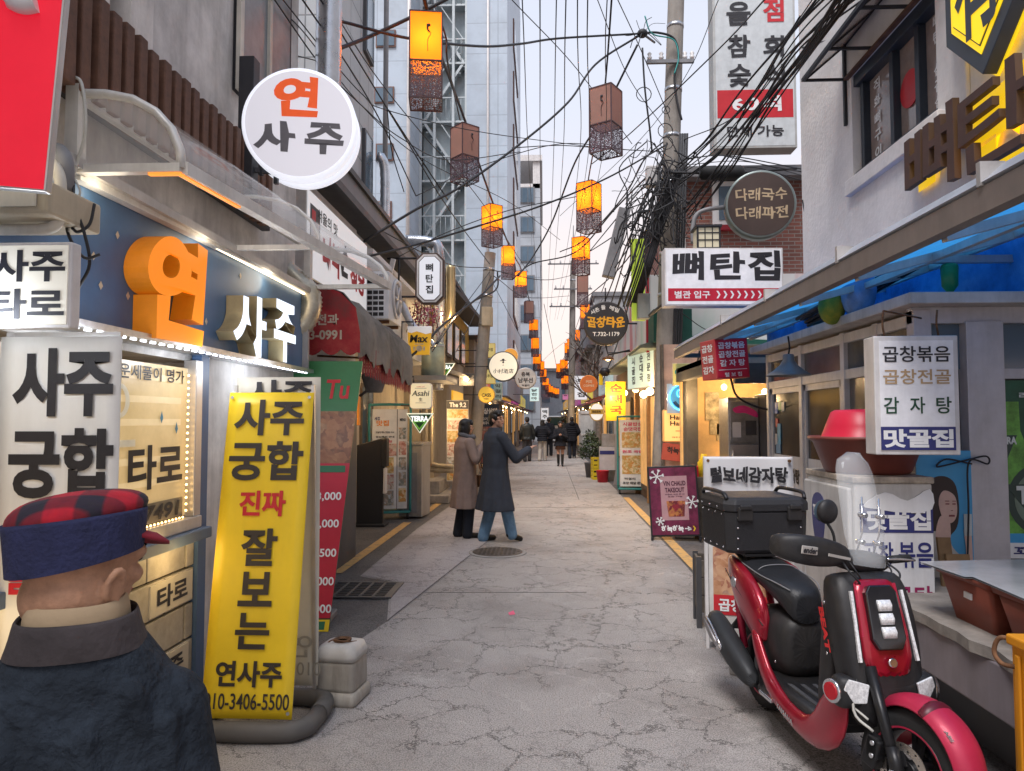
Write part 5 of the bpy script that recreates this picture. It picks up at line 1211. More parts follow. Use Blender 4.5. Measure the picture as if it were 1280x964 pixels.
t=thing('lady_poster','blue poster of a long haired woman holding a glass beside the fridge','poster',(2.62,YN-0.06,1.10))
MB().bb(-0.19,0.16,0.0,0.012,-0.62,0.35).build('sheet',mat('sky blue poster print',(0.06,0.33,0.60),0.45,noise=0.05),t)
def blob(pts):return [(x,z) for x,z in pts]
def smooth2(pts,n=5):
    N_=len(pts);o=[]
    for i in range(N_):
        a,b,c,d=[Vector(pts[(i+k-1)%N_]) for k in range(4)]
        for k in range(n):
            s=k/n;o.append(tuple(0.5*((2*b)+(c-a)*s+(2*a-5*b+4*c-d)*s*s+(3*b-a-3*c+d)*s**3)))
    return o
MB().prism(smooth2([(-0.17,-0.30),(-0.165,-0.02),(-0.12,0.14),(-0.03,0.185),(0.05,0.14),(0.075,0.0),(0.06,-0.14),(0.0,-0.22),(-0.06,-0.34)]),-0.002,0).build('hair_print',mat('dark brown hair print',(0.035,0.022,0.02),0.45),t)
MB().prism(smooth2([(-0.10,-0.18),(-0.12,-0.30),(-0.18,-0.40),(-0.185,-0.615),(0.10,-0.615),(0.12,-0.40),(0.03,-0.28),(-0.01,-0.19)]),-0.004,-0.002).build('shirt_print',mat('cream shirt print',(0.5,0.47,0.42),0.45),t)
sk=mat('skin tone print',(0.64,0.43,0.36),0.45)
mb=MB();mb.prism(smooth2([(-0.055,0.02),(-0.02,0.09),(0.045,0.06),(0.062,-0.02),(0.05,-0.09),(0.015,-0.12),(-0.03,-0.09)]),-0.004,-0.002);mb.prism(smooth2([(-0.05,-0.08),(0.01,-0.10),(0.01,-0.26),(-0.03,-0.33),(-0.08,-0.22)]),-0.005,-0.003);mb.prism(smooth2([(0.10,-0.16),(0.14,-0.13),(0.15,-0.3),(0.15,-0.6),(0.10,-0.6),(0.11,-0.3)]),-0.0055,-0.003);mb.build('skin_print',sk,t)
mb=MB();mb.bb(-0.012,0.012,-0.0058,-0.004,0.0,0.008);mb.bb(0.032,0.052,-0.0058,-0.004,0.0,0.008);mb.bb(-0.014,0.012,-0.0058,-0.004,0.02,0.025);mb.bb(0.032,0.054,-0.0058,-0.004,0.02,0.025);mb.bb(0.008,0.044,-0.0058,-0.004,-0.078,-0.066);mb.bb(0.022,0.034,-0.0058,-0.004,-0.04,-0.036);mb.build('face_print',mat('lip and eye print',(0.22,0.05,0.05),0.4),t)
mb=MB();mb.bb(0.10,0.15,-0.008,-0.006,-0.20,-0.06);mb.build('glass_print',mat('pale glass print',(0.5,0.55,0.55),0.3),t)
o=thing('cardboard_sheet','brown cardboard leaning under the blue poster of a woman','cardboard',(2.52,4.55,0.63))
mb=MB();mb.bb(-0.06,0.08,-0.01,0.01,0.0,0.20);mb.bb(-0.08,0.0,0.03,0.05,0.0,0.30);mb.build('sheet',mat('corrugated cardboard',(0.26,0.16,0.08),0.85,noise=0.15),o,M=Matrix.Rotation(R(-9),4,'X'))
mb=MB();c0=A(1215,580,4.8)
pts=bez([c0+Vector((0,0,0.0)),c0+Vector((-0.16,0,0.03)),c0+Vector((-0.22,0,-0.02)),c0+Vector((-0.05,0,0.02)),c0+Vector((0.09,0,0.05)),c0+Vector((0.10,0,0.0)),c0+Vector((-0.02,0,0.01)),c0+Vector((-0.03,0,-0.3)),c0+Vector((-0.05,0,-0.7))],6);mb.tube(pts,0.006,5)
tag(mb.build('tied_cable',cable_m),'black cable tied in a bow on the lilac post','cable')
# ledge
t=thing('stone_ledge','lilac grey stone ledge with worn top in front of the grill shop','ledge',(2.6,3.0,0))
B=Matrix.Translation((-2.6,-3.0,0))
lm=mat('lilac grey stone',(0.27,0.235,0.25),0.6,noise=0.12,scale=3,dirt=0.25)
MB().bb(2.0,3.6,0.2,4.28,0.33,0.575).build('front_slab',lm,t,0.01,M=B)
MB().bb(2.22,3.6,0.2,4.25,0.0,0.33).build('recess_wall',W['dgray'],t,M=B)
mb=MB();rng=random.Random(8);top=[];n=34
for i in range(n+1):
    y=0.2+(4.86-0.2)*i/n;top.append((1.985+rng.uniform(-0.018,0.022),y))
mb.add([(x,y,0.577) for x,y in top]+[(x,y,0.63) for x,y in top]+[(3.6,y,0.577) for x,y in top]+[(3.6,y,0.63) for x,y in top],
       [(i,i+1,n+2+i,n+1+i) for i in range(n)]+[(n+1+i,n+2+i,3*(n+1)+i+1,3*(n+1)+i) for i in range(n)]+[(2*(n+1)+i+1,2*(n+1)+i,i,i+1) for i in range(n)])
mb.build('top_slab',mat('worn stone top',(0.30,0.27,0.24),0.8,noise=0.2,scale=6,bump=0.4,dirt=0.4),t,M=B)
# bins, sheet
binm=mat('terracotta plastic',(0.26,0.065,0.04),0.5,noise=0.12,dirt=0.2)
bg_='terracotta bins on the ledge'
for y,lb in ((3.72,'terracotta plastic bin farther along the ledge, under the edge of the acrylic sheet'),(3.24,'terracotta plastic bin at the front of the ledge beside the orange barrier')):
    t=thing('plastic_bin',lb,'bin',(2.33,y,0.63),0,bg_)
    mb=MB();rloft(mb,[(0.20,0.17,0.02,0.0),(0.255,0.22,0.02,0.25)]);mb.build('body',binm,t)
    mb=MB();rloft(mb,[(0.265,0.23,0.02,0.225),(0.27,0.235,0.02,0.25),(0.262,0.228,0.02,0.255)]);mb.build('rim',binm,t)
    mb=MB();mb.bb(-0.246,-0.238,-0.05,0.01,0.14,0.17);mb.build('label_scrap',W['clean'],t,M=Matrix.Rotation(R(2),4,'X'))
mb=MB();mb.add([(2.0,3.98,0.895),(2.02,3.6,0.895),(2.06,3.6,0.895),(2.02,3.12,0.895),(2.9,3.0,0.90),(2.95,4.1,0.90)],[(5,4,3,2,1,0)])
mb.add([(2.0,3.98,0.887),(2.02,3.6,0.887),(2.06,3.6,0.887),(2.02,3.12,0.887),(2.9,3.0,0.892),(2.95,4.1,0.892)],[(0,1,2,3,4,5)])
tag(mb.build('acrylic_sheet',mat('dusty acrylic sheet',(0.42,0.42,0.43),0.15,noise=0.15,scale=3,spec=0.7)),'dusty grey acrylic sheet lying across the terracotta bins','sheet')
t=thing('plastic_barrier','orange ribbed plastic barrier hooked on the stone ledge','barrier',(1.845,2.66,0.28))
orm=mat('orange yellow plastic',(0.62,0.25,0.01),0.45,noise=0.06,dirt=0.1)
mb=MB();mb.bb(-0.03,0.035,-0.3,0.27,0.0,0.50)
for i in range(8):mb.bb(-0.042,-0.03,-0.28+i*0.07,-0.25+i*0.07,0.02,0.47)
mb.build('panel',orm,t,0.006);mb=MB();mb.bb(-0.05,0.075,-0.3,0.275,0.50,0.54);mb.build('top_rim',orm,t,0.008)
mb=MB();mb.tube(bez([(-0.02,0.25,0.52),(-0.05,0.31,0.51),(-0.06,0.33,0.45),(-0.05,0.30,0.415),(-0.03,0.24,0.42)],5),0.009,8);mb.build('hook',W['rust'],t)
# hanging box sign
t=sign2('box_sign','white hanging box sign with five rows of dishes and a navy bottom band','hanging sign',A(1146,494,4.2)+Vector((0,0,0)),0.46,0.68,0.15,rz=R(-3),face=mat('white sign acrylic',(0.82,0.82,0.84),0.35,dirt=0.1),frame=W['alup'],border=0.028,
    bands=((W['navy'],-0.44,0.44,-0.46,-0.265),),
    texts=((W['ink'],[('곱창볶음',0,0.345,0.135,0.80,{'bold':0.015})]),(mat('faded ochre letter',(0.45,0.30,0.16),0.5),[('곱창전골',0,0.155,0.125,0.80,{'bold':0.015})]),(W['dgreen'],[('감',-0.31,-0.085,0.14,0.18,{'bold':0.015}),('자',0,-0.085,0.14,0.18,{'bold':0.015}),('탕',0.31,-0.085,0.14,0.18,{'bold':0.015})]),(W['clean'],[('맛골집',0,-0.362,0.155,0.82,{'bold':0.04})])))
mb=MB()
for x in (-0.14,0.16):mb.tube(bez([(x,0.07,0.34),(x-0.01,0.07,0.42),(x+0.01,0.1,0.50)],4),0.006,5)
mb.tube([(-0.13,0.1,0.5),(0.17,0.3,0.48)],0.006,5);mb.build('hanger',W['rust'],t)
# red cube sign
t=sign2('cube_sign','red tilted cube sign with white rows of dishes under the blue tarpaulin','hanging sign',A(915,448,8.0),0.40,0.44,0.34,rz=R(14),ry=R(-4),face=mat('crimson sign face',(0.40,0.012,0.035),0.4,emit=0.05),frame=mat('crimson sign side',(0.48,0.05,0.06),0.45),border=0.015,
    texts=((W['clean'],[('곱창볶음',0,0.33,0.17,0.8,{'bold':0.03}),('곱창전골',0,0.11,0.17,0.8,{'bold':0.03}),('감 자 탕',0,-0.11,0.17,0.75,{'bold':0.03}),('털 보 집',0,-0.40,0.11,0.5,{'bold':0.02})]),),bands=((W['clean'],-0.42,0.42,-0.285,-0.27),))
mb=MB()
for i,s in enumerate(('곱창','전골','감자')):write(mb,s,-0.17,0.13-0.12*i,0.085,0.26,bold=0.03,y=0)
mb.build('side_lettering',W['clean'],t,M=Matrix.Translation((-0.203,0,0))@Matrix.Rotation(R(-90),4,'Z'))
mb=MB();mb.tube(bez([(0.02,0.1,-0.22),(0.08,0.1,-0.42),(0.3,0.1,-0.55),(0.52,0.05,-0.62)],6),0.012,6);mb.build('cable',cable_m,t)
MB().tube([(0,0.17,0.22),(0,0.17,0.32)],0.015,6).build('hanger',W['iron'],t)
# pendant lamp
t=thing('pendant_lamp','grey enamel pendant lamp hanging from the off white roof slab','pendant lamp',A(986,470,6.6))
mb=MB();mb.lathe([(0.195,0.0),(0.19,0.012),(0.13,0.05),(0.075,0.10),(0.052,0.14),(0.048,0.19),(0.04,0.195),(0.0,0.196)],n=28,caps=False);mb.build('shade',mat('grey enamel',(0.24,0.25,0.26),0.35,0.2),t)
MB().tube(bez([(0,0,0.19),(0.01,0,0.26),(0.0,0,0.36)],4),0.008,6).build('cord',cable_m,t);MB().ell((0,0,0.07),(0.035,0.035,0.05)).build('bulb',W['clean'],t)
# fridge and basin
t=thing('old_fridge','old white undercounter fridge with rusty top and torn stickers','fridge',(2.08,4.78,0))
frm=mat('old white enamel',(0.58,0.56,0.53),0.45,noise=0.08,dirt=0.4)
MB().bb(-0.23,0.23,-0.36,0.40,0.05,1.27).build('body',frm,t,0.012)
MB().bb(-0.24,0.24,-0.37,0.41,1.27,1.31).build('top',mat('rust stained enamel',(0.48,0.41,0.33),0.6,noise=0.35,scale=10,dirt=0.5),t,0.008)
MB().bb(-0.20,0.225,-0.366,-0.361,0.10,1.0).build('white_sheet',W['white'],t)
MB().bb(-0.20,0.225,-0.369,-0.366,0.98,1.15).build('navy_band',W['navy'],t)
mb=MB();mb.prism(smooth2([(-0.18,1.14),(-0.05,1.22),(0.08,1.17),(0.21,1.24),(0.22,1.12),(0.05,1.10),(-0.1,1.12)],3),-0.371,-0.366);mb.build('torn_paper',W['clean'],t)
mb=MB();write(mb,'맛',-0.10,1.055,0.12,0.12,bold=0.04,y=-0.372);write(mb,'골',0.02,1.065,0.13,0.13,bold=0.04,y=-0.372);write(mb,'집',0.15,1.06,0.13,0.12,bold=0.04,y=-0.372);mb.build('lettering',W['clean'],t)
mb=MB();write(mb,'볶음',0.12,0.85,0.15,0.20,bold=0.02,y=-0.369);write(mb,'곱창',-0.10,0.85,0.15,0.18,bold=0.02,y=-0.369);mb.build('black_lettering',W['navy'],t)
mb=MB();write(mb,'곰탕',0.10,0.60,0.14,0.22,bold=0.02,y=-0.369);mb.build('red_lettering',mat('wine print',(0.3,0.02,0.1),0.45),t)
mb=MB();mb.bb(-0.26,-0.23,-0.34,0.38,0.07,1.24);dr=mb.build('door',frm,t,0.01)
MB().prism(smooth2([(-0.10,1.12),(0.0,1.17),(0.10,1.12),(0.10,0.95),(0.0,0.75),(-0.10,0.95)],3),0,0.003).build('sticker',W['navy'],dr,M=Matrix.Translation((-0.2635,0.12,0))@Matrix.Rotation(R(-90),4,'Z'))
mb=MB();write(mb,'TERRA',0,1.05,0.07,0.16,bold=0.05,y=0);mb.build('sticker_lettering',W['clean'],dr,M=Matrix.Translation((-0.2675,0.12,0))@Matrix.Rotation(R(-90),4,'Z'))
t=thing('brown_basin','wide reddish brown plastic basin standing on the old fridge','basin',(2.09,4.78,1.31))
MB().lathe([(0.24,0.0),(0.26,0.02),(0.325,0.20),(0.355,0.215),(0.355,0.235),(0.33,0.235),(0.30,0.19),(0.25,0.04),(0.0,0.03)],n=36,caps=True).build('bowl',mat('red brown plastic',(0.17,0.045,0.035),0.45,noise=0.1),t)
t=thing('red_basin','bright red plastic basin turned upside down in the brown basin','basin',(2.07,4.80,1.50))
MB().lathe([(0.255,0.0),(0.262,0.02),(0.25,0.03),(0.22,0.11),(0.185,0.20),(0.16,0.215),(0.0,0.22)],n=36).build('bowl',mat('bright red plastic',(0.58,0.015,0.045),0.35,noise=0.04),t)
MB().lathe([(0.20,-0.10),(0.22,0.0)],n=30).build('steel_bowl',W['steel'],t)
# clutter on the roof slab
t=thing('bundled_bag','bundle in green and yellow netting lying on the roof slab','bag',A(1040,386,5.9))
mb=MB();mb.ell((0,0,0.02),(0.10,0.13,0.15));mb.build('netting',fabric('green yellow netting',(0.10,0.22,0.03),(0.42,0.35,0.03),(0.03,0.10,0.05)),t)
MB().lathe([(0.03,0),(0.05,0.06)],(0,0,0.14),8).build('knot',W['yellow'],t)
t=thing('bundled_bag','large pale blue plastic bag lying on the roof slab','bag',A(1073,368,5.7))
mb=MB();mb.ell((0,0,0.02),(0.12,0.18,0.21));mb.build('sack',mat('pale blue plastic bag',(0.16,0.30,0.55),0.3,noise=0.25,scale=8,bump=0.5),t);MB().lathe([(0.03,0),(0.06,0.08)],(0.02,0,0.2),8).build('knot',mat('tan cloth',(0.35,0.2,0.06),0.8),t)
rng=random.Random(6)
t=thing('pipe_bundle','bundle of black steel tubes on the roof slab under the tarpaulin','pipes',(2.66,5.4,2.50))
for i in range(9):
    MB().tube([(-0.18+rng.uniform(-0.12,0.1),1.4,0.03+0.03*(i%3)),(0.05+rng.uniform(-0.15,0.15),-0.3,0.33+0.05*(i%3))],0.018,6).build('tube',W['iron'],t)
MB().bb(-0.1,0.1,-0.4,-0.1,0.33,0.52).build('motor',W['black'],t,0.02)
t=thing('green_bottle','green plastic bottle hanging upside down below the tarpaulin','bottle',A(1187,345,5.0))
MB().lathe([(0.0,-0.17),(0.012,-0.16),(0.014,-0.12),(0.05,-0.07),(0.055,0.06),(0.045,0.08),(0.0,0.082)],n=16).build('body',mat('translucent green plastic',(0.02,0.22,0.08),0.3),t);MB().lathe([(0.016,-0.19),(0.016,-0.165)],n=12).build('cap',W['clean'],t)
mb=MB();mb.bb(2.0,4.0,4.98,5.03,2.72,2.77);tag(mb.build('steel_beam',W['alu']),'horizontal steel beam under the blue tarpaulin carrying a green bottle','beam')
# banner with white sheet in front of the shop
t=thing('white_banner','white cloth banner with six black brush letters behind the black delivery box','banner',(1.60,5.75,0.90),R(-4))
mb=MB();cloth(mb,0.68,0.46,seed=7,amp=0.012,nx=14);mb.build('cloth',mat('white soft cloth',(0.68,0.68,0.70),0.7,noise=0.03),t)
mb=MB();write(mb,'털보네감자탕',0.0,0.32,0.125,0.59,bold=0.045,y=-0.022,wob=0.04);mb.build('lettering',W['ink'],t)
mb=MB()
for x in (-0.31,0.31):mb.lathe([(0.012,-0.02),(0.012,0.0)],(x,0,0.43),10,'y')
mb.build('eyelet',W['rust'],t);mb=MB()
for x in (-0.33,0.33):mb.beam((x,0.03,-0.9),(x,0.03,0.46),0.022,0.022)
mb.beam((-0.33,0.03,0.45),(0.33,0.03,0.45),0.02,0.02);mb.build('stand',W['alup'],t)
t=thing('food_board','low A-board with a fried food photograph behind the scooter tail','sign board',(1.40,5.30,0.0),R(-12))
Mf=Matrix.Rotation(R(-10),4,'X')
MB().bb(-0.21,0.24,0,0.02,0.05,0.80).build('panel',mat('white board print',(0.6,0.58,0.55),0.5),t,M=Mf);MB().bb(-0.18,0.22,-0.004,0,0.38,0.72).build('food_photo',food('fried tripe photograph',[(0.2,0.08,0.04),(0.42,0.2,0.1),(0.55,0.33,0.2),(0.3,0.1,0.06),(0.5,0.4,0.3)],18),t,M=Mf)
MB().bb(-0.18,0.22,-0.005,0,0.24,0.38).build('red_band',W['red'],t,M=Mf);mb=MB();write(mb,'곱창',-0.06,0.31,0.09,0.17,bold=0.03,y=-0.009);mb.build('lettering',W['clean'],t,M=Mf)
mb=MB();mb.beam((-0.225,-0.004,0.0),(-0.225,-0.004,0.86),0.022,0.03);mb.beam((0.25,-0.004,0.0),(0.25,-0.004,0.86),0.022,0.03);mb.build('frame',W['alup'],t,M=Mf)
t=thing('wooden_box','dark weathered wooden planter box behind the scooter','planter',(1.42,5.85,0.0),R(-6))
mb=MB()
for i in range(3):mb.bb(-0.20,0.20,-0.012,0.012,0.12+i*0.14,0.25+i*0.14)
mb.bb(-0.20,0.2,0.26,0.28,0.12,0.54);mb.bb(-0.2,-0.18,0,0.27,0.12,0.54);mb.bb(0.18,0.2,0,0.27,0.12,0.54);mb.bb(-0.19,0.19,0.0,0.27,0.12,0.14);mb.build('planks',W['dwood'],t,0.004)
for x in (-0.19,0.19):
    for y in (0.0,0.27):MB().bb(x-0.02,x+0.02,y-0.02,y+0.02,0,0.56).build('leg',W['dgray'],t)
t=thing('concrete_block','small worn concrete block on the road under the exhaust of the scooter','concrete block',G(930,838),R(-25))
MB().bb(-0.07,0.12,-0.14,0.14,0,0.09).build('block',W['conc'],t,0.012)
# ================================================================ RIGHT, MIDDLE AND FAR
t=sign2('box_sign','large white box sign with heavy black brush letters and a red arrow band','hanging sign',A(905,346,9.8),1.60,0.79,0.24,rz=R(2),face=mat('bright white sign face',(0.78,0.78,0.80),0.35,emit=0.06),frame=W['alup'],border=0.02,
    bands=((mat('signal red print',(0.50,0.015,0.04),0.4),-0.475,0.475,-0.42,-0.20),),
    texts=((W['ink'],[('뼈',-0.30,0.19,0.50,0.27,{'bold':0.035,'wob':0.02}),('탄',0.03,0.19,0.48,0.29,{'bold':0.035,'wob':0.02}),('집',0.34,0.19,0.52,0.27,{'bold':0.035,'wob':0.02})]),(W['clean'],[('별관 입구',-0.27,-0.31,0.13,0.30,{'bold':0.02})]+[('❯',-0.05+0.058*i,-0.31,0.13,None,{'bold':0.01}) for i in range(8)])))
mb=MB();mb.tube([(0.5,0.24,0.2),(0.5,1.2,0.2)],0.03,8);mb.tube([(-0.6,0.24,-0.2),(-0.6,2.6,-0.2)],0.03,8);mb.build('arm',W['iron'],t)
t,r=round_sign('round_sign','large dark brown round sign with pale brush letters above the white box sign','round sign',(951,255),43,11.0,0.22,mat('matt dark brown',(0.065,0.042,0.036),0.6),mat('green grey rim',(0.22,0.26,0.25),0.35,0.4),n=56,rz=R(-6),
    texts=((mat('pale tan letter',(0.50,0.38,0.24),0.5),[('다래국수',0.02,0.28,0.36,1.45,{'bold':0.02,'wob':0.05}),('다래파전',0.02,-0.26,0.36,1.45,{'bold':0.02,'wob':0.05})]),))
MB().tube(bez([(-r,0.1,0.0),(-r-0.25,0.1,-0.02),(-r-0.42,0.1,-0.10),(-r-0.48,0.1,-0.3),(-r-0.48,0.1,-0.55)],5),0.035,8).build('arm',W['gray'],t)
t=thing('lattice_lamp','small square lattice lamp with black frame on top of the white box sign','lamp',A(886,309,9.9))
MB().bb(-0.15,0.15,0,0.3,0,0.27).build('shade',lit('cream paper shade',(0.55,0.5,0.36),0.12),t)
mb=MB()
for x in (-0.15,0.15):mb.bb(x-0.012,x+0.012,-0.012,0.012,-0.02,0.29)
for z in (-0.01,0.10,0.2,0.28):mb.bb(-0.16,0.16,-0.010,0.008,z-0.008,z+0.008)
for x in (-0.05,0.05):mb.bb(x-0.006,x+0.006,-0.009,0.006,0,0.28)
mb.bb(-0.18,0.18,-0.03,0.33,0.28,0.31);mb.build('frame',W['iron'],t)
# brick building and tall sign
t=thing('brick_building','red brown brick building behind the round brown sign','building',(5,15,0))
B=Matrix.Translation((-5,-15,0))
MB().bb(2.75,9,14.0,20,2.9,6.3).build('wall',brick_m,t,M=B);mb=MB();mb.bb(2.6,9.2,13.7,20,6.3,6.5);mb.build('roof',W['gray'],t,M=B)
for x in (3.18,):
    a=A(890,283,14.0);b=A(930,228,14.0)
    f=MB().bb(a.x,b.x,13.93,14.0,a.z,b.z).build('window',W['clean'],t,M=B);MB().bb(a.x+0.12,b.x-0.1,13.915,13.93,a.z+0.1,b.z-0.1).build('pane',W['glassblue'],f,M=B);MB().bb(a.x,b.x,13.88,14,a.z-0.1,a.z-0.002).build('sill',W['dred'],f,M=B)
MB().bb(2.62,2.74,13.9,14.0,2.9,6.3).build('downpipe',W['alup'],t,M=B)
MB().bb(2.4,9,13.6,20,0,2.9).build('ground_floor',mat('pale grey render',(0.5,0.5,0.52),0.7,dirt=0.3),t,M=B)
mb=MB();mb.prism([(2.2,2.9),(5.2,2.9),(5.2,3.0),(2.5,3.15)],12.9,13.6);mb.build('green_canopy',mat('dark green canopy',(0.02,0.13,0.10),0.5),t,M=B)
a=A(893,186,12.5);b=A(991,-120,12.5)
t=sign2('tall_sign','tall white vertical sign with brush letters and a red band behind the cables','sign',((a.x+b.x)/2,12.5,(a.z+b.z)/2),b.x-a.x,b.z-a.z,0.35,face=mat('cool white sign sheet',(0.56,0.59,0.60),0.4,dirt=0.1),frame=mat('silver sign edge',(0.45,0.45,0.43),0.4,0.3),border=0.04,texts=())
hh=b.z-a.z;ww=b.x-a.x
def tz(py):return (CAMH+(525-py)/FPX*12.5-(a.z+b.z)/2)
def tx(px):return A(px,100,12.5).x-(a.x+b.x)/2
mb=MB()
for c,px,py,h in (('을',924,12,0.42),('참',924,54,0.40),('숯',924,92,0.40),('회',968,55,0.38),('식',968,92,0.38),('한',924,-35,0.42)):write(mb,c,tx(px),tz(py),h,h*0.95,bold=0.03,y=-0.0125,wob=0.03)
write(mb,'단체 가능',tx(943),tz(163),0.2,0.98,bold=0.02,y=-0.0125,wob=0.02);mb.build('lettering',W['ink'],t)
mb=MB();write(mb,'점',tx(968),tz(8),0.42,0.36,bold=0.03,y=-0.0125);mb.build('red_lettering',W['red'],t)
MB().bb(-ww/2+0.06,ww/2-0.06,-0.0065,-0.0042,tz(146),tz(110)).build('printed_band',W['red'],t);mb=MB();write(mb,'60석',tx(945),tz(128),0.28,0.85,bold=0.03,y=-0.0125,wob=0.03);mb.build('white_lettering',W['clean'],t)
MB().bb(ww/2,ww/2+0.7,0.1,0.2,tz(75),tz(70)).build('arm',W['iron'],t)
# big utility pole
rp_=pole('utility_pole','thick concrete utility pole wrapped in cables on the right',(1.95,12.3,0),(2.36,12.3,10.2),0.165,0.135,arms=((0.76,(0.5,0.3),0.0),),fittings=(0.37,0.44,0.56,0.64,0.72,0.83))
mb=MB()
for i in range(4):mb.tube([Vector((0.10+0.04*i+0.041*z,-0.19,z)) for z in (0.3,2,4,6.5)],0.02,6)
mb.build('riser_cable',cable_m,rp_)
mb=MB();mb.lathe([(0.09,-0.16),(0.105,-0.13),(0.105,0.13),(0.09,0.16)],n=16);o=mb.build('splice_drum',W['black'],rp_);o.location=(-0.02,-0.42,5.05);o.rotation_euler=(R(90),0,R(20))
MB().box((-0.28,-0.2,3.55),(0.20,0.2,0.42)).build('junction_box',mat('green grey box',(0.28,0.30,0.28),0.5,dirt=0.3),rp_,0.01)
MB().box((-0.12,-0.22,5.75),(0.2,0.18,0.34)).build('meter_box',W['alup'],rp_,0.01)
# cafe alcove
t=thing('cafe_shop','small cafe front with warm lit alcove between the grill shop and the pole','shop front',(3,10,0))
B=Matrix.Translation((-3,-10,0))
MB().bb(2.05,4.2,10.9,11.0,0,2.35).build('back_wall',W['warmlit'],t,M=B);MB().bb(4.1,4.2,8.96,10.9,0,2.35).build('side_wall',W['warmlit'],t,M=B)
MB().bb(2.0,4.2,8.96,10.9,2.35,2.42).build('ceiling',W['cream'],t,M=B)
mb=MB();mb.bb(2.35,4.2,8.96,9.05,2.1,2.35);mb.bb(2.08,2.24,10.6,10.9,0,2.35);mb.bb(2.0,2.1,8.96,11,2.22,2.42);mb.build('frame',mat('dark brown grey timber',(0.10,0.095,0.085),0.6,noise=0.2),t,M=B)
mb=MB()
for (px,py,w_,h_) in ((890,508,0.2,0.42),(893,534,0.14,0.22),(912,512,0.2,0.3),(905,540,0.22,0.25)):
    p=A(px,py,10.89);mb.bb(p.x-w_/2,p.x+w_/2,10.87,10.9,p.z-h_/2,p.z+h_/2)
mb.build('picture',mat('pinned paper picture',(0.45,0.40,0.28),0.6,noise=0.5,scale=9),t,M=B)
mb=MB()
for p in (A(956,490,9.6),A(905,484,10.3)):mb.ell(p,(0.04,0.04,0.045))
mb.build('bulb',W['bulb'],t,M=B)
plamp('cafe_glow',(2.9,9.9,2.05),26);plamp('alley_glow',(1.95,10.4,1.95),10)
t=thing('steel_fridge','tall stainless fridge with pink sticker inside the warm cafe alcove','fridge',(2.62,9.6,0))
MB().bb(-0.20,0.20,0,0.5,0.05,1.95).build('body',W['steel'],t,0.01)
MB().bb(-0.18,0.19,-0.02,0,0.1,1.32).build('lower_door',mat('pale brushed steel',(0.55,0.52,0.50),0.35,0.6),t,0.006);MB().bb(-0.18,0.19,-0.02,0,1.35,1.9).build('upper_door',W['steel'],t,0.006)
mb=MB();mb.prism(smooth2([(-0.14,1.80),(0.0,1.84),(0.16,1.76),(0.17,1.68),(0.02,1.74),(-0.1,1.74)],3),-0.024,-0.02);mb.build('sticker',mat('hot pink sticker',(0.75,0.05,0.3),0.4),t)
mb=MB();mb.bb(0.02,0.16,-0.024,-0.02,1.45,1.64);mb.build('photo',W['dgray'],t);mb=MB();mb.bb(-0.15,-0.04,-0.024,-0.02,1.42,1.62);mb.build('note',W['clean'],t)
MB().tube([(-0.15,-0.04,0.8),(-0.15,-0.04,1.25)],0.012,6).build('handle',W['alu'],t)
t=thing('cooler_cabinet','dark glass drinks cooler with stickers right of the stainless fridge','cooler',(2.98,9.3,0))
MB().bb(-0.16,0.26,0,0.5,0.05,1.98).build('body',W['dgray'],t,0.01);MB().bb(-0.13,0.23,-0.01,0,0.2,1.9).build('door',mat('smoky print door',(0.12,0.12,0.13),0.3,noise=0.5,scale=9),t)
mb=MB();mb.bb(-0.11,0.1,-0.014,-0.01,1.05,1.2);mb.build('yellow_label',W['yellow'],t);mb=MB();write(mb,'BAR',-0.02,1.8,0.07,0.18,bold=0.03,y=-0.014);mb.build('lettering',mat('pale blue letter',(0.2,0.4,0.55),0.4),t)
t=thing('yellow_mop_bucket','yellow plastic jug and mop standing inside the cafe alcove','jug',(2.25,10.3,0.85))
MB().lathe([(0.08,0),(0.09,0.2),(0.05,0.26),(0.04,0.32)],n=14).build('jug',W['yellow'],t);MB().bb(-0.16,0.16,-0.12,0.16,-0.85,0.0).build('stool',W['dwood'],t)
# wall by the pole with the neon and Hanok lightbox
t=thing('pink_wall','narrow salmon plaster wall behind the neon face sign','wall',(2.25,12.0,0))
MB().bb(-0.28,0.32,0,0.5,0,2.9).build('plaster',mat('salmon plaster',(0.50,0.33,0.25),0.8,noise=0.15,dirt=0.25),t);MB().bb(-0.3,-0.27,-0.03,0.5,0,2.9).build('edge_board',W['dwood'],t)
t=thing('neon_sign','round blue neon smiling face sign above the orange lightbox','neon sign',A(853,497,11.6))
MB().lathe([(0.205,0.0),(0.2,-0.012)],n=40,axis='y',smooth=False).build('disc',lit('cyan lit acrylic',(0.05,0.28,0.45),0.25),t)
MB().bb(-0.24,0.26,0.003,0.04,-0.25,0.22).build('panel',mat('pale blue board',(0.35,0.45,0.55),0.4),t)
neon=mat('cyan neon tube',(0.1,0.6,1.0),0.3,noise=0,emit=2.6,ecol=(0.08,0.62,1.0))
mb=MB();mb.tube([(0.205*math.cos(2*math.pi*i/40),-0.025,0.205*math.sin(2*math.pi*i/40)) for i in range(41)],0.011,6)
for x in (-0.06,0.06):mb.tube([(x+0.026*math.cos(2*math.pi*i/16),-0.025,0.065+0.055*math.sin(2*math.pi*i/16)) for i in range(17)],0.007,6)
mb.build('tube',neon,t)
mb=MB();mb.tube([(0.14*math.cos(R(a)),-0.02,-0.02+0.13*math.sin(R(a))) for a in range(200,341,10)],0.028,6);mb.build('mouth',mat('dark navy mouth',(0.02,0.06,0.12),0.5),t)
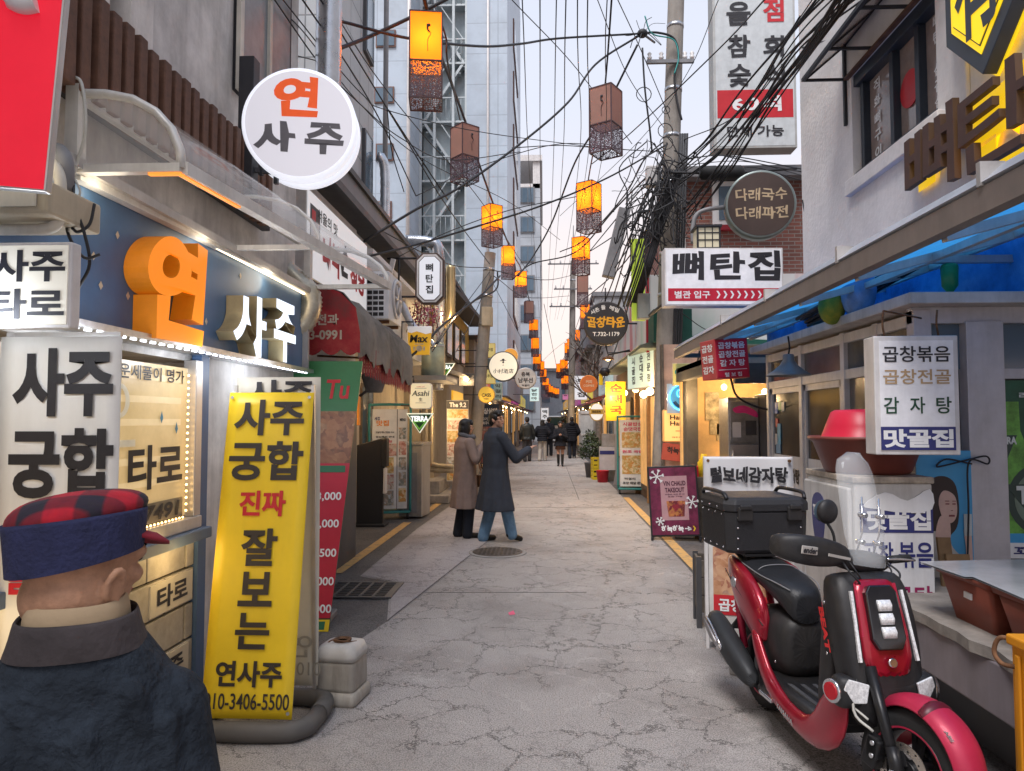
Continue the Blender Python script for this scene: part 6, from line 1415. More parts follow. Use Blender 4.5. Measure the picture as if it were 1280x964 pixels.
sign('lightbox','glowing orange lightbox reading Hanok Hanok with an arrow','sign',(830,869,513,552),11.7,0.14,face=lit('orange lit lightbox',(0.80,0.40,0.13),0.75),frame=lit('orange lit edge',(0.7,0.33,0.1),0.35),border=0.012,
     texts=((W['ink'],[('Hanok',0.05,0.27,0.15,0.70,{'bold':0.03}),('Hanok',0.05,0.08,0.15,0.70,{'bold':0.03}),('→',0.08,-0.16,0.13,0.42,{'bold':0.02}),('제주도 · 카페',0.05,-0.36,0.05,0.6,{})]),))
sign('red_plate','red tilted plate with black letters under the orange lightbox','sign',(828,869,556,577),11.5,0.04,ry=R(7),face=mat('brick red plate',(0.42,0.085,0.06),0.5),frame=W['dred'],border=0.004,texts=((W['ink'],[('하눅하눅',0.0,0.12,0.42,0.72,{'bold':0.04}),('Hanok 2F',0.28,-0.3,0.13,0.25,{})]),))
t=sign('cafe_sign','pale olive board reading Cafe and bread with a red arrow','sign',(841,887,454,482),11.0,0.05,face=mat('pale olive board',(0.50,0.50,0.20),0.5),frame=W['cream'],border=0.008,
     texts=((mat('teal letter',(0.02,0.22,0.24),0.4),[('Cafe',-0.24,0.10,0.27,0.40,{'bold':0.03}),('&',0.05,0.06,0.15,None,{})]),(mat('magenta letter',(0.5,0.03,0.18),0.4),[('빵',0.28,0.06,0.46,0.26,{'bold':0.03})]),(W['ink'],[('제주돌 크림빵',-0.15,-0.12,0.10,0.45,{})]),(W['red'],[('→',0.0,-0.34,0.12,0.44,{'bold':0.03})])))
MB().tube([(0.1,0.03,0.17),(0.16,0.03,0.5)],0.012,6).build('hanger',W['iron'],t)
# takeout A-board
t=thing('takeout_board','tilted maroon snack board advertising VIN CHAUD takeout with snowflakes','sign board',(1.80,10.0,0.0),R(-10),rx=R(-4),ry=R(-3))
MB().bb(-0.335,0.335,0,0.03,0.06,1.02).build('frame',W['black'],t,0.006);MB().bb(-0.31,0.31,-0.004,0,0.085,0.995).build('panel',mat('maroon print',(0.16,0.02,0.06),0.4,noise=0.35,scale=8),t)
MB().bb(-0.17,0.19,-0.007,-0.004,0.28,0.88).build('pink_panel',mat('dusty pink print',(0.45,0.26,0.28),0.4,noise=0.1),t)
mb=MB();write(mb,'VIN CHAUD',0.02,0.78,0.065,0.30,bold=0.03,y=-0.010);write(mb,'TAKEOUT',0.02,0.69,0.065,0.26,bold=0.03,y=-0.010);write(mb,'따뜻한 와인 한 잔',0.02,0.63,0.02,0.26,y=-0.010);write(mb,'포장 가능',0.02,0.60,0.02,0.2,y=-0.010);mb.build('lettering',mat('dark plum print',(0.06,0.01,0.03),0.4),t)
MB().prism([(-0.10,0.54),(0.15,0.54),(0.13,0.33),(-0.08,0.33)],-0.010,-0.007).build('drink_photo',food('mulled wine photograph',[(0.05,0.005,0.01),(0.25,0.015,0.03),(0.12,0.01,0.02),(0.5,0.2,0.05),(0.3,0.03,0.05)],20),t)
mb=MB()
for cx,cz,s in ((-0.21,0.88,0.10),(0.24,0.52,0.09),(-0.20,0.27,0.06)):
    for k in range(6):
        a=R(60*k+10);c_,s_=math.cos(a),math.sin(a);mb.beam((cx,-0.012,cz),(cx+s*c_,-0.012,cz+s*s_),0.014,0.003,up=(0,1,0))
        for q in (-0.5,0.5):mb.beam((cx+s*0.6*c_,-0.012,cz+s*0.6*s_),(cx+s*0.6*c_+0.4*s*math.cos(a+q),-0.012,cz+s*0.6*s_+0.4*s*math.sin(a+q)),0.010,0.003,up=(0,1,0))
mb.build('snowflake',W['clean'],t)
mb=MB();write(mb,'하눅하눅',-0.04,0.165,0.095,0.30,bold=0.05,y=-0.010);write(mb,'→',0.17,0.165,0.06,0.09,bold=0.05,y=-0.010);mb.build('white_lettering',W['clean'],t);mb=MB();write(mb,'❯',0.25,0.165,0.07,bold=0.02,y=-0.010);mb.build('yellow_arrow',W['yellow'],t)
mb=MB();mb.beam((-0.31,0.03,0.9),(-0.31,0.32,0.0),0.025,0.025);mb.beam((0.31,0.03,0.9),(0.31,0.32,0.0),0.025,0.025)
for x in (-0.32,0.32):mb.bb(x-0.015,x+0.015,-0.05,0.36,0.0,0.06)
mb.build('stand',W['iron'],t)
t=thing('red_board','plain bright red board standing behind the maroon takeout board','board',(2.02,10.3,0),R(-8))
MB().bb(-0.18,0.34,0,0.04,0.15,1.0).build('panel',mat('bright red plastic board',(0.42,0.01,0.02),0.4),t,0.01);mb=MB();mb.bb(-0.2,0.36,-0.08,0.12,0,0.15);mb.build('base',W['alu'],t,0.01)
menu_stand('menu_stand','tall white menu board with teal wheeled base and two stew photographs on the right',(1.98,16.3,0),R(-4),0.66,1.72,W['teal'],[(fA,-0.36,0.36,0.60,0.80),(fA,-0.36,0.36,0.26,0.50)],
    [(mat('pink red print',(0.55,0.06,0.14),0.4),[('시골밥상',0,0.905,0.05,0.66),('순댓국집',0,0.84,0.05,0.6),('원조 국밥',0,0.55,0.04,0.7)]),(W['ink'],[('막걸리',-0.1,0.20,0.03,0.36),('포장 배달 환영',0,0.145,0.035,0.68)])])
# long wooden shop on the right
t=thing('timber_shop','brown timber shop with a faded pink white fascia and green eave on the right','building',(4.5,16,0))
B=Matrix.Translation((-4.5,-16,0))
MB().bb(2.15,7,12.7,21.5,0,2.95).build('wall',mat('brown timber board wall',(0.16,0.105,0.07),0.75,noise=0.3,scale=3,dirt=0.3),t,M=B)
def fadepanel():
    m,tt,b,N,L=nodemat('faded fascia panel')
    tc=N('TexCoord');mp=N('Mapping');mp.inputs['Scale'].default_value=(1,0.9,0.25);L(tc.outputs['Object'],mp.inputs[0]);nz=N('TexNoise');nz.inputs['Scale'].default_value=1.1;nz.inputs['Detail'].default_value=4;L(mp.outputs[0],nz.inputs['Vector'])
    rp=ramp(N,[(0.36,(0.42,0.56,0.50)),(0.46,(0.62,0.62,0.62)),(0.55,(0.60,0.60,0.61)),(0.62,(0.58,0.26,0.27)),(0.72,(0.45,0.08,0.10))]);L(nz.outputs['Fac'],rp.inputs[0]);L(rp.outputs[0],b.inputs['Base Color']);b.inputs['Roughness'].default_value=0.5
    return m
MB().bb(1.95,7,13.4,19.0,3.06,4.35).build('fascia',fadepanel(),t,M=B)
mb=MB();mb.prism([(1.7,2.98),(1.95,3.06),(2.2,3.06),(2.2,2.95)],12.9,20.5);mb.bb(1.72,7,12.85,20.6,2.93,2.99);mb.build('eave',mat('green grey eave',(0.16,0.20,0.17),0.6,dirt=0.4),t,M=B)
MB().bb(1.93,2.6,12.7,13.38,3.02,3.6).build('green_panel',mat('deep green sheet',(0.015,0.10,0.08),0.5),t,M=B)
mb=MB();mb.bb(1.9,1.95,13.35,13.45,2.9,4.6);mb.build('red_post',W['dred'],t,M=B)
for y in (13.2,14.7,17.6,19.2):
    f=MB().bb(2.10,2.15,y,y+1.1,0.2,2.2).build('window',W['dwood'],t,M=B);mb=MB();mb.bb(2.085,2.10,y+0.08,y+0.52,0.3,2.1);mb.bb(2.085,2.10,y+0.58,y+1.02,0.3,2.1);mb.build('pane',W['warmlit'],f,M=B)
for y in (12.9,14.5,16.4):MB().bb(2.05,2.15,y-0.06,y+0.06,0,2.9).build('post',mat('honey timber',(0.32,0.17,0.07),0.6,noise=0.2),t,M=B)
for p in ((1.84,13.4,2.12),(1.86,12.75,2.15),(1.95,15.4,2.3),(1.95,17.5,2.3)):MB().ell(p,(0.07,0.07,0.07)).build('bulb',W['bulb'],t,M=B)
plamp('bulb_glow',(1.70,13.2,2.05),22);plamp('bulb_glow',(1.6,16.5,2.2),18);plamp('bulb_glow',(1.5,20.2,2.3),14)
t=sign2('slanted_sign','pale green lit fascia box with black vertical brush letters by the pole','sign',(1.86,14.0,2.62),1.5,0.72,0.22,R(-78),face=lit('pale green lit acrylic',(0.52,0.66,0.58),0.32),frame=W['alup'],border=0.015,texts=((W['ink'],vt('시골집',-0.25,0.26,-0.26,0.22,0.13,bold=0.03)+vt('순대국',0.05,0.3,-0.22,0.22,0.13,bold=0.03)+vt('전문점',0.32,0.3,-0.25,0.2,0.12,bold=0.03)),))
t=sign('yellow_banner','yellow vertical cloth sign with three red letters on the right','banner',(757,782,477,526),16.9,0.05,face=mat('yellow cloth sign',(0.70,0.46,0.015),0.5,emit=0.05),frame=W['yellow'],border=0.006,texts=((mat('orange red letter',(0.6,0.06,0.02),0.4),vt('순대국',0.02,0.33,-0.22,0.22,0.62,bold=0.04)),));bracket(t,0.24,0.6,0.4)
t=thing('oval_sign','oval white and amber lit beer sign at the corner by the plant','hanging sign',A(746,515,19.5))
ov=lambda a,b,n=28:[(a*math.cos(2*math.pi*i/n),b*math.sin(2*math.pi*i/n)) for i in range(n)]
MB().prism(ov(0.2,0.25),0,0.1).build('frame',W['gold'],t);MB().prism(ov(0.175,0.225),-0.006,0).build('panel',lit('warm white oval',(0.75,0.72,0.65),0.4),t);MB().bb(-0.17,0.17,-0.010,-0.006,-0.06,0.07).build('amber_band',W['gold'],t);mb=MB();write(mb,'BEER',0,0.005,0.06,0.24,bold=0.02,y=-0.013);mb.build('lettering',W['ink'],t);bracket(t,0.2,0.6)
t,r=round_sign('round_sign','rust orange round sign with pale lettering above the oval sign','round sign',(736,480),11,22,0.1,mat('rust orange disc',(0.45,0.12,0.03),0.5,emit=0.08),W['orange'],texts=((W['cream'],[('커피',0,0.25,0.4,0.7,{}),('COFFEE',0,-0.2,0.25,1.2,{})]),));bracket(t,r,r+0.5)
t,r=round_sign('round_sign','black round sign with golden letters and a telephone number','round sign',(757.5,404),27.5,15.0,0.2,mat('charcoal disc',(0.035,0.035,0.042),0.45),mat('dark rim',(0.05,0.045,0.045),0.4),n=48,texts=((mat('bright gold letter',(0.72,0.36,0.03),0.4),[('곱창타운',0,0.05,0.50,1.72,{'bold':0.035,'wob':0.05})]),(W['clean'],[('T.732-1179',0,-0.50,0.19,1.2,{'bold':0.02}),('서촌',-0.5,0.56,0.2,0.42,{'rot':0.5,'bold':0.02}),('들',-0.12,0.72,0.2,0.2,{'rot':0.1,'bold':0.02}),('메밀',0.38,0.64,0.2,0.45,{'rot':-0.4,'bold':0.02})])))
mb=MB();mb.tube([(0.0,0.1,-r),(0.05,0.1,-r-0.2),(0.5,0.1,-r-0.1)],0.02,6);mb.tube([(r,0.1,0),(r+0.3,0.1,0.0)],0.02,6);mb.tube([(0,0.1,r),(0,0.1,r+0.3)],0.015,6);mb.build('bracket',W['iron'],t)
t=thing('gooseneck_lamp','small enamel lamp under the black round sign','lamp',A(760,448,16));MB().lathe([(0.14,-0.03),(0.11,0.02),(0.03,0.05)],n=18).build('shade',W['rust'],t);MB().ell((0,0,-0.02),(0.05,0.05,0.04)).build('bulb',W['bulb'],t);MB().tube([(0,0,0.05),(0,0,0.12),(0.5,0,0.15)],0.012,6).build('arm',W['iron'],t)
t=thing('black_speaker','black speaker over a bright yellow tag by the timber shop eave','speaker',A(756,465,17.5));MB().lathe([(0.08,-0.1),(0.14,0.0),(0.08,0.1)],n=12).build('body',W['black'],t);MB().bb(-0.14,-0.05,-0.02,0.02,-0.32,-0.05).build('tag',W['yellow'],t)
# plant, crates, bucket, boxes
t=thing('potted_shrub','dense dark green potted evergreen shrub above the yellow crates','potted shrub',(1.38,20.9,0.0))
MB().lathe([(0.17,0),(0.22,0.4),(0.23,0.42),(0.19,0.42)],n=18).build('pot',W['dgray'],t);MB().tube(bez([(0,0,0.38),(0.02,0,0.6),(0,0.02,1.0)],4),0.025,6).build('trunk',W['dwood'],t)
mb=MB();rng=random.Random(12)
for c,r_,n in (((0,0,0.85),(0.36,0.34,0.36),620),((-0.05,0,1.12),(0.22,0.22,0.26),260),((0.2,-0.05,0.75),(0.2,0.2,0.22),180),((-0.25,0.0,0.7),(0.18,0.2,0.2),160)):leaves(mb,c,r_,n,0.045,rng)
mb.build('foliage',mat('dark evergreen leaf',(0.03,0.06,0.022),0.5,noise=0.5,scale=12),t)
for i,(z,lb) in enumerate(((0.0,'yellow bottle crate, lower one under the potted shrub'),(0.31,'yellow bottle crate, upper one of the pair by the potted shrub'))):
    t=thing('bottle_crate',lb,'crate',(1.56,20.2,z),R(4),'yellow bottle crates')
    mb=MB()
    for x0,x1,y0_,y1_ in ((-0.23,0.23,-0.17,-0.15),(-0.23,0.23,0.15,0.17),(-0.23,-0.21,-0.15,0.15),(0.21,0.23,-0.15,0.15)):
        for z0,z1 in ((0.0,0.08),(0.11,0.2),(0.25,0.30)):mb.bb(x0,x1,y0_,y1_,z0,z1)
    for x in (-0.22,0.22):
        for y in (-0.16,0.16):mb.bb(x-0.02,x+0.02,y-0.02,y+0.02,0,0.3)
    mb.bb(-0.1,0.1,-0.174,-0.165,0.05,0.24);mb.bb(-0.21,0.21,-0.15,0.15,0,0.01);mb.build('body',mat('yellow crate plastic',(0.62,0.46,0.02),0.45),t);mb=MB();write(mb,'맥주',0,0.14,0.06,0.12,bold=0.03,y=-0.178);mb.build('lettering',W['rust'],t);mb=MB();mb.bb(-0.2,0.2,-0.14,0.14,0.012,0.22);mb.build('bottles',W['dark'],t)
t=thing('red_bucket','small bright red bucket on the road edge by the crates','bucket',(1.55,19.3,0));MB().lathe([(0.13,0),(0.17,0.30),(0.18,0.31),(0.165,0.31),(0.12,0.02)],n=20).build('body',mat('red bucket plastic',(0.5,0.015,0.03),0.4),t);MB().tube(bez([(-0.17,0,0.3),(0,-0.12,0.22),(0.17,0,0.3)],5),0.005,5).build('handle',W['steel'],t)
t=thing('paper_carton','white carton with a blue band standing behind the red bucket','carton',(1.72,19.7,0.30));MB().bb(-0.22,0.18,-0.12,0.15,0,0.62).build('box',mat('grey white carton',(0.52,0.5,0.5),0.7,noise=0.1),t);MB().bb(-0.215,0.175,-0.125,-0.12,0.42,0.52).build('band',W['navy'],t);MB().bb(-0.2,0.2,-0.14,0.18,-0.3,0.0).build('stool',W['dwood'],t)
t=thing('brown_carton','grey brown carton stacked over the white carton','carton',(1.76,19.75,0.93));MB().bb(-0.19,0.17,-0.11,0.13,0,0.34).build('box',W['conc'],t);MB().bb(-0.02,0.02,-0.113,0.133,0.34,0.343).build('tape',W['cream'],t)
t=thing('leaning_board','grey board leaning on the timber shop beside the menu board','board',(1.86,18.4,0),R(-60));MB().bb(-0.2,0.2,0,0.03,0,0.75).build('panel',W['gray'],t,M=Matrix.Rotation(R(-12),4,'X'));MB().bb(-0.21,0.21,-0.01,0.0,0.7,0.75).build('top_edge',W['dwood'],t,M=Matrix.Rotation(R(-12),4,'X'))
t=thing('white_gate','pale grey panelled gate at the far right of the lane','gate',(2.25,31.6,0));MB().bb(-0.7,0.9,0,0.08,0,2.05).build('panel',mat('pale grey gate paint',(0.55,0.57,0.58),0.6,dirt=0.2),t);mb=MB()
for x in (-0.7,0.05,0.85):mb.bb(x-0.04,x+0.04,-0.03,0,0,2.05)
for z in (0.1,1.0,1.95):mb.bb(-0.7,0.88,-0.03,-0.002,z-0.04,z+0.04)
mb.build('rail',W['alup'],t)
rng=random.Random(22)
for r_ in ((21.6,26,2.1,4.6,(0.42,0.42,0.42),'막걸리',(0.3,0.4,0.42),'grey shop with a pale blue lit sign board on the right'),(26,31.5,2.3,5.2,(0.38,0.36,0.35),'한식',(0.55,0.15,0.05),'tall grey shop with an orange red lit sign board on the right'),(31.5,39,2.15,4.8,(0.34,0.32,0.31),'족발',(0.5,0.42,0.08),'dark grey shop with an amber lit sign board on the right'),(39,50,2.0,5.4,(0.42,0.43,0.45),'다방',(0.4,0.1,0.3),'far right pale shop with a purple lit sign board'),(50,66,1.9,5.0,(0.4,0.37,0.34),'치킨',(0.55,0.3,0.05),'farthest right beige shop with a yellow orange sign board')):shop(*r_,side=1)
for y in (25,33,43):plamp('shop_glow',(1.4,y,2.2),9)
t=thing('corner_shop','dim closing building across the far end of the street','building',(0,75,0));MB().bb(-8,9,72,80,0,6.5).build('wall',mat('grey end wall',(0.33,0.35,0.38),0.8,dirt=0.2),t,M=Matrix.Translation((0,-75,0)));MB().bb(-8,9,71.7,80.2,6.5,6.8).build('roof',W['gray'],t,M=Matrix.Translation((0,-75,0)))
for k in range(5):MB().bb(-6+k*2.6,-4.6+k*2.6,-3.06,-3.0,3.4,5.2).build('window',W['glassblue'],t)
# grey block and bare tree far right
t=thing('grey_block','plain grey block rising behind the black round sign','building',(5,40,0));MB().bb(2.4,9,34,48,0,7.5).build('wall',mat('mottled grey wall',(0.36,0.36,0.37),0.8,noise=0.25,scale=1.5,dirt=0.4),t,M=Matrix.Translation((-5,-40,0)));MB().bb(2.3,9.1,33.9,48.2,7.5,7.7).build('roof',W['gray'],t,M=Matrix.Translation((-5,-40,0)))
t=thing('bare_tree','leafless grey tree standing behind the black round sign','tree',(2.0,27,0));rng=random.Random(31)
mb=MB();mb.tube(bez([(0,0,0),(0.05,0,1.5),(-0.05,0.1,3.2),(0.0,0,4.6)],5),[0.16-0.006*i for i in range(16)],8);mb.build('trunk',mat('grey bark',(0.16,0.14,0.125),0.9,noise=0.3,scale=10),t)
mb=MB()
def twig(p,d,l,r_,k):
    e=p+d*l;mb.tube([p,(p+e)/2+Vector((rng.uniform(-.05,.05),0,rng.uniform(-.05,.05)))*l,e],[r_,r_*0.8,r_*0.6],5)
    if k:
        for i in range(3):twig(p+d*l*rng.uniform(0.5,1),(d+Vector((rng.uniform(-.7,.7),rng.uniform(-.7,.7),rng.uniform(-.2,.5)))).normalized(),l*0.68,r_*0.6,k-1)
for i in range(7):twig(Vector((0,0,2.2+0.35*i)),Vector((rng.uniform(-1,0.4),rng.uniform(-1,1),0.8)).normalized(),1.0,0.05,3)
mb.build('branches',_mc['grey bark'],t)
far_p=pole('utility_pole','distant utility pole with crossarms at mid street',(1.25,34,0),(1.4,34,9.2),0.17,0.13,arms=((0.98,(1.2,1.2),0),(0.85,(0.9,0.9),0),(0.76,(1.1,1.1),0)),fittings=(0.9,))
MB().tube([(0.15,0,9.2),(0.17,0,10.9)],[0.05,0.02],6).build('top_rod',W['gray'],far_p)
# van at the far end
t=thing('parked_van','dark green windowed van parked at the far end of the street','van',(0.95,52,0))
mb=MB();mb.prism([(-0.85,0.45),(0.85,0.45),(0.85,1.2),(0.72,1.95),(-0.72,1.95),(-0.85,1.2)],0,4.2);mb.build('body',mat('pale silver car paint',(0.5,0.52,0.53),0.3,0.3),t,0.08)
MB().prism([(-0.72,1.25),(0.72,1.25),(0.62,1.85),(-0.62,1.85)],-0.015,0).build('windscreen',mat('green tinted glass',(0.01,0.05,0.05),0.1),t)
for x in (-0.65,0.65):
    MB().lathe([(0.12,-0.01),(0.11,0.01)],(x,-0.01,0.85),12,'y').build('headlight',W['clean'],t)
    for y in (0.7,3.4):MB().lathe([(0.32,-0.1),(0.32,0.1)],(x*1.15,y,0.32),18,'x').build('wheel',W['rubber'],t)
# ================================================================ LANTERNS AND OVERHEAD CABLES
def lattice(name,col):
    m,t,b,N,L=nodemat(name)
    tc=N('TexCoord');vo=N('TexVoronoi',feature='DISTANCE_TO_EDGE');vo.inputs['Scale'].default_value=46;L(tc.outputs['Object'],vo.inputs['Vector'])
    lt=N('Math',operation='LESS_THAN');lt.inputs[1].default_value=0.16;L(vo.outputs['Distance'],lt.inputs[0])
    L(lt.outputs[0],b.inputs['Alpha']);b.inputs['Base Color'].default_value=(*col,1);b.inputs['Roughness'].default_value=0.5
    return m
latm=lattice('pierced plum metal',(0.10,0.06,0.075))
def paper(name,col,em,ecol):
    m=mat(name,col,0.7,noise=0.06,scale=7,emit=em,ecol=ecol);t=m.node_tree;b=t.nodes['Principled BSDF']
    tr=t.nodes.new('ShaderNodeBsdfTranslucent');tr.inputs[0].default_value=(*col,1);mx_=t.nodes.new('ShaderNodeMixShader');mx_.inputs[0].default_value=0.55
    t.links.new(b.outputs[0],mx_.inputs[1]);t.links.new(tr.outputs[0],mx_.inputs[2]);t.links.new(mx_.outputs[0],t.nodes['Material Output'].inputs[0])
    return m
p_lit=paper('glowing amber paper',(0.78,0.29,0.03),1.15,(1.0,0.225,0.002));p_off=paper('unlit salmon paper',(0.55,0.33,0.27),0.0,(0,0,0))
fm_l=mat('plum lantern frame',(0.085,0.045,0.05),0.5)
LS,LH=0.165,0.90
def lantern(label,px,ytop,ybot,litp,rz,unlit_reason=None):
    Y=LH*FPX/(ybot-ytop);p=A(px,ytop,Y)
    t=thing('street_lantern',label,'lantern',p,R(rz),'square paper lanterns over the lane')
    s,h=LS,LH;zs=-h*0.57
    mb=MB();mb.add([(-s,-s,0),(s,-s,0),(s,s,0),(-s,s,0),(-s,-s,zs),(s,-s,zs),(s,s,zs),(-s,s,zs)],[(0,1,2,3),(0,4,5,1),(1,5,6,2),(2,6,7,3),(3,7,4,0)]);mb.build('shade',p_lit if litp else p_off,t)
    k=s-0.004;mb=MB();mb.add([(-k,-k,zs),(k,-k,zs),(k,k,zs),(-k,k,zs),(-k,-k,-h),(k,-k,-h),(k,k,-h),(-k,k,-h)],[(0,4,5,1),(1,5,6,2),(2,6,7,3),(3,7,4,0)]);mb.build('lattice',latm,t)
    mb=MB();b=0.007
    for x in (-s,s):
        for y in (-s,s):mb.bb(x-b,x+b,y-b,y+b,-h,0.004)
    for z in (0.0,zs,-h):
        for q in (-s,s):mb.bb(-s,s,q-b,q+b,z-b,z+b);mb.bb(q-b,q+b,-s,s,z-b,z+b)
    mb.build('frame',fm_l,t)
    if Y<20:
        mb=MB();mb.tube(bez([(s*0.1,-s-0.008,-0.14),(0.02,-s-0.008,-0.20),(0.05,-s-0.008,-0.24),(0.02,-s-0.008,-0.30),(0.02,-s-0.008,-0.42)],5),[0.010]*8+[0.004]*13,5);mb.ell((0.03,-s-0.008,-0.15),(0.018,0.005,0.018),8,6);mb.build('bird_motif',W['iron'],t)
    mb=MB();mb.tube([(0,0,0),(0,0,0.14)],0.008,5);mb.tube([(-s,0,0.0),(0,0,0.06),(s,0,0.0)],0.006,5);mb.build('hook',W['iron'],t)
    if litp:
        o=MB().ell((0,0,-h*0.27),(0.035,0.035,0.05),10,8).build('bulb',W['bulb'],t)
        if Y<27:plamp('lamp_glow',(0,0,-h*0.30),5,(1.0,0.5,0.14),0.05,t)
    return p
Ll=[];Lr=[]
L1=[('large nearest amber lantern, lit, high over the lane',533,25,136,1,8),('unlit salmon lantern right behind the nearest amber one',581,160,230,0,42),('lit amber lantern in front of the white tower wall, third of the left string',615,258,309,1,40),('lit amber lantern, fourth of the left string, near the leaning pole top',635,309,349,1,12),('lit amber lantern, fifth of the left string',651,340,372,1,20),('unlit salmon lantern low in the left string',661,377,404,0,15),('lit amber lantern just under the low unlit one of the left string',667,400,423,1,25)]
for a in L1:Ll.append(lantern(*a))
for i,(px,a,b) in enumerate(((669,423,446),(671,443,464),(676,452,470),(679,462,478),(682,473,488),(685,480,493),(688,483,496),(692,485,497),(696,486,498),(700,486,497))):
    Ll.append(lantern('small lit lantern in the distant drooping part of the left string',px,a,b,1,10+7*i))
L2=[('large unlit salmon lantern against the sky left of the thick pole',757,113,196,0,-32),('lit amber lantern under the large unlit one against the sky',736,230,291,1,-35),('lit amber lantern against the sky, third of the right string',726,298,344,1,-28),('unlit grey pink lantern above the black round sign',728,346,383,0,0),('lit amber lantern partly hidden by the black round sign',731,381,411,1,0)]
for a in L2:Lr.append(lantern(*a))
for i,(px,a,b) in enumerate(((720,413,436),(714,424,447),(711,429,451),(705,450,469),(700,455,473),(706,470,487))):
    Lr.append(lantern('small lit lantern in the distant part of the right string',px,a,b,1,-10-6*i))
tgroup='overhead cables over the lane'
def cab(pts,r=0.012,label='thin dark overhead wire strung over the lane',group=tgroup,n=10,m=None):
    P=[A(*p) for p in pts];mb=MB();mb.tube(bez(P,n) if len(P)>2 else [P[0].lerp(P[1],i/16)-Vector((0,0,0.35*4*(i/16)*(1-i/16))) for i in range(17)],r,5)
    return tag(mb.build('overhead_cable',m or cable_m),label,'cable',group)
up=Vector((0,0,0.13))
def string(P,r,label):
    out=[P[0]+Vector((-0.1,-3.2,1.1))]
    for a,b in zip(P[:-1],P[1:]):out+=[a+up,a.lerp(b,0.5)+up-Vector((0,0,0.03))]
    out.append(P[-1]+up);mb=MB();mb.tube(bez(out,6),r,6);return tag(mb.build('lantern_cable',cable_m),label,'cable',tgroup)
string(Ll,0.022,'thick black cable carrying the left string of lanterns')
string(Lr,0.012,'black cable carrying the right string of lanterns')
NODE=(803,42,11.9)
# thick cables
cab([(405,68,6.4),(470,42,7.2),(560,-2,7.6),(660,-60,8)],0.020,'thick black cable rising from the silver exhaust duct past the nearest lantern')
cab([(408,27,6.5),(430,28,6.8),(510,48,7.5),(600,58,9),(650,55,10),(700,48,11),NODE],0.017,'black cable from the silver exhaust duct to the wire knot beside the thick pole')
cab([(455,302,8.6),(520,262,9),(575,234,9.5),(650,180,10.5),(710,128,11),(745,80,11.6),NODE],0.018,'thick black cable from the dark eave up to the wire knot')
cab([(455,322,8.6),(520,306,9.4),(590,285,10),(680,256,11),(760,222,12),(838,178,12.2)],0.015,'black cable from the dark eave to the middle of the thick pole')
cab([(450,495,10.2),(520,440,11),(555,405,12),(600,370,14),(625,345,16)],0.022,'thick black cable sagging from the beer glass sign to the leaning pole')
cab([(545,430,11.2),(562,405,12.5),(590,378,14.5),(620,362,15.9),(622,340,16)],0.018,'black cable curling round the leaning pole top')
cab([(648,345,17),(668,318,18),(690,278,17),(718,205,15),(750,150,13),(797,56,12)],0.02,'thick cable curving from the fourth lantern up to the wire knot')
cab([(640,350,18),(665,330,18),(720,315,17),(770,260,14),(835,195,12.3)],0.016,'cable sweeping from the left string of lanterns to the thick pole')
cab([(700,315,18),(730,300,16),(780,245,14),(805,200,12.5),(838,170,12.3)],0.014,'cable from the second sky lantern to the thick pole')
cab([(803,60,11.9),(806,110,11.9),(812,160,12),(815,190,12.1)],0.016,'black cable dropping from the wire knot along the thick pole')
cab([NODE,(822,41,12),(842,48,12.05),(848,70,12.1),(843,95,12.1),(846,125,12.1),(852,150,12.1)],0.02,'black cable looping over the front of the thick pole')
cab([(806,20,11.9),(815,42,11.95),(842,50,12.04),(848,72,12.05),(843,92,12.05)],0.012,'teal cable looping over the front of the thick pole',m=mat('teal cable',(0.05,0.32,0.30),0.5))
rng=random.Random(17)
for i in range(9):
    o=i*5
    j=lambda s:rng.uniform(-s,s)
    cab([(848-i+j(3),205+i*4,12.0),(880+i*2+j(6),170+i*4+j(6),11),(930+i*2+j(8),108+i*3+j(8),9.5),(985+i*2+j(5),38+i*3+j(5),8),(1045+i*5,-45+i*5,6.8)],rng.uniform(0.006,0.014),'black cable in the fat bundle rising from the thick pole across the tall white sign')
for i in range(6):
    cab([(855+i*2,262+i*4,12.0),(905+i*2+j(4),198+i*2+j(5),10.5),(960+i+j(4),120+i*2+j(4),9),(1005+i,62+i*2,7.8),(1080+i*6,-60,6)],rng.uniform(0.007,0.016),'black cable in the lower bundle rising from the thick pole toward the white building')
for pts in ([(700,470,30),(745,400,22),(790,290,14),(826,230,12.2)],[(752,480,24),(775,420,18),(797,330,13.5),(822,230,12.2)],[(735,470,26),(770,360,17),(800,260,13),(825,215,12.2)],[(712,330,33),(760,300,20),(828,250,12.2)],[(712,345,33),(765,280,19),(828,205,12.2)],[(716,385,33),(770,340,18),(824,260,12.2)]):
    cab(pts,0.016,'dark cable running from the distant crossarm pole to the thick pole')
for (x0,x1,Yn) in ((676,675,3.5),(700,708,3.6),(727,735,3.6),(690,696,4.0),(742,760,4.2),(664,652,4.0),(718,722,3.8)):
    cab([(x0*0.35+680*0.65,400,34),(x0,250,12),(x1,-20,Yn)],0.004)
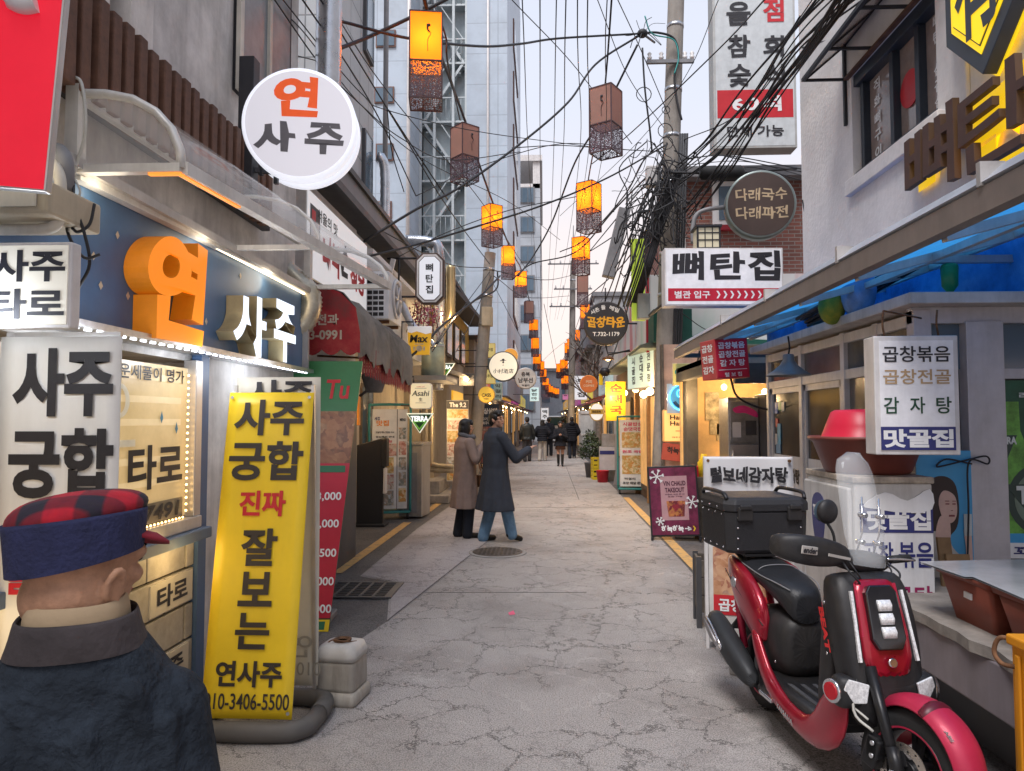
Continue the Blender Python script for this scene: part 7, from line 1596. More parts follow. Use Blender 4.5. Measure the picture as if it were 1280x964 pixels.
for pts in ([(195,-5,4.4),(250,20,4.8),(330,58,5.6),(395,76,6.4)],[(320,-5,5),(375,35,6),(450,130,7.6),(530,200,9),(640,255,12),(700,300,16)],[(398,-5,6),(450,80,7.4),(505,170,9),(560,260,11),(612,330,15.8)],[(405,-5,6.2),(470,95,8),(530,170,9.6),(600,250,12),(660,340,18)],[(375,-5,5.6),(440,90,7.2),(480,160,8.4),(520,245,10)],[(340,-5,5.2),(400,80,6.4),(450,130,7.2),(500,172,8.6),(560,200,10),(650,190,11)],[(350,-5,5.4),(410,70,6.6),(455,120,7.4),(484,138,8),(600,165,9.5),(750,185,12)],[(484,138,8),(490,190,8.4),(505,240,9)],[(486,138,8),(520,190,9),(560,250,10)],[(500,320,10),(560,290,11),(640,262,12),(720,246,13)],[(520,245,9),(600,208,11),(700,180,12),(790,188,12.1)],[(640,185,11),(700,182,12),(760,186,12.1),(830,190,12.2)],
            [(612,335,15.9),(560,330,12),(470,285,9)],[(612,340,15.9),(575,390,13),(540,440,11.5)],[(614,345,15.9),(590,400,14),(570,440,13)],[(616,338,15.9),(680,350,20),(712,345,33)],[(617,345,15.9),(660,372,24),(712,370,33)],[(614,350,15.9),(640,400,18),(660,440,22)],[(640,0,9),(720,85,11),(790,180,12)],[(745,-5,9),(785,95,11),(830,160,12.2)],[(770,-5,9.5),(800,60,11),(838,150,12.2)],[(900,-5,8),(860,90,10),(800,175,12),(700,270,16)],[(960,-5,7),(900,60,9),(790,165,12),(740,205,14)],[(1000,20,7.5),(925,140,10),(855,175,12.1)],[(865,250,12),(930,210,12.3),(1000,225,12.6)],[(850,200,12.1),(910,195,12.4),(1005,212,12.7)],[(850,207,12.1),(930,202,12.4),(1005,220,12.7)],[(905,195,10),(950,205,10.5),(1003,215,9)],[(1003,60,8.8),(1060,40,7.6),(1110,0,6.8)],[(1003,250,8.9),(1010,290,8.9),(1018,320,8.9)],[(855,430,12),(905,405,12.4),(960,390,12.8)],[(850,390,12),(890,415,12.4),(940,415,12.8)],
            [(540,0,8),(548,20,7.5),(558,50,7.5),(560,80,7.8),(575,150,11)],[(700,560-80,40),(690,430,30),(680,380,24)],[(660,470,30),(690,440,34),(716,420,33)],[(716,430,33),(735,440,26),(770,430,18)]):
    cab(pts,rng.uniform(0.005,0.011))
# tangle at the pole
t=thing('cable_tangle','dense tangle of black cables and loops hanging on the thick pole','cable tangle',A(815,250,12.0))
mb=MB();c0=Vector((0,0,0))
for i in range(72):
    a=Vector((rng.gauss(0.05,0.20),rng.uniform(-0.5,-0.1),rng.uniform(-0.3,0.9)));pts=[a]
    for k in range(4):pts.append(pts[-1]+Vector((rng.gauss(-0.05,0.16),rng.gauss(0,0.06),rng.uniform(-0.55,0.12))))
    mb.tube(bez(pts,5),rng.uniform(0.005,0.013),4)
for i in range(30):
    x=rng.uniform(-0.25,0.12);mb.tube(bez([(x+0.35,-0.3+rng.uniform(-.1,.1),0.4),(x+0.15,-0.35,-0.2),(x-0.05,-0.35,-0.8),(x-0.2,-0.3,-1.3),(x-0.32,0.3,-1.75)],5),rng.uniform(0.005,0.014),4)
for i in range(4):
    c=Vector((rng.uniform(-0.4,0.4),-0.35,rng.uniform(0.6,2.4)));r_=rng.uniform(0.05,0.13);mb.tube([c+Vector((r_*math.cos(q*0.42),rng.uniform(-.01,.01),r_*math.sin(q*0.42))) for q in range(16)],0.008,4)
mb.build('cables',cable_m,t)
MB().bb(-0.50,-0.30,0.1,0.3,-1.4,-0.2).build('terminal_box',W['gray'],t,0.01,M=Matrix.Rotation(R(14),4,'Y'))
MB().bb(-0.32,-0.10,0.22,0.3,-2.0,-0.6).build('green_sign',lit('lime lit sheet',(0.42,0.55,0.06),0.3),t)
mb=MB();kp=A(*NODE)
for i in range(9):
    d_=Vector((rng.gauss(0,1),rng.gauss(0,0.6),rng.gauss(0,1))).normalized();l=rng.uniform(0.12,0.5)
    mb.tube(bez([d_*0.03,d_*l*0.6+Vector((0,0,rng.uniform(-.1,.1))),d_*l+Vector((rng.uniform(-.15,.15),0,rng.uniform(-.2,.1)))],5),rng.uniform(0.004,0.009),4)
mb.ell((0,0,0),(0.09,0.09,0.07));t=thing('wire_knot','knot of cables with a splice case left of the thick pole top','cable knot',kp);mb.build('cables',cable_m,t)
MB().tube([(0,0,0),(0.25,0.3,0.0)],0.02,6).build('strut',W['gray'],t)
t=thing('splice_case','black ribbed cable splice case hanging over the brick wall','splice case',A(902,216,11.6))
MB().lathe([(0.05,-0.36),(0.11,-0.32),(0.115,-0.1),(0.105,-0.08),(0.115,-0.06),(0.115,0.3),(0.05,0.36)],n=14,axis='x').build('case',W['rubber'],t);MB().tube([(-0.9,0,0.02),(-0.36,0,0),(0.36,0,0),(1.2,0,0.05)],0.02,6).build('cable',cable_m,t)
# ================================================================ PEOPLE
def remesh(mb,voxel,name,mats,parent,matf=None,it=3):
    me0=bpy.data.meshes.new('tmp');me0.from_pydata([tuple(p) for p in mb.v],[],mb.f);me0.update()
    bm=bmesh.new();bm.from_mesh(me0);bmesh.ops.recalc_face_normals(bm,faces=bm.faces);bm.to_mesh(me0);bm.free()
    o=bpy.data.objects.new('tmp',me0);COL.objects.link(o)
    m=o.modifiers.new('r','REMESH');m.mode='VOXEL';m.voxel_size=voxel
    if it:s=o.modifiers.new('s','SMOOTH');s.factor=0.5;s.iterations=it
    dg=bpy.context.evaluated_depsgraph_get();me=bpy.data.meshes.new_from_object(o.evaluated_get(dg));me.name=name
    bpy.data.objects.remove(o);bpy.data.meshes.remove(me0)
    me.materials.clear()
    for q in mats:me.materials.append(q)
    for p in me.polygons:
        p.use_smooth=True
        p.material_index=matf(p.center) if matf else 0
    r=bpy.data.objects.new(name,me);COL.objects.link(r)
    if parent:r.parent=parent
    return r
skin=mat('light brown skin',(0.46,0.26,0.185),0.5,noise=0.07,scale=20);
skin_o=mat('weathered skin',(0.42,0.225,0.135),0.6,noise=0.16,scale=40,bump=0.12,bscale=150)
hairm=mat('black hair',(0.012,0.010,0.010),0.42,noise=0.3,scale=40,bump=0.4)
def cloth_mat(name,col,n=0.12,b=0.5):
    return mat(name,col,0.92,noise=n,scale=5,bump=b,bscale=9,spec=0.15)
def head(mb,c,s=1.0,M=Matrix.Identity(3),ears=True,neck=True):
    "head with nose, brow, chin and ears; local +y is the face"
    T=lambda v:Vector(c)+M@(Vector(v)*s)
    M4=Matrix.Translation(Vector(c))@M.to_4x4()
    def e(p,r):mb.ell((0,0,0),[q*s for q in r],18,12,M=M4@Matrix.Translation(Vector(p)*s))
    e((0,-0.012,0.02),(0.076,0.095,0.095));e((0,0.022,-0.035),(0.060,0.068,0.075));e((0,0.045,-0.082),(0.034,0.036,0.028));e((0,0.07,0.02),(0.05,0.016,0.016))
    mb.capsule(T((0,0.083,0.012)),T((0,0.102,-0.022)),0.008*s,0.014*s,8);e((0,0.078,-0.056),(0.024,0.013,0.010))
    for x in (-1,1):
        e((x*0.042,0.06,-0.022),(0.024,0.022,0.02));e((x*0.05,0.058,0.018),(0.022,0.022,0.018))
        if ears:e((x*0.078,-0.006,-0.01),(0.010,0.020,0.032));e((x*0.084,-0.014,0.0),(0.010,0.014,0.026))
    if neck:mb.capsule(T((0,-0.02,-0.05)),T((0,-0.035,-0.20)),0.054*s,0.060*s,14)
def face_marks(c,s,M,parent):
    M4=Matrix.Translation(Vector(c))@M.to_4x4();mb=MB()
    for x in (-0.031,0.031):
        mb.ell((0,0,0),(0.013*s,0.006*s,0.0065*s),10,6,M=M4@Matrix.Translation(Vector((x,0.0835,0.002))*s))
        mb.ell((0,0,0),(0.018*s,0.006*s,0.004*s),10,6,M=M4@Matrix.Translation(Vector((x,0.087,0.026))*s))
    mb.build('eyes_and_brows',hairm,parent)
    mb=MB();mb.ell((0,0,0),(0.022*s,0.007*s,0.007*s),10,6,M=M4@Matrix.Translation(Vector((0,0.088,-0.056))*s));mb.build('lips',mat('lip colour',(0.32,0.10,0.09),0.45,noise=0),parent)
def hand(mb,w,d,up_,s=1.0,curl=0.6,thumb=1):
    "palm and five separate bent fingers; w wrist, d pointing direction, up_ back-of-hand normal"
    d=Vector(d).normalized();up_=Vector(up_);up_=(up_-d*up_.dot(d)).normalized();sd=d.cross(up_)
    w=Vector(w);palm=w+d*0.045*s
    for q in (-0.024,-0.008,0.008,0.024):mb.capsule(w+sd*q*0.7*s,palm+sd*q*s+d*0.035*s,0.013*s,0.011*s,8)
    for i,(q,l) in enumerate(((-0.028,0.062),(-0.009,0.074),(0.010,0.070),(0.027,0.055))):
        a=palm+sd*q*s+d*0.035*s;b=a+(d*math.cos(curl*0.6)-up_*math.sin(curl*0.6))*l*0.5*s;c=b+(d*math.cos(curl*1.5)-up_*math.sin(curl*1.5))*l*0.5*s
        mb.capsule(a,b,0.0088*s,0.008*s,8);mb.capsule(b,c,0.008*s,0.0066*s,8)
    a=w+sd*(-0.028*thumb)*s+d*0.02*s;b=a+(d*0.6-sd*0.6*thumb-up_*0.4).normalized()*0.036*s;c=b+(d*0.9-sd*0.1*thumb-up_*0.5).normalized()*0.03*s
    mb.capsule(a,b,0.012*s,0.010*s,8);mb.capsule(b,c,0.010*s,0.008*s,8)
def ring(cx,cy,z,rx,ry,n=28,ex=2.4,tw=0.0,fold=0.0,ph=0.0):
    o=[]
    for i in range(n):
        a=2*math.pi*i/n;c,s=math.cos(a),math.sin(a);k=1+fold*math.sin(a*7+ph)+fold*0.6*math.sin(a*11+ph*1.7)
        o.append(Vector((cx+rx*k*math.copysign(abs(c)**(2/ex),c),cy+ry*k*math.copysign(abs(s)**(2/ex),s),z)))
    return o
def sleeve(mb,sh,el,wr,r=(0.085,0.068,0.058)):
    mb.capsule(sh,el,r[0],r[1],14);mb.capsule(el,wr,r[1],r[2],14)
def rotz(a):return Matrix.Rotation(R(a),3,'Z')
def walker(label,loc,rz,H,hair,top,topm,legm,shoem,arms,feet,hem,headM=Matrix.Identity(3),skirt=None,group=None,quilt=False,hood=False,voxel=0.010,boots=None,marks=False,cup=None,flare=1.0,handcurl=0.7):
    """H height; local +y is the way the person faces, +x their right.
    arms: [(elbow, wrist), (elbow, wrist)] right, left; feet: [(knee, ankle), ...]; hem: height of the coat's lower edge"""
    t=thing('person',label,'person',loc,R(rz),group)
    k=H/1.75;hip=0.90*k;sh=1.43*k;hc=Vector((0,0.02,H-0.118*k))
    mb=MB();head(mb,hc,k,headM)
    mb.ell((0,0,1.22*k),(0.155*k,0.10*k,0.25*k));mb.ell((0,0,0.97*k),(0.15*k,0.105*k,0.15*k))
    shp=[Vector((0.175*k,0,sh-0.03)),Vector((-0.175*k,0,sh-0.03))]
    for i in (0,1):
        el,wr=[Vector(q) for q in arms[i]];mb.capsule(shp[i],el,0.052*k,0.042*k);mb.capsule(el,wr,0.042*k,0.028*k)
        d=(wr-el).normalized();hand(mb,wr,d,Vector((0,-0.3,1)) if abs(d.z)<0.7 else Vector((1 if i==0 else -1,0.2,0)),k,handcurl,1 if i==0 else -1)
        kn,an=[Vector(q) for q in feet[i]];hp=Vector((0.09*k*(1 if i==0 else -1),0,hip));mb.capsule(hp,kn,0.082*k,0.055*k);mb.capsule(kn,an,0.055*k,0.036*k);mb.capsule(an,an+Vector((0,0.06,-0.05)),0.034*k,0.024*k)
    remesh(mb,0.0075,'body',[skin],t,None,2)
    if marks:face_marks(hc,k,headM,t)
    # coat
    mb=MB();f=0.055
    rings=[ring(0,0,hem,0.225*k*flare,0.185*k*flare,fold=f,ph=loc[0]*3),ring(0,-0.005,hem+(0.98*k-hem)*0.45,0.215*k*(0.5+flare*0.5),0.17*k*(0.5+flare*0.5),fold=f*0.6,ph=loc[0]*3+0.5),ring(0,0,max(0.98*k,hem+0.02),0.205*k,0.15*k,fold=f*0.4),ring(0,0,1.18*k,0.205*k,0.15*k),ring(0,-0.01,1.33*k,0.215*k,0.14*k),ring(0,-0.015,1.42*k,0.19*k,0.115*k),ring(0,-0.015,1.475*k,0.11*k,0.09*k),ring(0,-0.012,1.53*k,0.074*k,0.078*k)]
    mb.loft(rings)
    for i in (0,1):
        el,wr=[Vector(q) for q in arms[i]];b=1.22 if quilt else 1.0
        sleeve(mb,shp[i],el,el.lerp(wr,0.93),(0.083*k*b,0.070*k*b,0.056*k*b))
    if hood:mb.ell((0,-0.11*k,1.47*k),(0.13*k,0.09*k,0.10*k))
    if quilt:
        for z in (0.80,0.89,0.98,1.07,1.16,1.25,1.34):
            if z*k>hem:mb.loft([ring(0,0,(z-0.035)*k,0.205*k,0.15*k),ring(0,0,z*k,0.228*k,0.172*k),ring(0,0,(z+0.035)*k,0.205*k,0.15*k)])
    remesh(mb,voxel,top,[topm],t,None,3)
    # trousers / skirt
    if skirt:
        mb=MB();mb.loft([ring(0,0,skirt[0],0.20*k,0.16*k,fold=0.05),ring(0,0,hip+0.1,0.15*k,0.12*k)]);mb.build('skirt',skirt[1],t)
    else:
        mb=MB();mb.ell((0,0,0.95*k),(0.165*k,0.125*k,0.13*k))
        for i in (0,1):
            kn,an=[Vector(q) for q in feet[i]];hp=Vector((0.09*k*(1 if i==0 else -1),0,hip));mb.capsule(hp,kn,0.105*k,0.088*k);mb.capsule(kn,an.lerp(kn,-0.09),0.088*k,0.076*k)
        remesh(mb,voxel,'trousers',[legm],t,None,2)
    for i in (0,1):
        kn,an=[Vector(q) for q in feet[i]];mb=MB();a=an+Vector((0,-0.03,-0.035));b=an+Vector((0.01 if i==0 else -0.01,0.155,-0.055))
        if an.z>0.12:b=an+Vector((0,0.14,-0.10))
        mb.capsule(a,b,0.046*k,0.038*k);mb.capsule(an+Vector((0,0,0.03)),a,0.05*k,0.045*k)
        if boots:mb.capsule(an,kn-Vector((0,0,0.03)),0.05*k,0.062*k)
        remesh(mb,0.009,'boot' if boots else 'shoe',[shoem],t,None,1)
    # hair
    mb=MB();M4=Matrix.Translation(hc)@headM.to_4x4();e=lambda p,r:mb.ell((0,0,0),[q*k for q in r],18,12,M=M4@Matrix.Translation(Vector(p)*k))
    e((0,-0.022,0.042),(0.088,0.098,0.088));e((0,0.04,0.082),(0.07,0.055,0.038))
    if hair=='short':e((0,-0.055,-0.005),(0.085,0.066,0.085));e((0.06,0.0,0.03),(0.03,0.055,0.05));e((-0.06,0.0,0.03),(0.03,0.055,0.05));e((0,0.02,0.095),(0.078,0.085,0.04));e((0.03,0.07,0.07),(0.045,0.03,0.022));e((-0.03,0.07,0.074),(0.04,0.028,0.02))
    if hair in ('bob','long'):
        zl=-0.10 if hair=='bob' else -0.2
        e((0,-0.065,zl*0.4),(0.088,0.06,0.12));e((0,-0.07,zl),(0.082,0.05,0.09))
        for x in (-1,1):e((x*0.072,-0.01,-0.03),(0.024,0.055,0.09));e((x*0.07,-0.015,zl),(0.024,0.045,0.075))
        for x in (-1,1):e((x*0.045,0.07,0.055),(0.035,0.025,0.03))
    remesh(mb,0.007,'hair',[hairm],t,None,2)
    return t
black_c=cloth_mat('black padded cloth',(0.016,0.017,0.022));
# --- the couple
coatw=cloth_mat('taupe wool coat',(0.27,0.195,0.165));coatm=cloth_mat('charcoal wool coat',(0.045,0.051,0.065));jeans=cloth_mat('faded blue denim',(0.15,0.26,0.39),0.25);charc=cloth_mat('charcoal trousers',(0.022,0.025,0.033));shoe_b=mat('black shoe leather',(0.012,0.012,0.012),0.5,noise=0.05)
gw=G(581,672)
t=walker('woman in a long taupe coat lifting a red cup, hair in a black bob',(gw.x,gw.y,0),-62,1.66,'bob','coat',coatw,charc,shoe_b,[((0.27,0.05,1.10),(0.10,0.26,1.33)),((-0.25,0.10,1.10),(-0.04,0.28,1.27))],[((0.10,0.03,0.49),(0.10,0.0,0.09)),((-0.10,0.02,0.49),(-0.10,-0.06,0.09))],0.42,rotz(-10),marks=True,flare=1.12,handcurl=1.1)
mb=MB();mb.lathe([(0.028,0),(0.036,0.10),(0.034,0.102)],(0.03,0.33,1.335),16);mb.build('cup',mat('red paper cup',(0.28,0.02,0.03),0.4),t)
mb=MB();mb.tube(bez([(0.04,0.10,1.42),(0.10,0.06,1.40),(0.05,-0.06,1.44),(-0.06,-0.05,1.45),(-0.08,0.08,1.41),(0.02,0.13,1.40)],6),0.035,10);mb.build('scarf',cloth_mat('grey knit scarf',(0.12,0.12,0.13)),t)
mb=MB();mb.tube(bez([(0.02,0.20,1.10),(0.08,0.24,0.95),(0.02,0.27,0.85),(-0.05,0.25,0.95),(0.0,0.2,1.1)],5),0.008,6);mb.bb(-0.07,0.08,0.18,0.28,0.70,0.87);mb.build('bag',mat('tan leather bag',(0.24,0.12,0.05),0.5),t)
gm=G(622,677)
walker('man in a long charcoal coat and blue jeans with one arm stretched out',(gm.x-0.03,gm.y,0),-58,1.77,'short','coat',coatm,jeans,shoe_b,[((0.27,0.17,1.13),(0.22,0.40,1.25)),((-0.30,0.08,1.14),(-0.26,0.24,1.0))],[((0.11,0.10,0.50),(0.12,0.18,0.13)),((-0.10,0.0,0.50),(-0.11,-0.12,0.09))],0.43,rotz(-60)@Matrix.Rotation(R(6),3,'X'),marks=True,flare=1.32,handcurl=0.4)
# --- walkers further away
st=[((0.10,0.04,0.48),(0.10,0.10,0.09)),((-0.10,0.02,0.48),(-0.10,-0.14,0.10))]
dn=[((0.27,-0.03,1.12),(0.27,0.06,0.88)),((-0.27,-0.03,1.12),(-0.26,0.08,0.88))]
pk=[((0.30,-0.06,1.14),(0.22,0.10,1.0)),((-0.30,-0.06,1.14),(-0.22,0.10,1.0))]
leather=mat('black leather jacket',(0.02,0.024,0.024),0.4,noise=0.2,bump=0.4,bscale=12);greyt=cloth_mat('dark grey trousers',(0.06,0.06,0.065));creamt=cloth_mat('cream wide trousers',(0.42,0.38,0.33))
def far(px,py,d=0):g=G(px,py);return (g.x,g.y,0)
wg='pedestrians walking in the lane'
walker('man in a black leather jacket and dark grey trousers walking away',far(659,577),6,1.76,'short','jacket',leather,greyt,shoe_b,dn,st,0.86,group=wg,voxel=0.014)
walker('woman in a black puffer jacket and cream trousers walking away',far(678,576.5),-4,1.66,'long','jacket',black_c,creamt,mat('pale shoe',(0.5,0.48,0.45),0.5),pk,st,0.80,group=wg,quilt=True,voxel=0.014)
walker('man in dark clothes walking away between two other walkers',far(686,570),-3,1.76,'short','jacket',cloth_mat('dark navy jacket',(0.02,0.024,0.035)),charc,shoe_b,dn,st,0.78,group=wg,voxel=0.015)
walker('woman in a short black coat, brown skirt and tall black boots walking toward the camera',far(700.5,583),178,1.60,'long','coat',black_c,charc,mat('black boot leather',(0.012,0.012,0.013),0.3,noise=0.05),[((0.23,0.10,1.02),(0.05,0.24,1.12)),((-0.23,0.10,1.02),(-0.06,0.24,1.10))],[((0.075,0.03,0.44),(0.07,-0.06,0.10)),((-0.075,0.0,0.44),(-0.07,0.06,0.10))],0.72,skirt=(0.60,cloth_mat('brown skirt',(0.13,0.07,0.05))),group=wg,voxel=0.013,boots=True,marks=True,flare=1.15)
walker('man in a hooded black puffer coat and black trousers walking away on the right',far(715,573),2,1.77,'short','jacket',black_c,charc,mat('pale shoe',(0.5,0.48,0.45),0.5),pk,st,0.74,group=wg,quilt=True,hood=True,voxel=0.014)
walker('small distant person in grey behind the woman in tall boots',far(704,558),4,1.70,'short','jacket',cloth_mat('grey coat',(0.08,0.085,0.095)),charc,shoe_b,dn,st,0.78,group=wg,voxel=0.016)
# --- man in the foreground seen from behind
t=thing('person','man in a red plaid flat cap and dark blue jacket seen from behind','person',(-0.812,1.25,0),R(22));t.scale=(0.985,0.985,0.985)
HM=rotz(-40)@Matrix.Rotation(R(-4),3,'X');hc=Vector((0.0,0.0,1.42))
mb=MB();s=1.02
head(mb,hc,s,HM,ears=False,neck=False)
mb.capsule(hc+Vector((0,-0.02,-0.03)),hc+Vector((-0.005,-0.03,-0.20)),0.068,0.074,18)
M4=Matrix.Translation(hc)@HM.to_4x4()
mb.ell((0,0,0),(0.074,0.058,0.062),18,12,M=M4@Matrix.Translation((0,-0.040,-0.055)))
for x in (-1,1):
    mb.tube([(M4@Vector((x*(0.091+0.008*math.sin(a)),-0.012+0.015*math.cos(a),-0.034+0.029*math.sin(a)))) for a in [R(q) for q in range(-60,250,20)]],0.0070,8)
    mb.ell((0,0,0),(0.013,0.014,0.027),10,8,M=M4@Matrix.Translation((x*0.080,-0.006,-0.036)))
    mb.ell((0,0,0),(0.007,0.009,0.010),10,8,M=M4@Matrix.Translation((x*0.086,-0.002,-0.068)))
mb.ell((0,0,1.08),(0.14,0.10,0.20));mb.ell((0,0,0.80),(0.14,0.11,0.15))
AR=[(Vector((x*0.142,-0.02,1.155)),Vector((x*0.190,-0.03,0.90)),Vector((x*0.19,0.10,0.70))) for x in (1,-1)]
for i,(a,b,c) in enumerate(AR):
    mb.capsule(a,b,0.05,0.042);mb.capsule(b,c,0.042,0.03);hand(mb,c,(0,0.35,-1),(1 if i==0 else -1,0.1,0),1.0,0.7,1 if i==0 else -1)
for x in (-0.09,0.09):mb.capsule((x,0,0.78),(x,0.02,0.43),0.085,0.06);mb.capsule((x,0.02,0.43),(x,-0.02,0.08),0.06,0.04)
remesh(mb,0.0055,'body',[skin_o],t,None,2)
face_marks(hc,s,HM,t)
jk=mat('dark blue jacket cloth',(0.024,0.032,0.044),0.9,noise=0.3,scale=11,bump=0.8,bscale=40,spec=0.2);jc=mat('brown grey collar cloth',(0.055,0.046,0.048),0.9,noise=0.25,scale=9,bump=0.4,bscale=30)
mb=MB();mb.loft([ring(0,0,0.62,0.195,0.16,fold=0.02),ring(0,0,0.9,0.205,0.15,fold=0.012),ring(0,-0.005,1.06,0.195,0.145),ring(0,-0.01,1.17,0.184,0.125),ring(0,-0.012,1.24,0.138,0.112),ring(0,-0.012,1.292,0.10,0.100)])
for a,b,c in AR:sleeve(mb,a,b,b.lerp(c,0.92),(0.072,0.068,0.058))
for a,b in (((0.15,-0.10,1.16),(0.17,-0.09,0.9)),((-0.15,-0.10,1.16),(-0.18,-0.09,0.88)),((0.03,-0.138,1.16),(0.10,-0.14,0.88)),((-0.08,-0.136,1.14),(-0.03,-0.14,0.9)),((0.10,-0.12,1.22),(0.16,-0.08,1.02))):mb.capsule(a,b,0.020,0.012,8)
remesh(mb,0.009,'jacket',[jk],t,None,4)
mb=MB();n=40;mb.loft([ring(-0.002,-0.014,1.278,0.110,0.108,n),ring(-0.002,-0.02,1.305,0.100,0.102,n),ring(-0.002,-0.022,1.338,0.094,0.097,n),ring(-0.002,-0.02,1.342,0.088,0.089,n),ring(-0.002,-0.01,1.27,0.09,0.085,n)],caps=False);mb.build('collar',jc,t,subd=1)
mb=MB();mb.loft([ring(-0.002,-0.022,1.28,0.086,0.088,n),ring(-0.002,-0.026,1.358,0.080,0.085,n),ring(-0.002,-0.024,1.363,0.072,0.077,n)],caps=False);mb.build('inner_collar',cloth_mat('cream knit collar',(0.40,0.30,0.19)),t,subd=1)
mb=MB();mb.ell((0,0,0.80),(0.165,0.125,0.13))
for x in (-0.09,0.09):mb.capsule((x,0,0.78),(x,0.02,0.43),0.10,0.085);mb.capsule((x,0.02,0.43),(x,-0.02,0.1),0.085,0.075)
remesh(mb,0.012,'trousers',[charc],t)
for x in (-0.09,0.09):mb=MB();mb.capsule((x,-0.05,0.05),(x,0.14,0.042),0.048,0.04);remesh(mb,0.009,'shoe',[shoe_b],t,None,1)
# cap
def plaid():
    m,tt,b,N,L=nodemat('red and navy plaid wool')
    tc=N('TexCoord');nz=N('TexNoise');nz.inputs['Scale'].default_value=60;L(tc.outputs['Object'],nz.inputs['Vector']);sx=N('SeparateXYZ');L(tc.outputs['Object'],sx.inputs[0])
    outs=[]
    for ax,off in ((0,0.0),(1,0.6)):
        a=N('Math',operation='MULTIPLY_ADD');a.inputs[1].default_value=74;a.inputs[2].default_value=off;L(sx.outputs[ax],a.inputs[0]);s_=N('Math',operation='SINE');L(a.outputs[0],s_.inputs[0]);r_=N('MapRange');r_.inputs[1].default_value=-0.1;r_.inputs[2].default_value=0.25;L(s_.outputs[0],r_.inputs[0]);outs.append(r_.outputs[0])
    ad=N('Math',operation='ADD');L(outs[0],ad.inputs[0]);L(outs[1],ad.inputs[1]);dv=N('Math',operation='MULTIPLY');dv.inputs[1].default_value=0.5;L(ad.outputs[0],dv.inputs[0])
    rp=ramp(N,[(0.0,(0.50,0.012,0.03)),(0.5,(0.20,0.012,0.025)),(1.0,(0.025,0.02,0.035))]);L(dv.outputs[0],rp.inputs[0])
    mu=N('MixRGB',blend_type='MULTIPLY');mu.inputs[0].default_value=0.5;L(rp.outputs[0],mu.inputs[1]);L(nz.outputs['Color'],mu.inputs[2]);L(mu.outputs[0],b.inputs['Base Color']);b.inputs['Roughness'].default_value=0.95
    bp=N('Bump');bp.inputs['Strength'].default_value=0.4;bp.inputs['Distance'].default_value=0.004;L(nz.outputs['Fac'],bp.inputs['Height']);L(bp.outputs[0],b.inputs['Normal'])
    return m
navyb=mat('navy felt band',(0.022,0.026,0.075),0.95,noise=0.2,scale=30,bump=0.3,bscale=120)
CM=Matrix.Translation(hc)@rotz(-52).to_4x4()@Matrix.Translation((0,-0.008,0.030))@Matrix.Rotation(R(3),4,'X')@Matrix.Rotation(R(-5),4,'Y')
n=44
def cr(z,rx,ry,cy=0.0,dz=0.0):return [CM@Vector((rx*math.cos(2*math.pi*i/n),cy+ry*math.sin(2*math.pi*i/n),z+dz*math.sin(2*math.pi*i/n))) for i in range(n)]
mb=MB();mb.loft([cr(0.052,0.094,0.113),cr(0.064,0.097,0.117,0.006),cr(0.078,0.088,0.109,0.010),cr(0.090,0.066,0.086,0.010),cr(0.096,0.035,0.045,0.010),cr(0.098,0.004,0.005,0.01)],caps=False);mb.build('cap_crown',plaid(),t,subd=1)
mb=MB();mb.loft([cr(-0.024,0.098,0.110,-0.006,0.010),cr(0.015,0.099,0.114,-0.002,0.006),cr(0.054,0.100,0.118),cr(0.060,0.098,0.116),cr(0.0,0.096,0.108)],caps=False);mb.build('cap_band',navyb,t,subd=1)
mb=MB();P=[];nv=14
for j,(e_,dz) in enumerate(((0.0,0.0),(0.5,-0.010),(1.0,-0.032))):
    for i in range(nv+1):
        a=R(38+104*i/nv);k=math.sin(math.pi*i/nv)**0.6;P.append(CM@Vector((0.092*math.cos(a)*(1+0.10*e_*k),0.110*math.sin(a)+0.050*e_*k,0.010+dz*k)))
P2=[p+Vector((0,0,-0.006)) for p in P];m_=nv+1;N_=len(P)
F=[(j*m_+i,j*m_+i+1,(j+1)*m_+i+1,(j+1)*m_+i) for j in range(2) for i in range(nv)];F+=[tuple(N_+q for q in f[::-1]) for f in F];F+=[(2*m_+i,2*m_+i+1,N_+2*m_+i+1,N_+2*m_+i) for i in range(nv)]
mb.add(P+P2,F,True);mb.build('cap_visor',mat('dark red felt',(0.25,0.02,0.035),0.9,noise=0.15),t)
# ================================================================ SCOOTER
sr=thing('scooter','red and black scooter parked at the lane edge beside the stone ledge','scooter',(1.29,4.30,0),R(-81.8))
redp=mat('metallic red paint',(0.34,0.007,0.025),0.3,0.35,noise=0.12,scale=9,coat=0.6,dirt=0.10);redm=mat('matt magenta red paint',(0.42,0.02,0.06),0.42,0.15,noise=0.08,coat=0.1)
blkp=mat('black moulded plastic',(0.017,0.017,0.019),0.48,noise=0.2,scale=30,bump=0.06,bscale=220,dirt=0.25);blks=mat('satin black metal',(0.02,0.02,0.022),0.35,0.3)
seatm=mat('black seat vinyl',(0.016,0.017,0.02),0.42,noise=0.1,bump=0.15,bscale=150);lens=mat('clear lamp lens',(0.78,0.79,0.82),0.06,0.1,noise=0.25,scale=90,spec=0.9);chrome=mat('chrome trim',(0.7,0.7,0.72),0.12,0.95,noise=0.05)
def rx_(x,zc,hy,hz,ex=3.0,n=20,yc=0.0):
    o=[]
    for i in range(n):
        a=2*math.pi*i/n;c,s=math.cos(a),math.sin(a)
        o.append(Vector((x,yc+hy*math.copysign(abs(c)**(2/ex),c),zc+hz*math.copysign(abs(s)**(2/ex),s))))
    return o
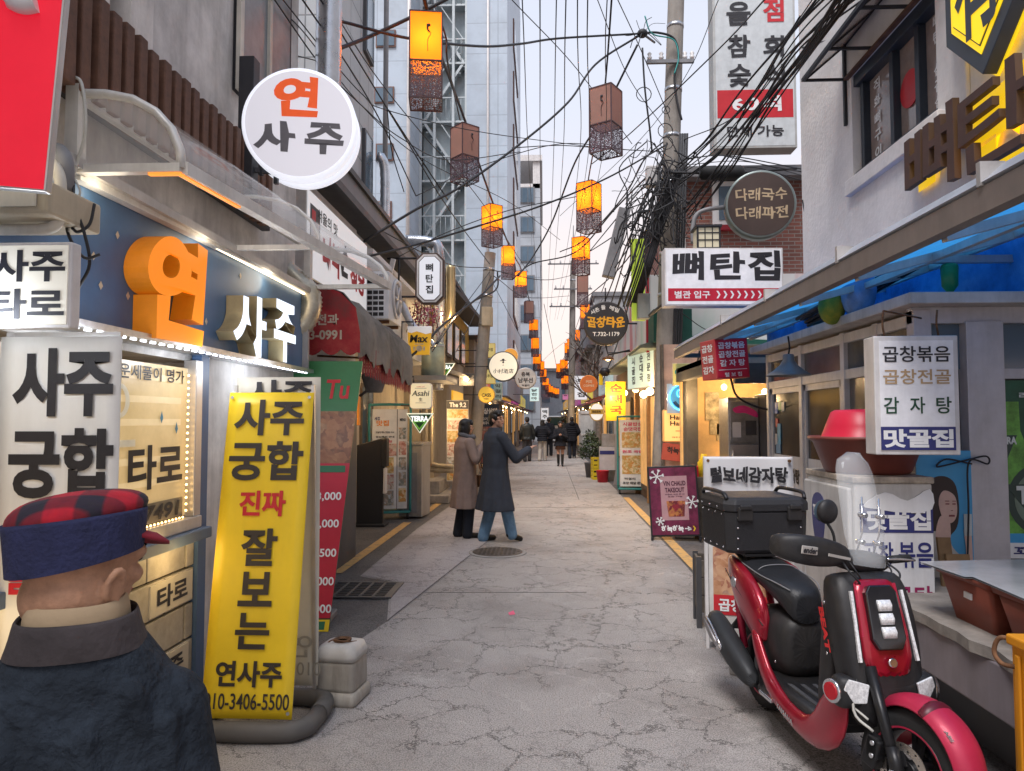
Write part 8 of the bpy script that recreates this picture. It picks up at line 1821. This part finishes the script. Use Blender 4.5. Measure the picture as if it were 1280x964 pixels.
def rz_(z,xc,hx,hy,ex=3.0,n=20,yc=0.0):
    return [Vector((xc+hx*math.copysign(abs(math.cos(2*math.pi*i/n))**(2/ex),math.cos(2*math.pi*i/n)),yc+hy*math.copysign(abs(math.sin(2*math.pi*i/n))**(2/ex),math.sin(2*math.pi*i/n)),z)) for i in range(n)]
def wheel(x,w,M=None,disc=True):
    c=(x,0,0.245);mb=MB()
    mb.lathe([(0.165,-w*0.42),(0.205,-w*0.5),(0.232,-w*0.40),(0.243,-w*0.2),(0.246,0),(0.243,w*0.2),(0.232,w*0.40),(0.205,w*0.5),(0.165,w*0.42)],c,48,'y',caps=False)
    for i in range(40):
        a=2*math.pi*i/40;mb.beam(Vector(c)+Vector((0.2455*math.cos(a),-w*0.34,0.2455*math.sin(a))),Vector(c)+Vector((0.2475*math.cos(a+0.09),w*0.02,0.2475*math.sin(a+0.09))),0.008,0.004)
    t_=mb.build('wheel',W['rubber'],sr,M=M)
    mb=MB();mb.lathe([(0.168,-w*0.42),(0.172,-w*0.46),(0.158,-w*0.44),(0.152,-w*0.2),(0.152,w*0.2),(0.158,w*0.44),(0.172,w*0.46),(0.168,w*0.42)],c,40,'y',caps=False);mb.lathe([(0.045,-0.06),(0.045,0.06)],c,20,'y')
    for i in range(5):
        a=2*math.pi*i/5+0.3
        for q in (-0.12,0.12):mb.beam(Vector(c)+Vector((0.04*math.cos(a),0,0.04*math.sin(a))),Vector(c)+Vector((0.156*math.cos(a+q),0,0.156*math.sin(a+q))),0.022,0.022,up=(0,1,0))
    mb.build('rim',blks,t_,M=M)
    mb=MB();mb.lathe([(0.1695,-w*0.462),(0.162,-w*0.455)],c,40,'y',caps=False);mb.build('rim_stripe',redm,t_,M=M)
    if disc:
        y=-0.072;mb=MB();N_=48;ro,ri=0.112,0.078
        mb.lathe([(ri,y),(ro,y),(ro,y+0.004),(ri,y+0.004)],c,N_,'y',smooth=False,caps=False);mb.build('brake_disc',mat('worn brake steel',(0.55,0.50,0.45),0.25,0.9,noise=0.15),t_,M=M)
        mb=MB()
        for i in range(18):
            a=2*math.pi*i/18;r_=0.088+0.014*(i%2);mb.lathe([(0.0045,y-0.0006),(0.0044,y-0.001)],(c[0]+r_*math.cos(a),0,c[2]+r_*math.sin(a)),8,'y',False)
        for i in range(5):
            a=2*math.pi*i/5;mb.beam(Vector(c)+Vector((0.03*math.cos(a),y+0.002,0.03*math.sin(a))),Vector(c)+Vector((0.08*math.cos(a+0.5),y+0.002,0.08*math.sin(a+0.5))),0.016,0.005,up=(0,1,0))
        mb.build('disc_holes',W['black'],t_,M=M)
    return t_
wheel(0.0,0.13,disc=False)
axis=Vector((-math.sin(R(26)),0,math.cos(R(26))));cpiv=Vector((1.27,0,0.245))
ST=Matrix.Translation(cpiv)@Matrix.Rotation(R(16),4,axis)@Matrix.Translation(-cpiv)
wheel(1.30,0.115,M=ST)
# fork, caliper, fender
for s in (-1,1):
    mb=MB();mb.cyl((1.30,s*0.095,0.235),(1.125,s*0.095,0.60),0.021,0.024);mb.cyl((1.305,s*0.095,0.225),(1.26,s*0.095,0.33),0.028,0.026);f=mb.build('fork_leg',blks,sr,M=ST)
    mb=MB();mb.cyl((1.30,s*0.12,0.245),(1.30,s*0.135,0.245),0.014,n=6);mb.build('axle_nut',chrome,f,M=ST)
mb=MB();mb.beam((1.17,-0.10,0.22),(1.20,-0.10,0.34),0.07,0.05,up=(0,1,0));mb.box((1.19,-0.10,0.30),(0.06,0.05,0.09));ca=mb.build('brake_caliper',blks,sr,0.008,M=ST)
mb=MB()
for z in (0.27,0.32):mb.cyl((1.20,-0.127,z),(1.20,-0.135,z),0.010,n=8)
mb.build('bolt',chrome,ca,M=ST)
mb=MB();mb.tube(bez([(1.17,-0.13,0.40),(1.08,-0.15,0.44),(1.05,-0.15,0.50),(1.12,-0.12,0.52),(1.08,-0.11,0.42)],5),0.005,5);mb.tube(bez([(1.19,-0.12,0.36),(1.12,-0.16,0.42),(1.10,-0.13,0.60)],5),0.006,5);mb.build('brake_hose',wcab,sr,M=ST)
def arc(a0,a1,r,hw,n=18,th=0.006,xs=1.0,c=(1.30,0,0.245),flare=0.0):
    mb=MB();rings=[]
    for i in range(n+1):
        f=i/n;a=R(a0+(a1-a0)*f);w_=hw*(0.55+0.45*math.sin(math.pi*min(1,max(0.0,f*0.8+0.18)))**0.7);rr_=r+0.02*math.sin(math.pi*f)
        P=[]
        for k in range(7):
            u=-1+2*k/6;rad=rr_-0.045*abs(u)**2.4;P.append(Vector((c[0]+rad*math.cos(a),u*w_,c[2]+rad*math.sin(a))))
        Q=[p-Vector((math.cos(a),0,math.sin(a)))*th for p in P[::-1]]
        rings.append(P+Q)
    return mb.loft(rings)
arc(14,125,0.285,0.088).build('front_fender',redm,sr,M=ST)
arc(-6,15,0.275,0.06).build('mud_flap',W['rubber'],sr,M=ST)
arc(67,84,0.2895,0.0882).build('fender_stripe',mat('dark maroon stripe',(0.09,0.008,0.018),0.4),sr,M=ST@Matrix.Translation((0,0,0.0015)))
mb=MB();write(mb,'ABS',0,0,0.012,0.045,bold=0.04,y=0,shear=0.3);mb.build('fender_lettering',chrome,sr,M=ST@Matrix.Translation((1.30+0.295*math.cos(R(52)),-0.070,0.245+0.275*math.sin(R(52))))@Matrix.Rotation(R(38),4,'Y')@Matrix.Rotation(R(-28),4,'X'))
# front shield: rounded black frame, red centre, headlight
FT=Matrix.Translation((1.035,0,0.72))@Matrix.Rotation(R(-17),4,'Y')
def shield(hy0,hy1,z0,z1,x0,x1,r=0.05):
    "rounded plate in local y-z of the shield, thickness along x"
    pts=[]
    for cy,cz,a0 in ((hy1-r,z1-r,0),(-hy1+r,z1-r,90),(-hy0+r,z0+r,180),(hy0-r,z0+r,270)):
        for i in range(6):a=R(a0+18*i);pts.append((cy+r*math.cos(a),cz+r*math.sin(a)))
    n_=len(pts);v=[(x0,y,z) for y,z in pts]+[(x1-0.10*(abs(y)/max(hy0,hy1))**2.5,y,z) for y,z in pts]
    mb=MB();mb.loft([[Vector(q) for q in v[:n_]],[Vector(q) for q in v[n_:]]],smooth=False);return mb
mb=MB();mb.loft([rz_(-0.40,-0.03,0.06,0.12,4),rz_(-0.27,-0.02,0.085,0.165,4),rz_(-0.05,0.0,0.095,0.185,4),rz_(0.15,0.0,0.09,0.180,4),rz_(0.235,-0.01,0.075,0.165,4),rz_(0.262,-0.02,0.055,0.14,4)]);mb.build('front_shell',blkp,sr,0,M=FT,subd=1)
mb=MB();mb.loft([rz_(-0.21,0.055,0.035,0.118,5),rz_(0.0,0.066,0.040,0.115,5),rz_(0.19,0.060,0.038,0.098,5),rz_(0.225,0.050,0.03,0.085,5)]);mb.build('red_centre_panel',redp,sr,M=FT,subd=1)
mb=MB();mb.prism([(-0.075,-0.03),(-0.05,-0.075),(0.05,-0.075),(0.075,-0.03),(0.07,0.16),(0.05,0.19),(-0.05,0.19),(-0.07,0.16)],-0.125,-0.085);hl=mb.build('headlight_housing',mat('gloss black lamp housing',(0.012,0.012,0.015),0.12,spec=0.8),sr,0.006,M=FT@Matrix.Rotation(R(90),4,'Z'))
mb=MB()
for z in (-0.005,0.05,0.105):mb.loft([rz_(z-0.023,0.124,0.012,0.030,4,yc=0.0),rz_(z,0.130,0.012,0.032,4),rz_(z+0.023,0.124,0.012,0.030,4)])
mb.build('headlight',lens,hl,M=FT)
for s in (-1,1):
    mb=MB();mb.beam((0.085,s*0.128,-0.12),(0.085,s*0.115,0.17),0.014,0.012);mb.build('day_light',lens,sr,M=FT)
    mb=MB();mb.beam((0.088,s*0.095,-0.02),(0.080,s*0.088,0.20),0.006,0.02);mb.build('trim_strip',redm,sr,M=FT)
mb=MB();mb.lathe([(0.020,-0.006),(0.020,0.0),(0.016,0.003)],n=20);mb.build('badge',chrome,sr,M=FT@Matrix.Translation((0.112,0,-0.125))@Matrix.Rotation(R(90),4,'Y'))
# lower nose bar with position lights
mb=MB();mb.loft([[p.yxz if False else Vector((p.y,p.x,p.z)) for p in rx_(y,0,hx,hz,3)] for y,hx,hz in ((-0.225,0.03,0.05),(-0.205,0.055,0.075),(-0.12,0.062,0.062),(0,0.066,0.048),(0.12,0.062,0.062),(0.205,0.055,0.075),(0.225,0.03,0.05))]);mb.build('nose_bar',blkp,sr,M=Matrix.Translation((1.105,0,0.50)),subd=1)
for s in (-1,1):
    mb=MB();q=[Vector((x,s*y,z)) for x,y,z in ((1.168,0.105,0.545),(1.152,0.185,0.565),(1.140,0.205,0.52),(1.152,0.165,0.465),(1.170,0.120,0.470))];mb.loft([q,[p+Vector((0.012,0,0)) for p in q]],smooth=False);mb.build('position_light',lens,sr,0.004)
    mb=MB();mb.lathe([(0.048,-0.010),(0.050,0.0),(0.045,0.012)],n=28,axis='y');b=mb.build('side_reflector',chrome,sr,M=Matrix.Translation((1.10,s*0.225,0.50))@Matrix.Rotation(R(s*-12),4,'Z'))
    mb=MB();mb.lathe([(0.036,-0.015),(0.036,0.016)],n=24,axis='y');mb.build('reflector_face',mat('red reflector',(0.45,0.01,0.02),0.25),b,M=Matrix.Translation((1.10,s*0.225,0.50))@Matrix.Rotation(R(s*-12),4,'Z'))
# inner leg shield, floor, sills
mb=MB();mb.loft([rz_(0.26,0.90,0.07,0.17,4),rz_(0.40,0.915,0.06,0.185,4),rz_(0.65,0.955,0.05,0.185,4),rz_(0.88,0.945,0.06,0.165,4),rz_(0.955,0.945,0.04,0.13,4)]);mb.build('leg_shield',blkp,sr,subd=1)
mb=MB();mb.loft([rx_(0.36,0.285,0.165,0.045,5),rx_(0.6,0.27,0.175,0.035,5),rx_(0.9,0.27,0.17,0.04,5)]);mb.build('floorboard',blkp,sr)
mb=MB()
for y in (-0.12,-0.06,0,0.06,0.12):mb.beam((0.45,y,0.309),(0.86,y,0.309),0.022,0.008)
mb.build('floor_mat',mat('grey floor rubber',(0.08,0.08,0.085),0.6),sr)
for s in (-1,1):
    mb=MB();path=[(0.24,0.52,0.02,0.025),(0.28,0.44,0.024,0.05),(0.36,0.32,0.028,0.055),(0.50,0.24,0.03,0.055),(0.70,0.20,0.03,0.055),(0.86,0.21,0.03,0.075),(0.97,0.30,0.03,0.12),(1.03,0.40,0.026,0.10),(1.06,0.50,0.02,0.06)]
    rings=[]
    for i,(x,z,hy,hz) in enumerate(path):
        a=path[max(0,i-1)];b=path[min(len(path)-1,i+1)];d_=Vector((b[0]-a[0],0,b[1]-a[1])).normalized();nrm=Vector((-d_.z,0,d_.x));o=[]
        for k in range(12):an=2*math.pi*k/12;o.append(Vector((x,s*(0.185-0.02*(i/8)),z))+Vector((0,1,0))*hy*math.cos(an)+nrm*hz*math.sin(an))
        rings.append(o)
    mb.loft(rings);mb.build('side_sill',redp,sr,subd=1)
    mb=MB();write(mb,'YAMAHA',0,0,0.028,0.17,bold=0.03,y=0)
    mb.build('sill_lettering',chrome,sr,M=Matrix.Translation((0.62,s*0.2085,0.213))@Matrix.Rotation(R(0 if s<0 else 180),4,'Z')@Matrix.Rotation(R(9 if s<0 else -9),4,'Y'))
mb=MB();write(mb,'BEAT',0,0,0.042,0.19,bold=0.05,y=0,shear=0.15);mb.build('shield_lettering',mat('bright red decal',(0.7,0.02,0.02),0.35),sr,M=Matrix.Translation((0.975,-0.187,0.72))@Matrix.Rotation(R(72),4,'Y'))
# rear body
mb=MB();mb.loft([rx_(0.05,0.50,0.10,0.10,3),rx_(0.18,0.47,0.14,0.17,3),rx_(0.34,0.46,0.155,0.19,3),rx_(0.44,0.47,0.13,0.16,3),rx_(0.48,0.48,0.09,0.12,3)]);mb.build('under_seat_body',blkp,sr,subd=1)
for s in (-1,1):
    mb=MB();mb.loft([rx_(-0.30,0.79,0.022,0.03,2.6,yc=s*0.085),rx_(-0.2,0.755,0.035,0.075,2.6,yc=s*0.115),rx_(-0.05,0.70,0.042,0.125,2.6,yc=s*0.145),rx_(0.12,0.64,0.044,0.15,2.6,yc=s*0.155),rx_(0.25,0.585,0.042,0.14,2.6,yc=s*0.158),rx_(0.33,0.545,0.032,0.09,2.6,yc=s*0.155)]);p_=mb.build('rear_side_panel',redp,sr,subd=1)
    mb=MB();mb.lathe([(0.030,-0.004),(0.030,0.004),(0.024,0.006)],n=24,axis='y');mb.build('side_badge',chrome,p_,M=Matrix.Translation((-0.02,s*0.188,0.71)))
mb=MB();mb.loft([rx_(-0.24,0.80,0.09,0.03,3),rx_(-0.12,0.81,0.125,0.04,3),rx_(0.08,0.785,0.14,0.045,3),rx_(0.22,0.765,0.138,0.05,3),rx_(0.34,0.74,0.125,0.065,3),rx_(0.44,0.70,0.10,0.085,3),rx_(0.49,0.66,0.07,0.09,3)]);mb.build('seat',seatm,sr,subd=1)
mb=MB()
for s in (-1,1):mb.tube(bez([(-0.2,s*0.108,0.822),(0.0,s*0.128,0.812),(0.2,s*0.130,0.795),(0.36,s*0.112,0.785),(0.45,s*0.08,0.765)],6),0.0035,5)
mb.tube(bez([(0.14,-0.135,0.79),(0.145,-0.07,0.832),(0.145,0.07,0.832),(0.14,0.135,0.79)],6),0.003,5);mb.build('seat_seam',W['gray'],sr)
mb=MB();mb.loft([rx_(-0.36,0.745,0.07,0.03,3),rx_(-0.28,0.74,0.085,0.045,3),rx_(-0.15,0.72,0.085,0.05,3)]);mb.build('tail_light',mat('red tail lens',(0.35,0.005,0.01),0.15),sr)
mb=MB();mb.prism([(-0.18,0.50),(-0.13,0.55),(-0.36,0.34),(-0.40,0.33)],-0.07,0.07);mb.build('rear_mudguard',blkp,sr)
mb=MB()
for s in (-1,1):mb.tube([(0.0,s*0.09,0.80),(-0.2,s*0.10,0.85),(-0.36,s*0.09,0.86)],0.012,6)
mb.bb(-0.36,0.0,-0.12,0.12,0.855,0.870);mb.build('rear_rack',blks,sr)
# exhaust and engine on the right side
mb=MB();mb.loft([rx_(-0.30,0.43,0.045,0.055,2.4,yc=-0.20),rx_(-0.26,0.41,0.065,0.075,2.4,yc=-0.20),rx_(-0.05,0.33,0.068,0.08,2.4,yc=-0.20),rx_(0.14,0.26,0.06,0.07,2.4,yc=-0.195),rx_(0.24,0.22,0.035,0.04,2.4,yc=-0.18)]);ex_=mb.build('exhaust',mat('dark grey exhaust cover',(0.035,0.038,0.042),0.5,0.3,noise=0.15),sr,subd=1)
mb=MB();mb.loft([rx_(-0.27,0.435,0.012,0.028,2.4,yc=-0.268),rx_(-0.2,0.405,0.014,0.045,2.4,yc=-0.272),rx_(-0.1,0.365,0.014,0.042,2.4,yc=-0.272),rx_(-0.02,0.325,0.010,0.022,2.4,yc=-0.268)]);mb.build('heat_shield',chrome,ex_,subd=1)
mb=MB();mb.loft([rx_(-0.24,0.425,0.006,0.016,2.4,yc=-0.284),rx_(-0.15,0.385,0.006,0.026,2.4,yc=-0.288),rx_(-0.06,0.345,0.006,0.014,2.4,yc=-0.284)]);mb.build('heat_shield_inset',mat('satin grey trim',(0.35,0.34,0.35),0.4,0.7),ex_)
mb=MB();mb.loft([rx_(-0.05,0.25,0.06,0.08,3,yc=0.13),rx_(0.2,0.25,0.075,0.10,3,yc=0.13),rx_(0.4,0.28,0.06,0.09,3,yc=0.11)]);mb.box((0.27,-0.03,0.24),(0.25,0.2,0.16));mb.cyl((0.30,-0.13,0.24),(0.30,-0.165,0.24),0.07,0.06);mb.build('engine',blks,sr,0.01)
mb=MB();mb.tube([(-0.22,0.10,0.70),(-0.06,0.10,0.32)],0.022,8);mb.tube([(-0.22,-0.10,0.70),(-0.06,-0.11,0.32)],0.022,8);mb.build('shock_absorber',redm,sr)
mb=MB();mb.tube(bez([(0.42,0.10,0.20),(0.40,0.16,0.10),(0.36,0.22,0.012),(0.28,0.24,0.012)],5),0.011,6);mb.build('side_stand',blks,sr)
mb=MB();mb.bb(0.36,0.5,-0.22,-0.17,0.215,0.235);mb.build('foot_peg',chrome,sr,0.004)
# handlebar, covers, muffs, mirror, windscreen
HB=ST
mb=MB();mb.cyl((1.125,0,0.60),(0.955,0,0.985),0.03);mb.loft([[Vector((p.y+0.94,p.x,p.z+1.01)) for p in rx_(y,0,hx,hz,3)] for y,hx,hz in ((-0.15,0.035,0.03),(-0.08,0.055,0.045),(0,0.065,0.052),(0.08,0.055,0.045),(0.15,0.035,0.03))]);mb.build('handlebar_cover',blkp,sr,M=HB,subd=1)
for s in (-1,1):
    mb=MB();mb.cyl((0.93,s*0.12,1.02),(0.87,s*0.36,1.03),0.014);mb.cyl((0.905,s*0.22,1.022),(0.868,s*0.37,1.03),0.019);mb.build('grip',W['rubber'],sr,M=HB)
    mb=MB();mb.tube(bez([(0.965,s*0.13,1.03),(0.96,s*0.22,1.035),(0.93,s*0.34,1.03)],5),0.006,6);mb.build('brake_lever',chrome,sr,M=HB)
    mb=MB();mb.tube(bez([(0.95,s*0.13,1.02),(1.02,s*0.15,0.98),(1.04,s*0.10,0.93),(1.0,s*0.06,0.90)],6),0.005,5);mb.tube(bez([(0.94,s*0.10,1.03),(1.01,s*0.11,0.99),(1.02,s*0.07,0.94),(1.0,s*0.03,0.90)],6),0.004,5);mb.build('control_cable',cable_m,sr,M=HB)
    if s>0:continue
    mb=MB();mb.loft([[Vector((0.985+p.y-0.30*abs(y)*0.55-(0.06 if abs(y)>0.35 else 0),s*p.x,1.03+p.z+0.01*abs(y)/0.3)) for p in rx_(y,0,hx,hz,3)] for y,hx,hz in ((0.10,0.02,0.03),(0.15,0.026,0.055),(0.25,0.03,0.068),(0.34,0.034,0.066),(0.40,0.05,0.055),(0.42,0.04,0.035))]);g_=mb.build('hand_guard',blkp,sr,M=HB,subd=1)
    mb=MB();mb.bb(-0.055,0.055,-0.006,0.0,-0.018,0.018);mb.build('guard_plate',mat('silver badge plate',(0.5,0.48,0.45),0.4,0.3),g_,0.003,M=HB@Matrix.Translation((0.972,s*0.325,1.045))@Matrix.Rotation(R(90-s*10),4,'Z')@Matrix.Rotation(R(-s*3),4,'Y'))
    mb=MB();write(mb,'ender',0,0,0.026,0.092,bold=0.04,y=-0.0075,shear=0.2);mb.build('guard_lettering',W['ink'],g_,M=HB@Matrix.Translation((0.972,s*0.325,1.045))@Matrix.Rotation(R(90-s*10),4,'Z')@Matrix.Rotation(R(-s*3),4,'Y'))
    mb=MB();mb.bb(-0.075,0.075,-0.005,0.0,-0.006,0.006);mb.build('guard_stripe',mat('pale grey reflective tape',(0.45,0.43,0.40),0.5),g_,M=HB@Matrix.Translation((1.0,s*0.185,1.03))@Matrix.Rotation(R(90-s*10),4,'Z')@Matrix.Rotation(R(-s*6),4,'Y'))
mb=MB();mb.tube(bez([(0.93,-0.14,1.05),(0.92,-0.15,1.12),(0.90,-0.175,1.17)],5),0.007,6);st_=mb.build('mirror_stem',blks,sr,M=HB)
mb=MB();mb.ell((0,0,0),(0.028,0.056,0.056),20,12);mb.build('mirror',blkp,st_,M=HB@Matrix.Translation((0.90,-0.175,1.215))@Matrix.Rotation(R(10),4,'X'))
mb=MB();mb.lathe([(0.05,0.0),(0.048,-0.004)],n=20,axis='x',smooth=False);mb.build('mirror_glass',W['glassblue'],st_,M=HB@Matrix.Translation((0.872,-0.175,1.215))@Matrix.Rotation(R(10),4,'X'))
mb=MB();P=[];nv=8;nz=12
for j in range(nz+1):
    v=j/nz;z=1.0+0.50*v;w_=0.125*(1.0-0.10*v) if v<0.82 else 0.1125*math.sqrt(max(0.02,1-((v-0.82)/0.185)**2));w_*=(0.75+0.25*min(1,v*4))
    for i in range(nv+1):u=-1+2*i/nv;P.append((1.045-0.16*v-0.05*u*u,u*w_,z))
mb.add(P,[(j*(nv+1)+i,j*(nv+1)+i+1,(j+1)*(nv+1)+i+1,(j+1)*(nv+1)+i) for j in range(nz) for i in range(nv)],True);wsn=mb.build('windscreen',glass('windscreen acrylic',(0.75,0.78,0.80),0.20,0.02),sr,M=HB)
so=wsn.modifiers.new('solid','SOLIDIFY');so.thickness=0.004
mb=MB()
for s in (-1,1):
    mb.tube([(0.96,s*0.05,1.04),(0.985,s*0.05,1.14),(0.965,s*0.05,1.30)],0.004,6)
    for z in (1.10,1.22):mb.cyl((1.0,s*0.05,z),(0.96,s*0.05,z),0.011,n=10)
mb.build('windscreen_mount',chrome,sr,M=HB)
# delivery box
bx=thing('delivery_box','large black delivery top box mounted behind the scooter seat','delivery box',(1.29,4.30,0.872),R(-81.8))
boxm=mat('black textured box plastic',(0.022,0.022,0.025),0.55,noise=0.12,scale=40,bump=0.12,bscale=160);BX=Matrix.Translation((-0.22,0.02,0))
def chamf(hx,hy,c):return [(hx,-hy+c),(hx,hy-c),(hx-c,hy),(-hx+c,hy),(-hx,hy-c),(-hx,-hy+c),(-hx+c,-hy),(hx-c,-hy)]
def cl_(mb,secs):mb.loft([[Vector((x,y,z)) for x,y in chamf(a,b,c)] for a,b,c,z in secs],smooth=False)
mb=MB();cl_(mb,[(0.215,0.235,0.04,0.0),(0.225,0.245,0.045,0.02),(0.232,0.255,0.05,0.24)]);mb.build('body',boxm,bx,0.006,M=BX)
mb=MB();cl_(mb,[(0.238,0.262,0.052,0.243),(0.238,0.262,0.052,0.285),(0.225,0.248,0.05,0.315),(0.20,0.222,0.045,0.322)]);mb.build('lid',boxm,bx,0.006,M=BX)
for s in (-1,1):MB().tube(bez([(0.19,s*0.238,0.312),(0.15,s*0.245,0.345),(0.0,s*0.245,0.35),(-0.15,s*0.245,0.345),(-0.19,s*0.238,0.312)],4),0.012,8).build('grab_rail',blks,bx,M=BX)
for y in (-0.15,0.15):
    mb=MB();mb.bb(0.232,0.252,y-0.045,y+0.045,0.19,0.275);mb.bb(0.24,0.262,y-0.035,y+0.035,0.255,0.285);mb.build('latch',blkp,bx,0.008,M=BX)
mb=MB()
for y in (-0.19,0.19):
    for z in (0.03,0.09,0.15,0.21):mb.ell((0.228+0.03*z,y,z),(0.004,0.006,0.006),8,6)
for x in (-0.15,-0.05,0.05,0.15):
    for z in (0.03,0.225):mb.ell((x,-0.247-0.04*z,z),(0.006,0.004,0.006),8,6)
for x in (-0.15,-0.02,0.1):mb.ell((x,-0.263,0.262),(0.006,0.004,0.006),8,6)
mb.build('rivet',chrome,bx,M=BX)
mb=MB()
for x,z in ((0.99,0.62),(0.975,0.84),(0.43,0.40),(0.30,0.34)):
    for q in (-1,1):mb.ell((x,q*(0.186 if x>0.6 else 0.158),z),(0.007,0.004,0.007),8,6)
mb.build('screw',chrome,sr)
mb=MB();mb.tube(bez([(-0.24,-0.150,0.742),(-0.05,-0.182,0.70),(0.12,-0.194,0.652),(0.26,-0.190,0.60),(0.335,-0.178,0.556)],6),0.003,5);mb.build('panel_gap',W['black'],sr)
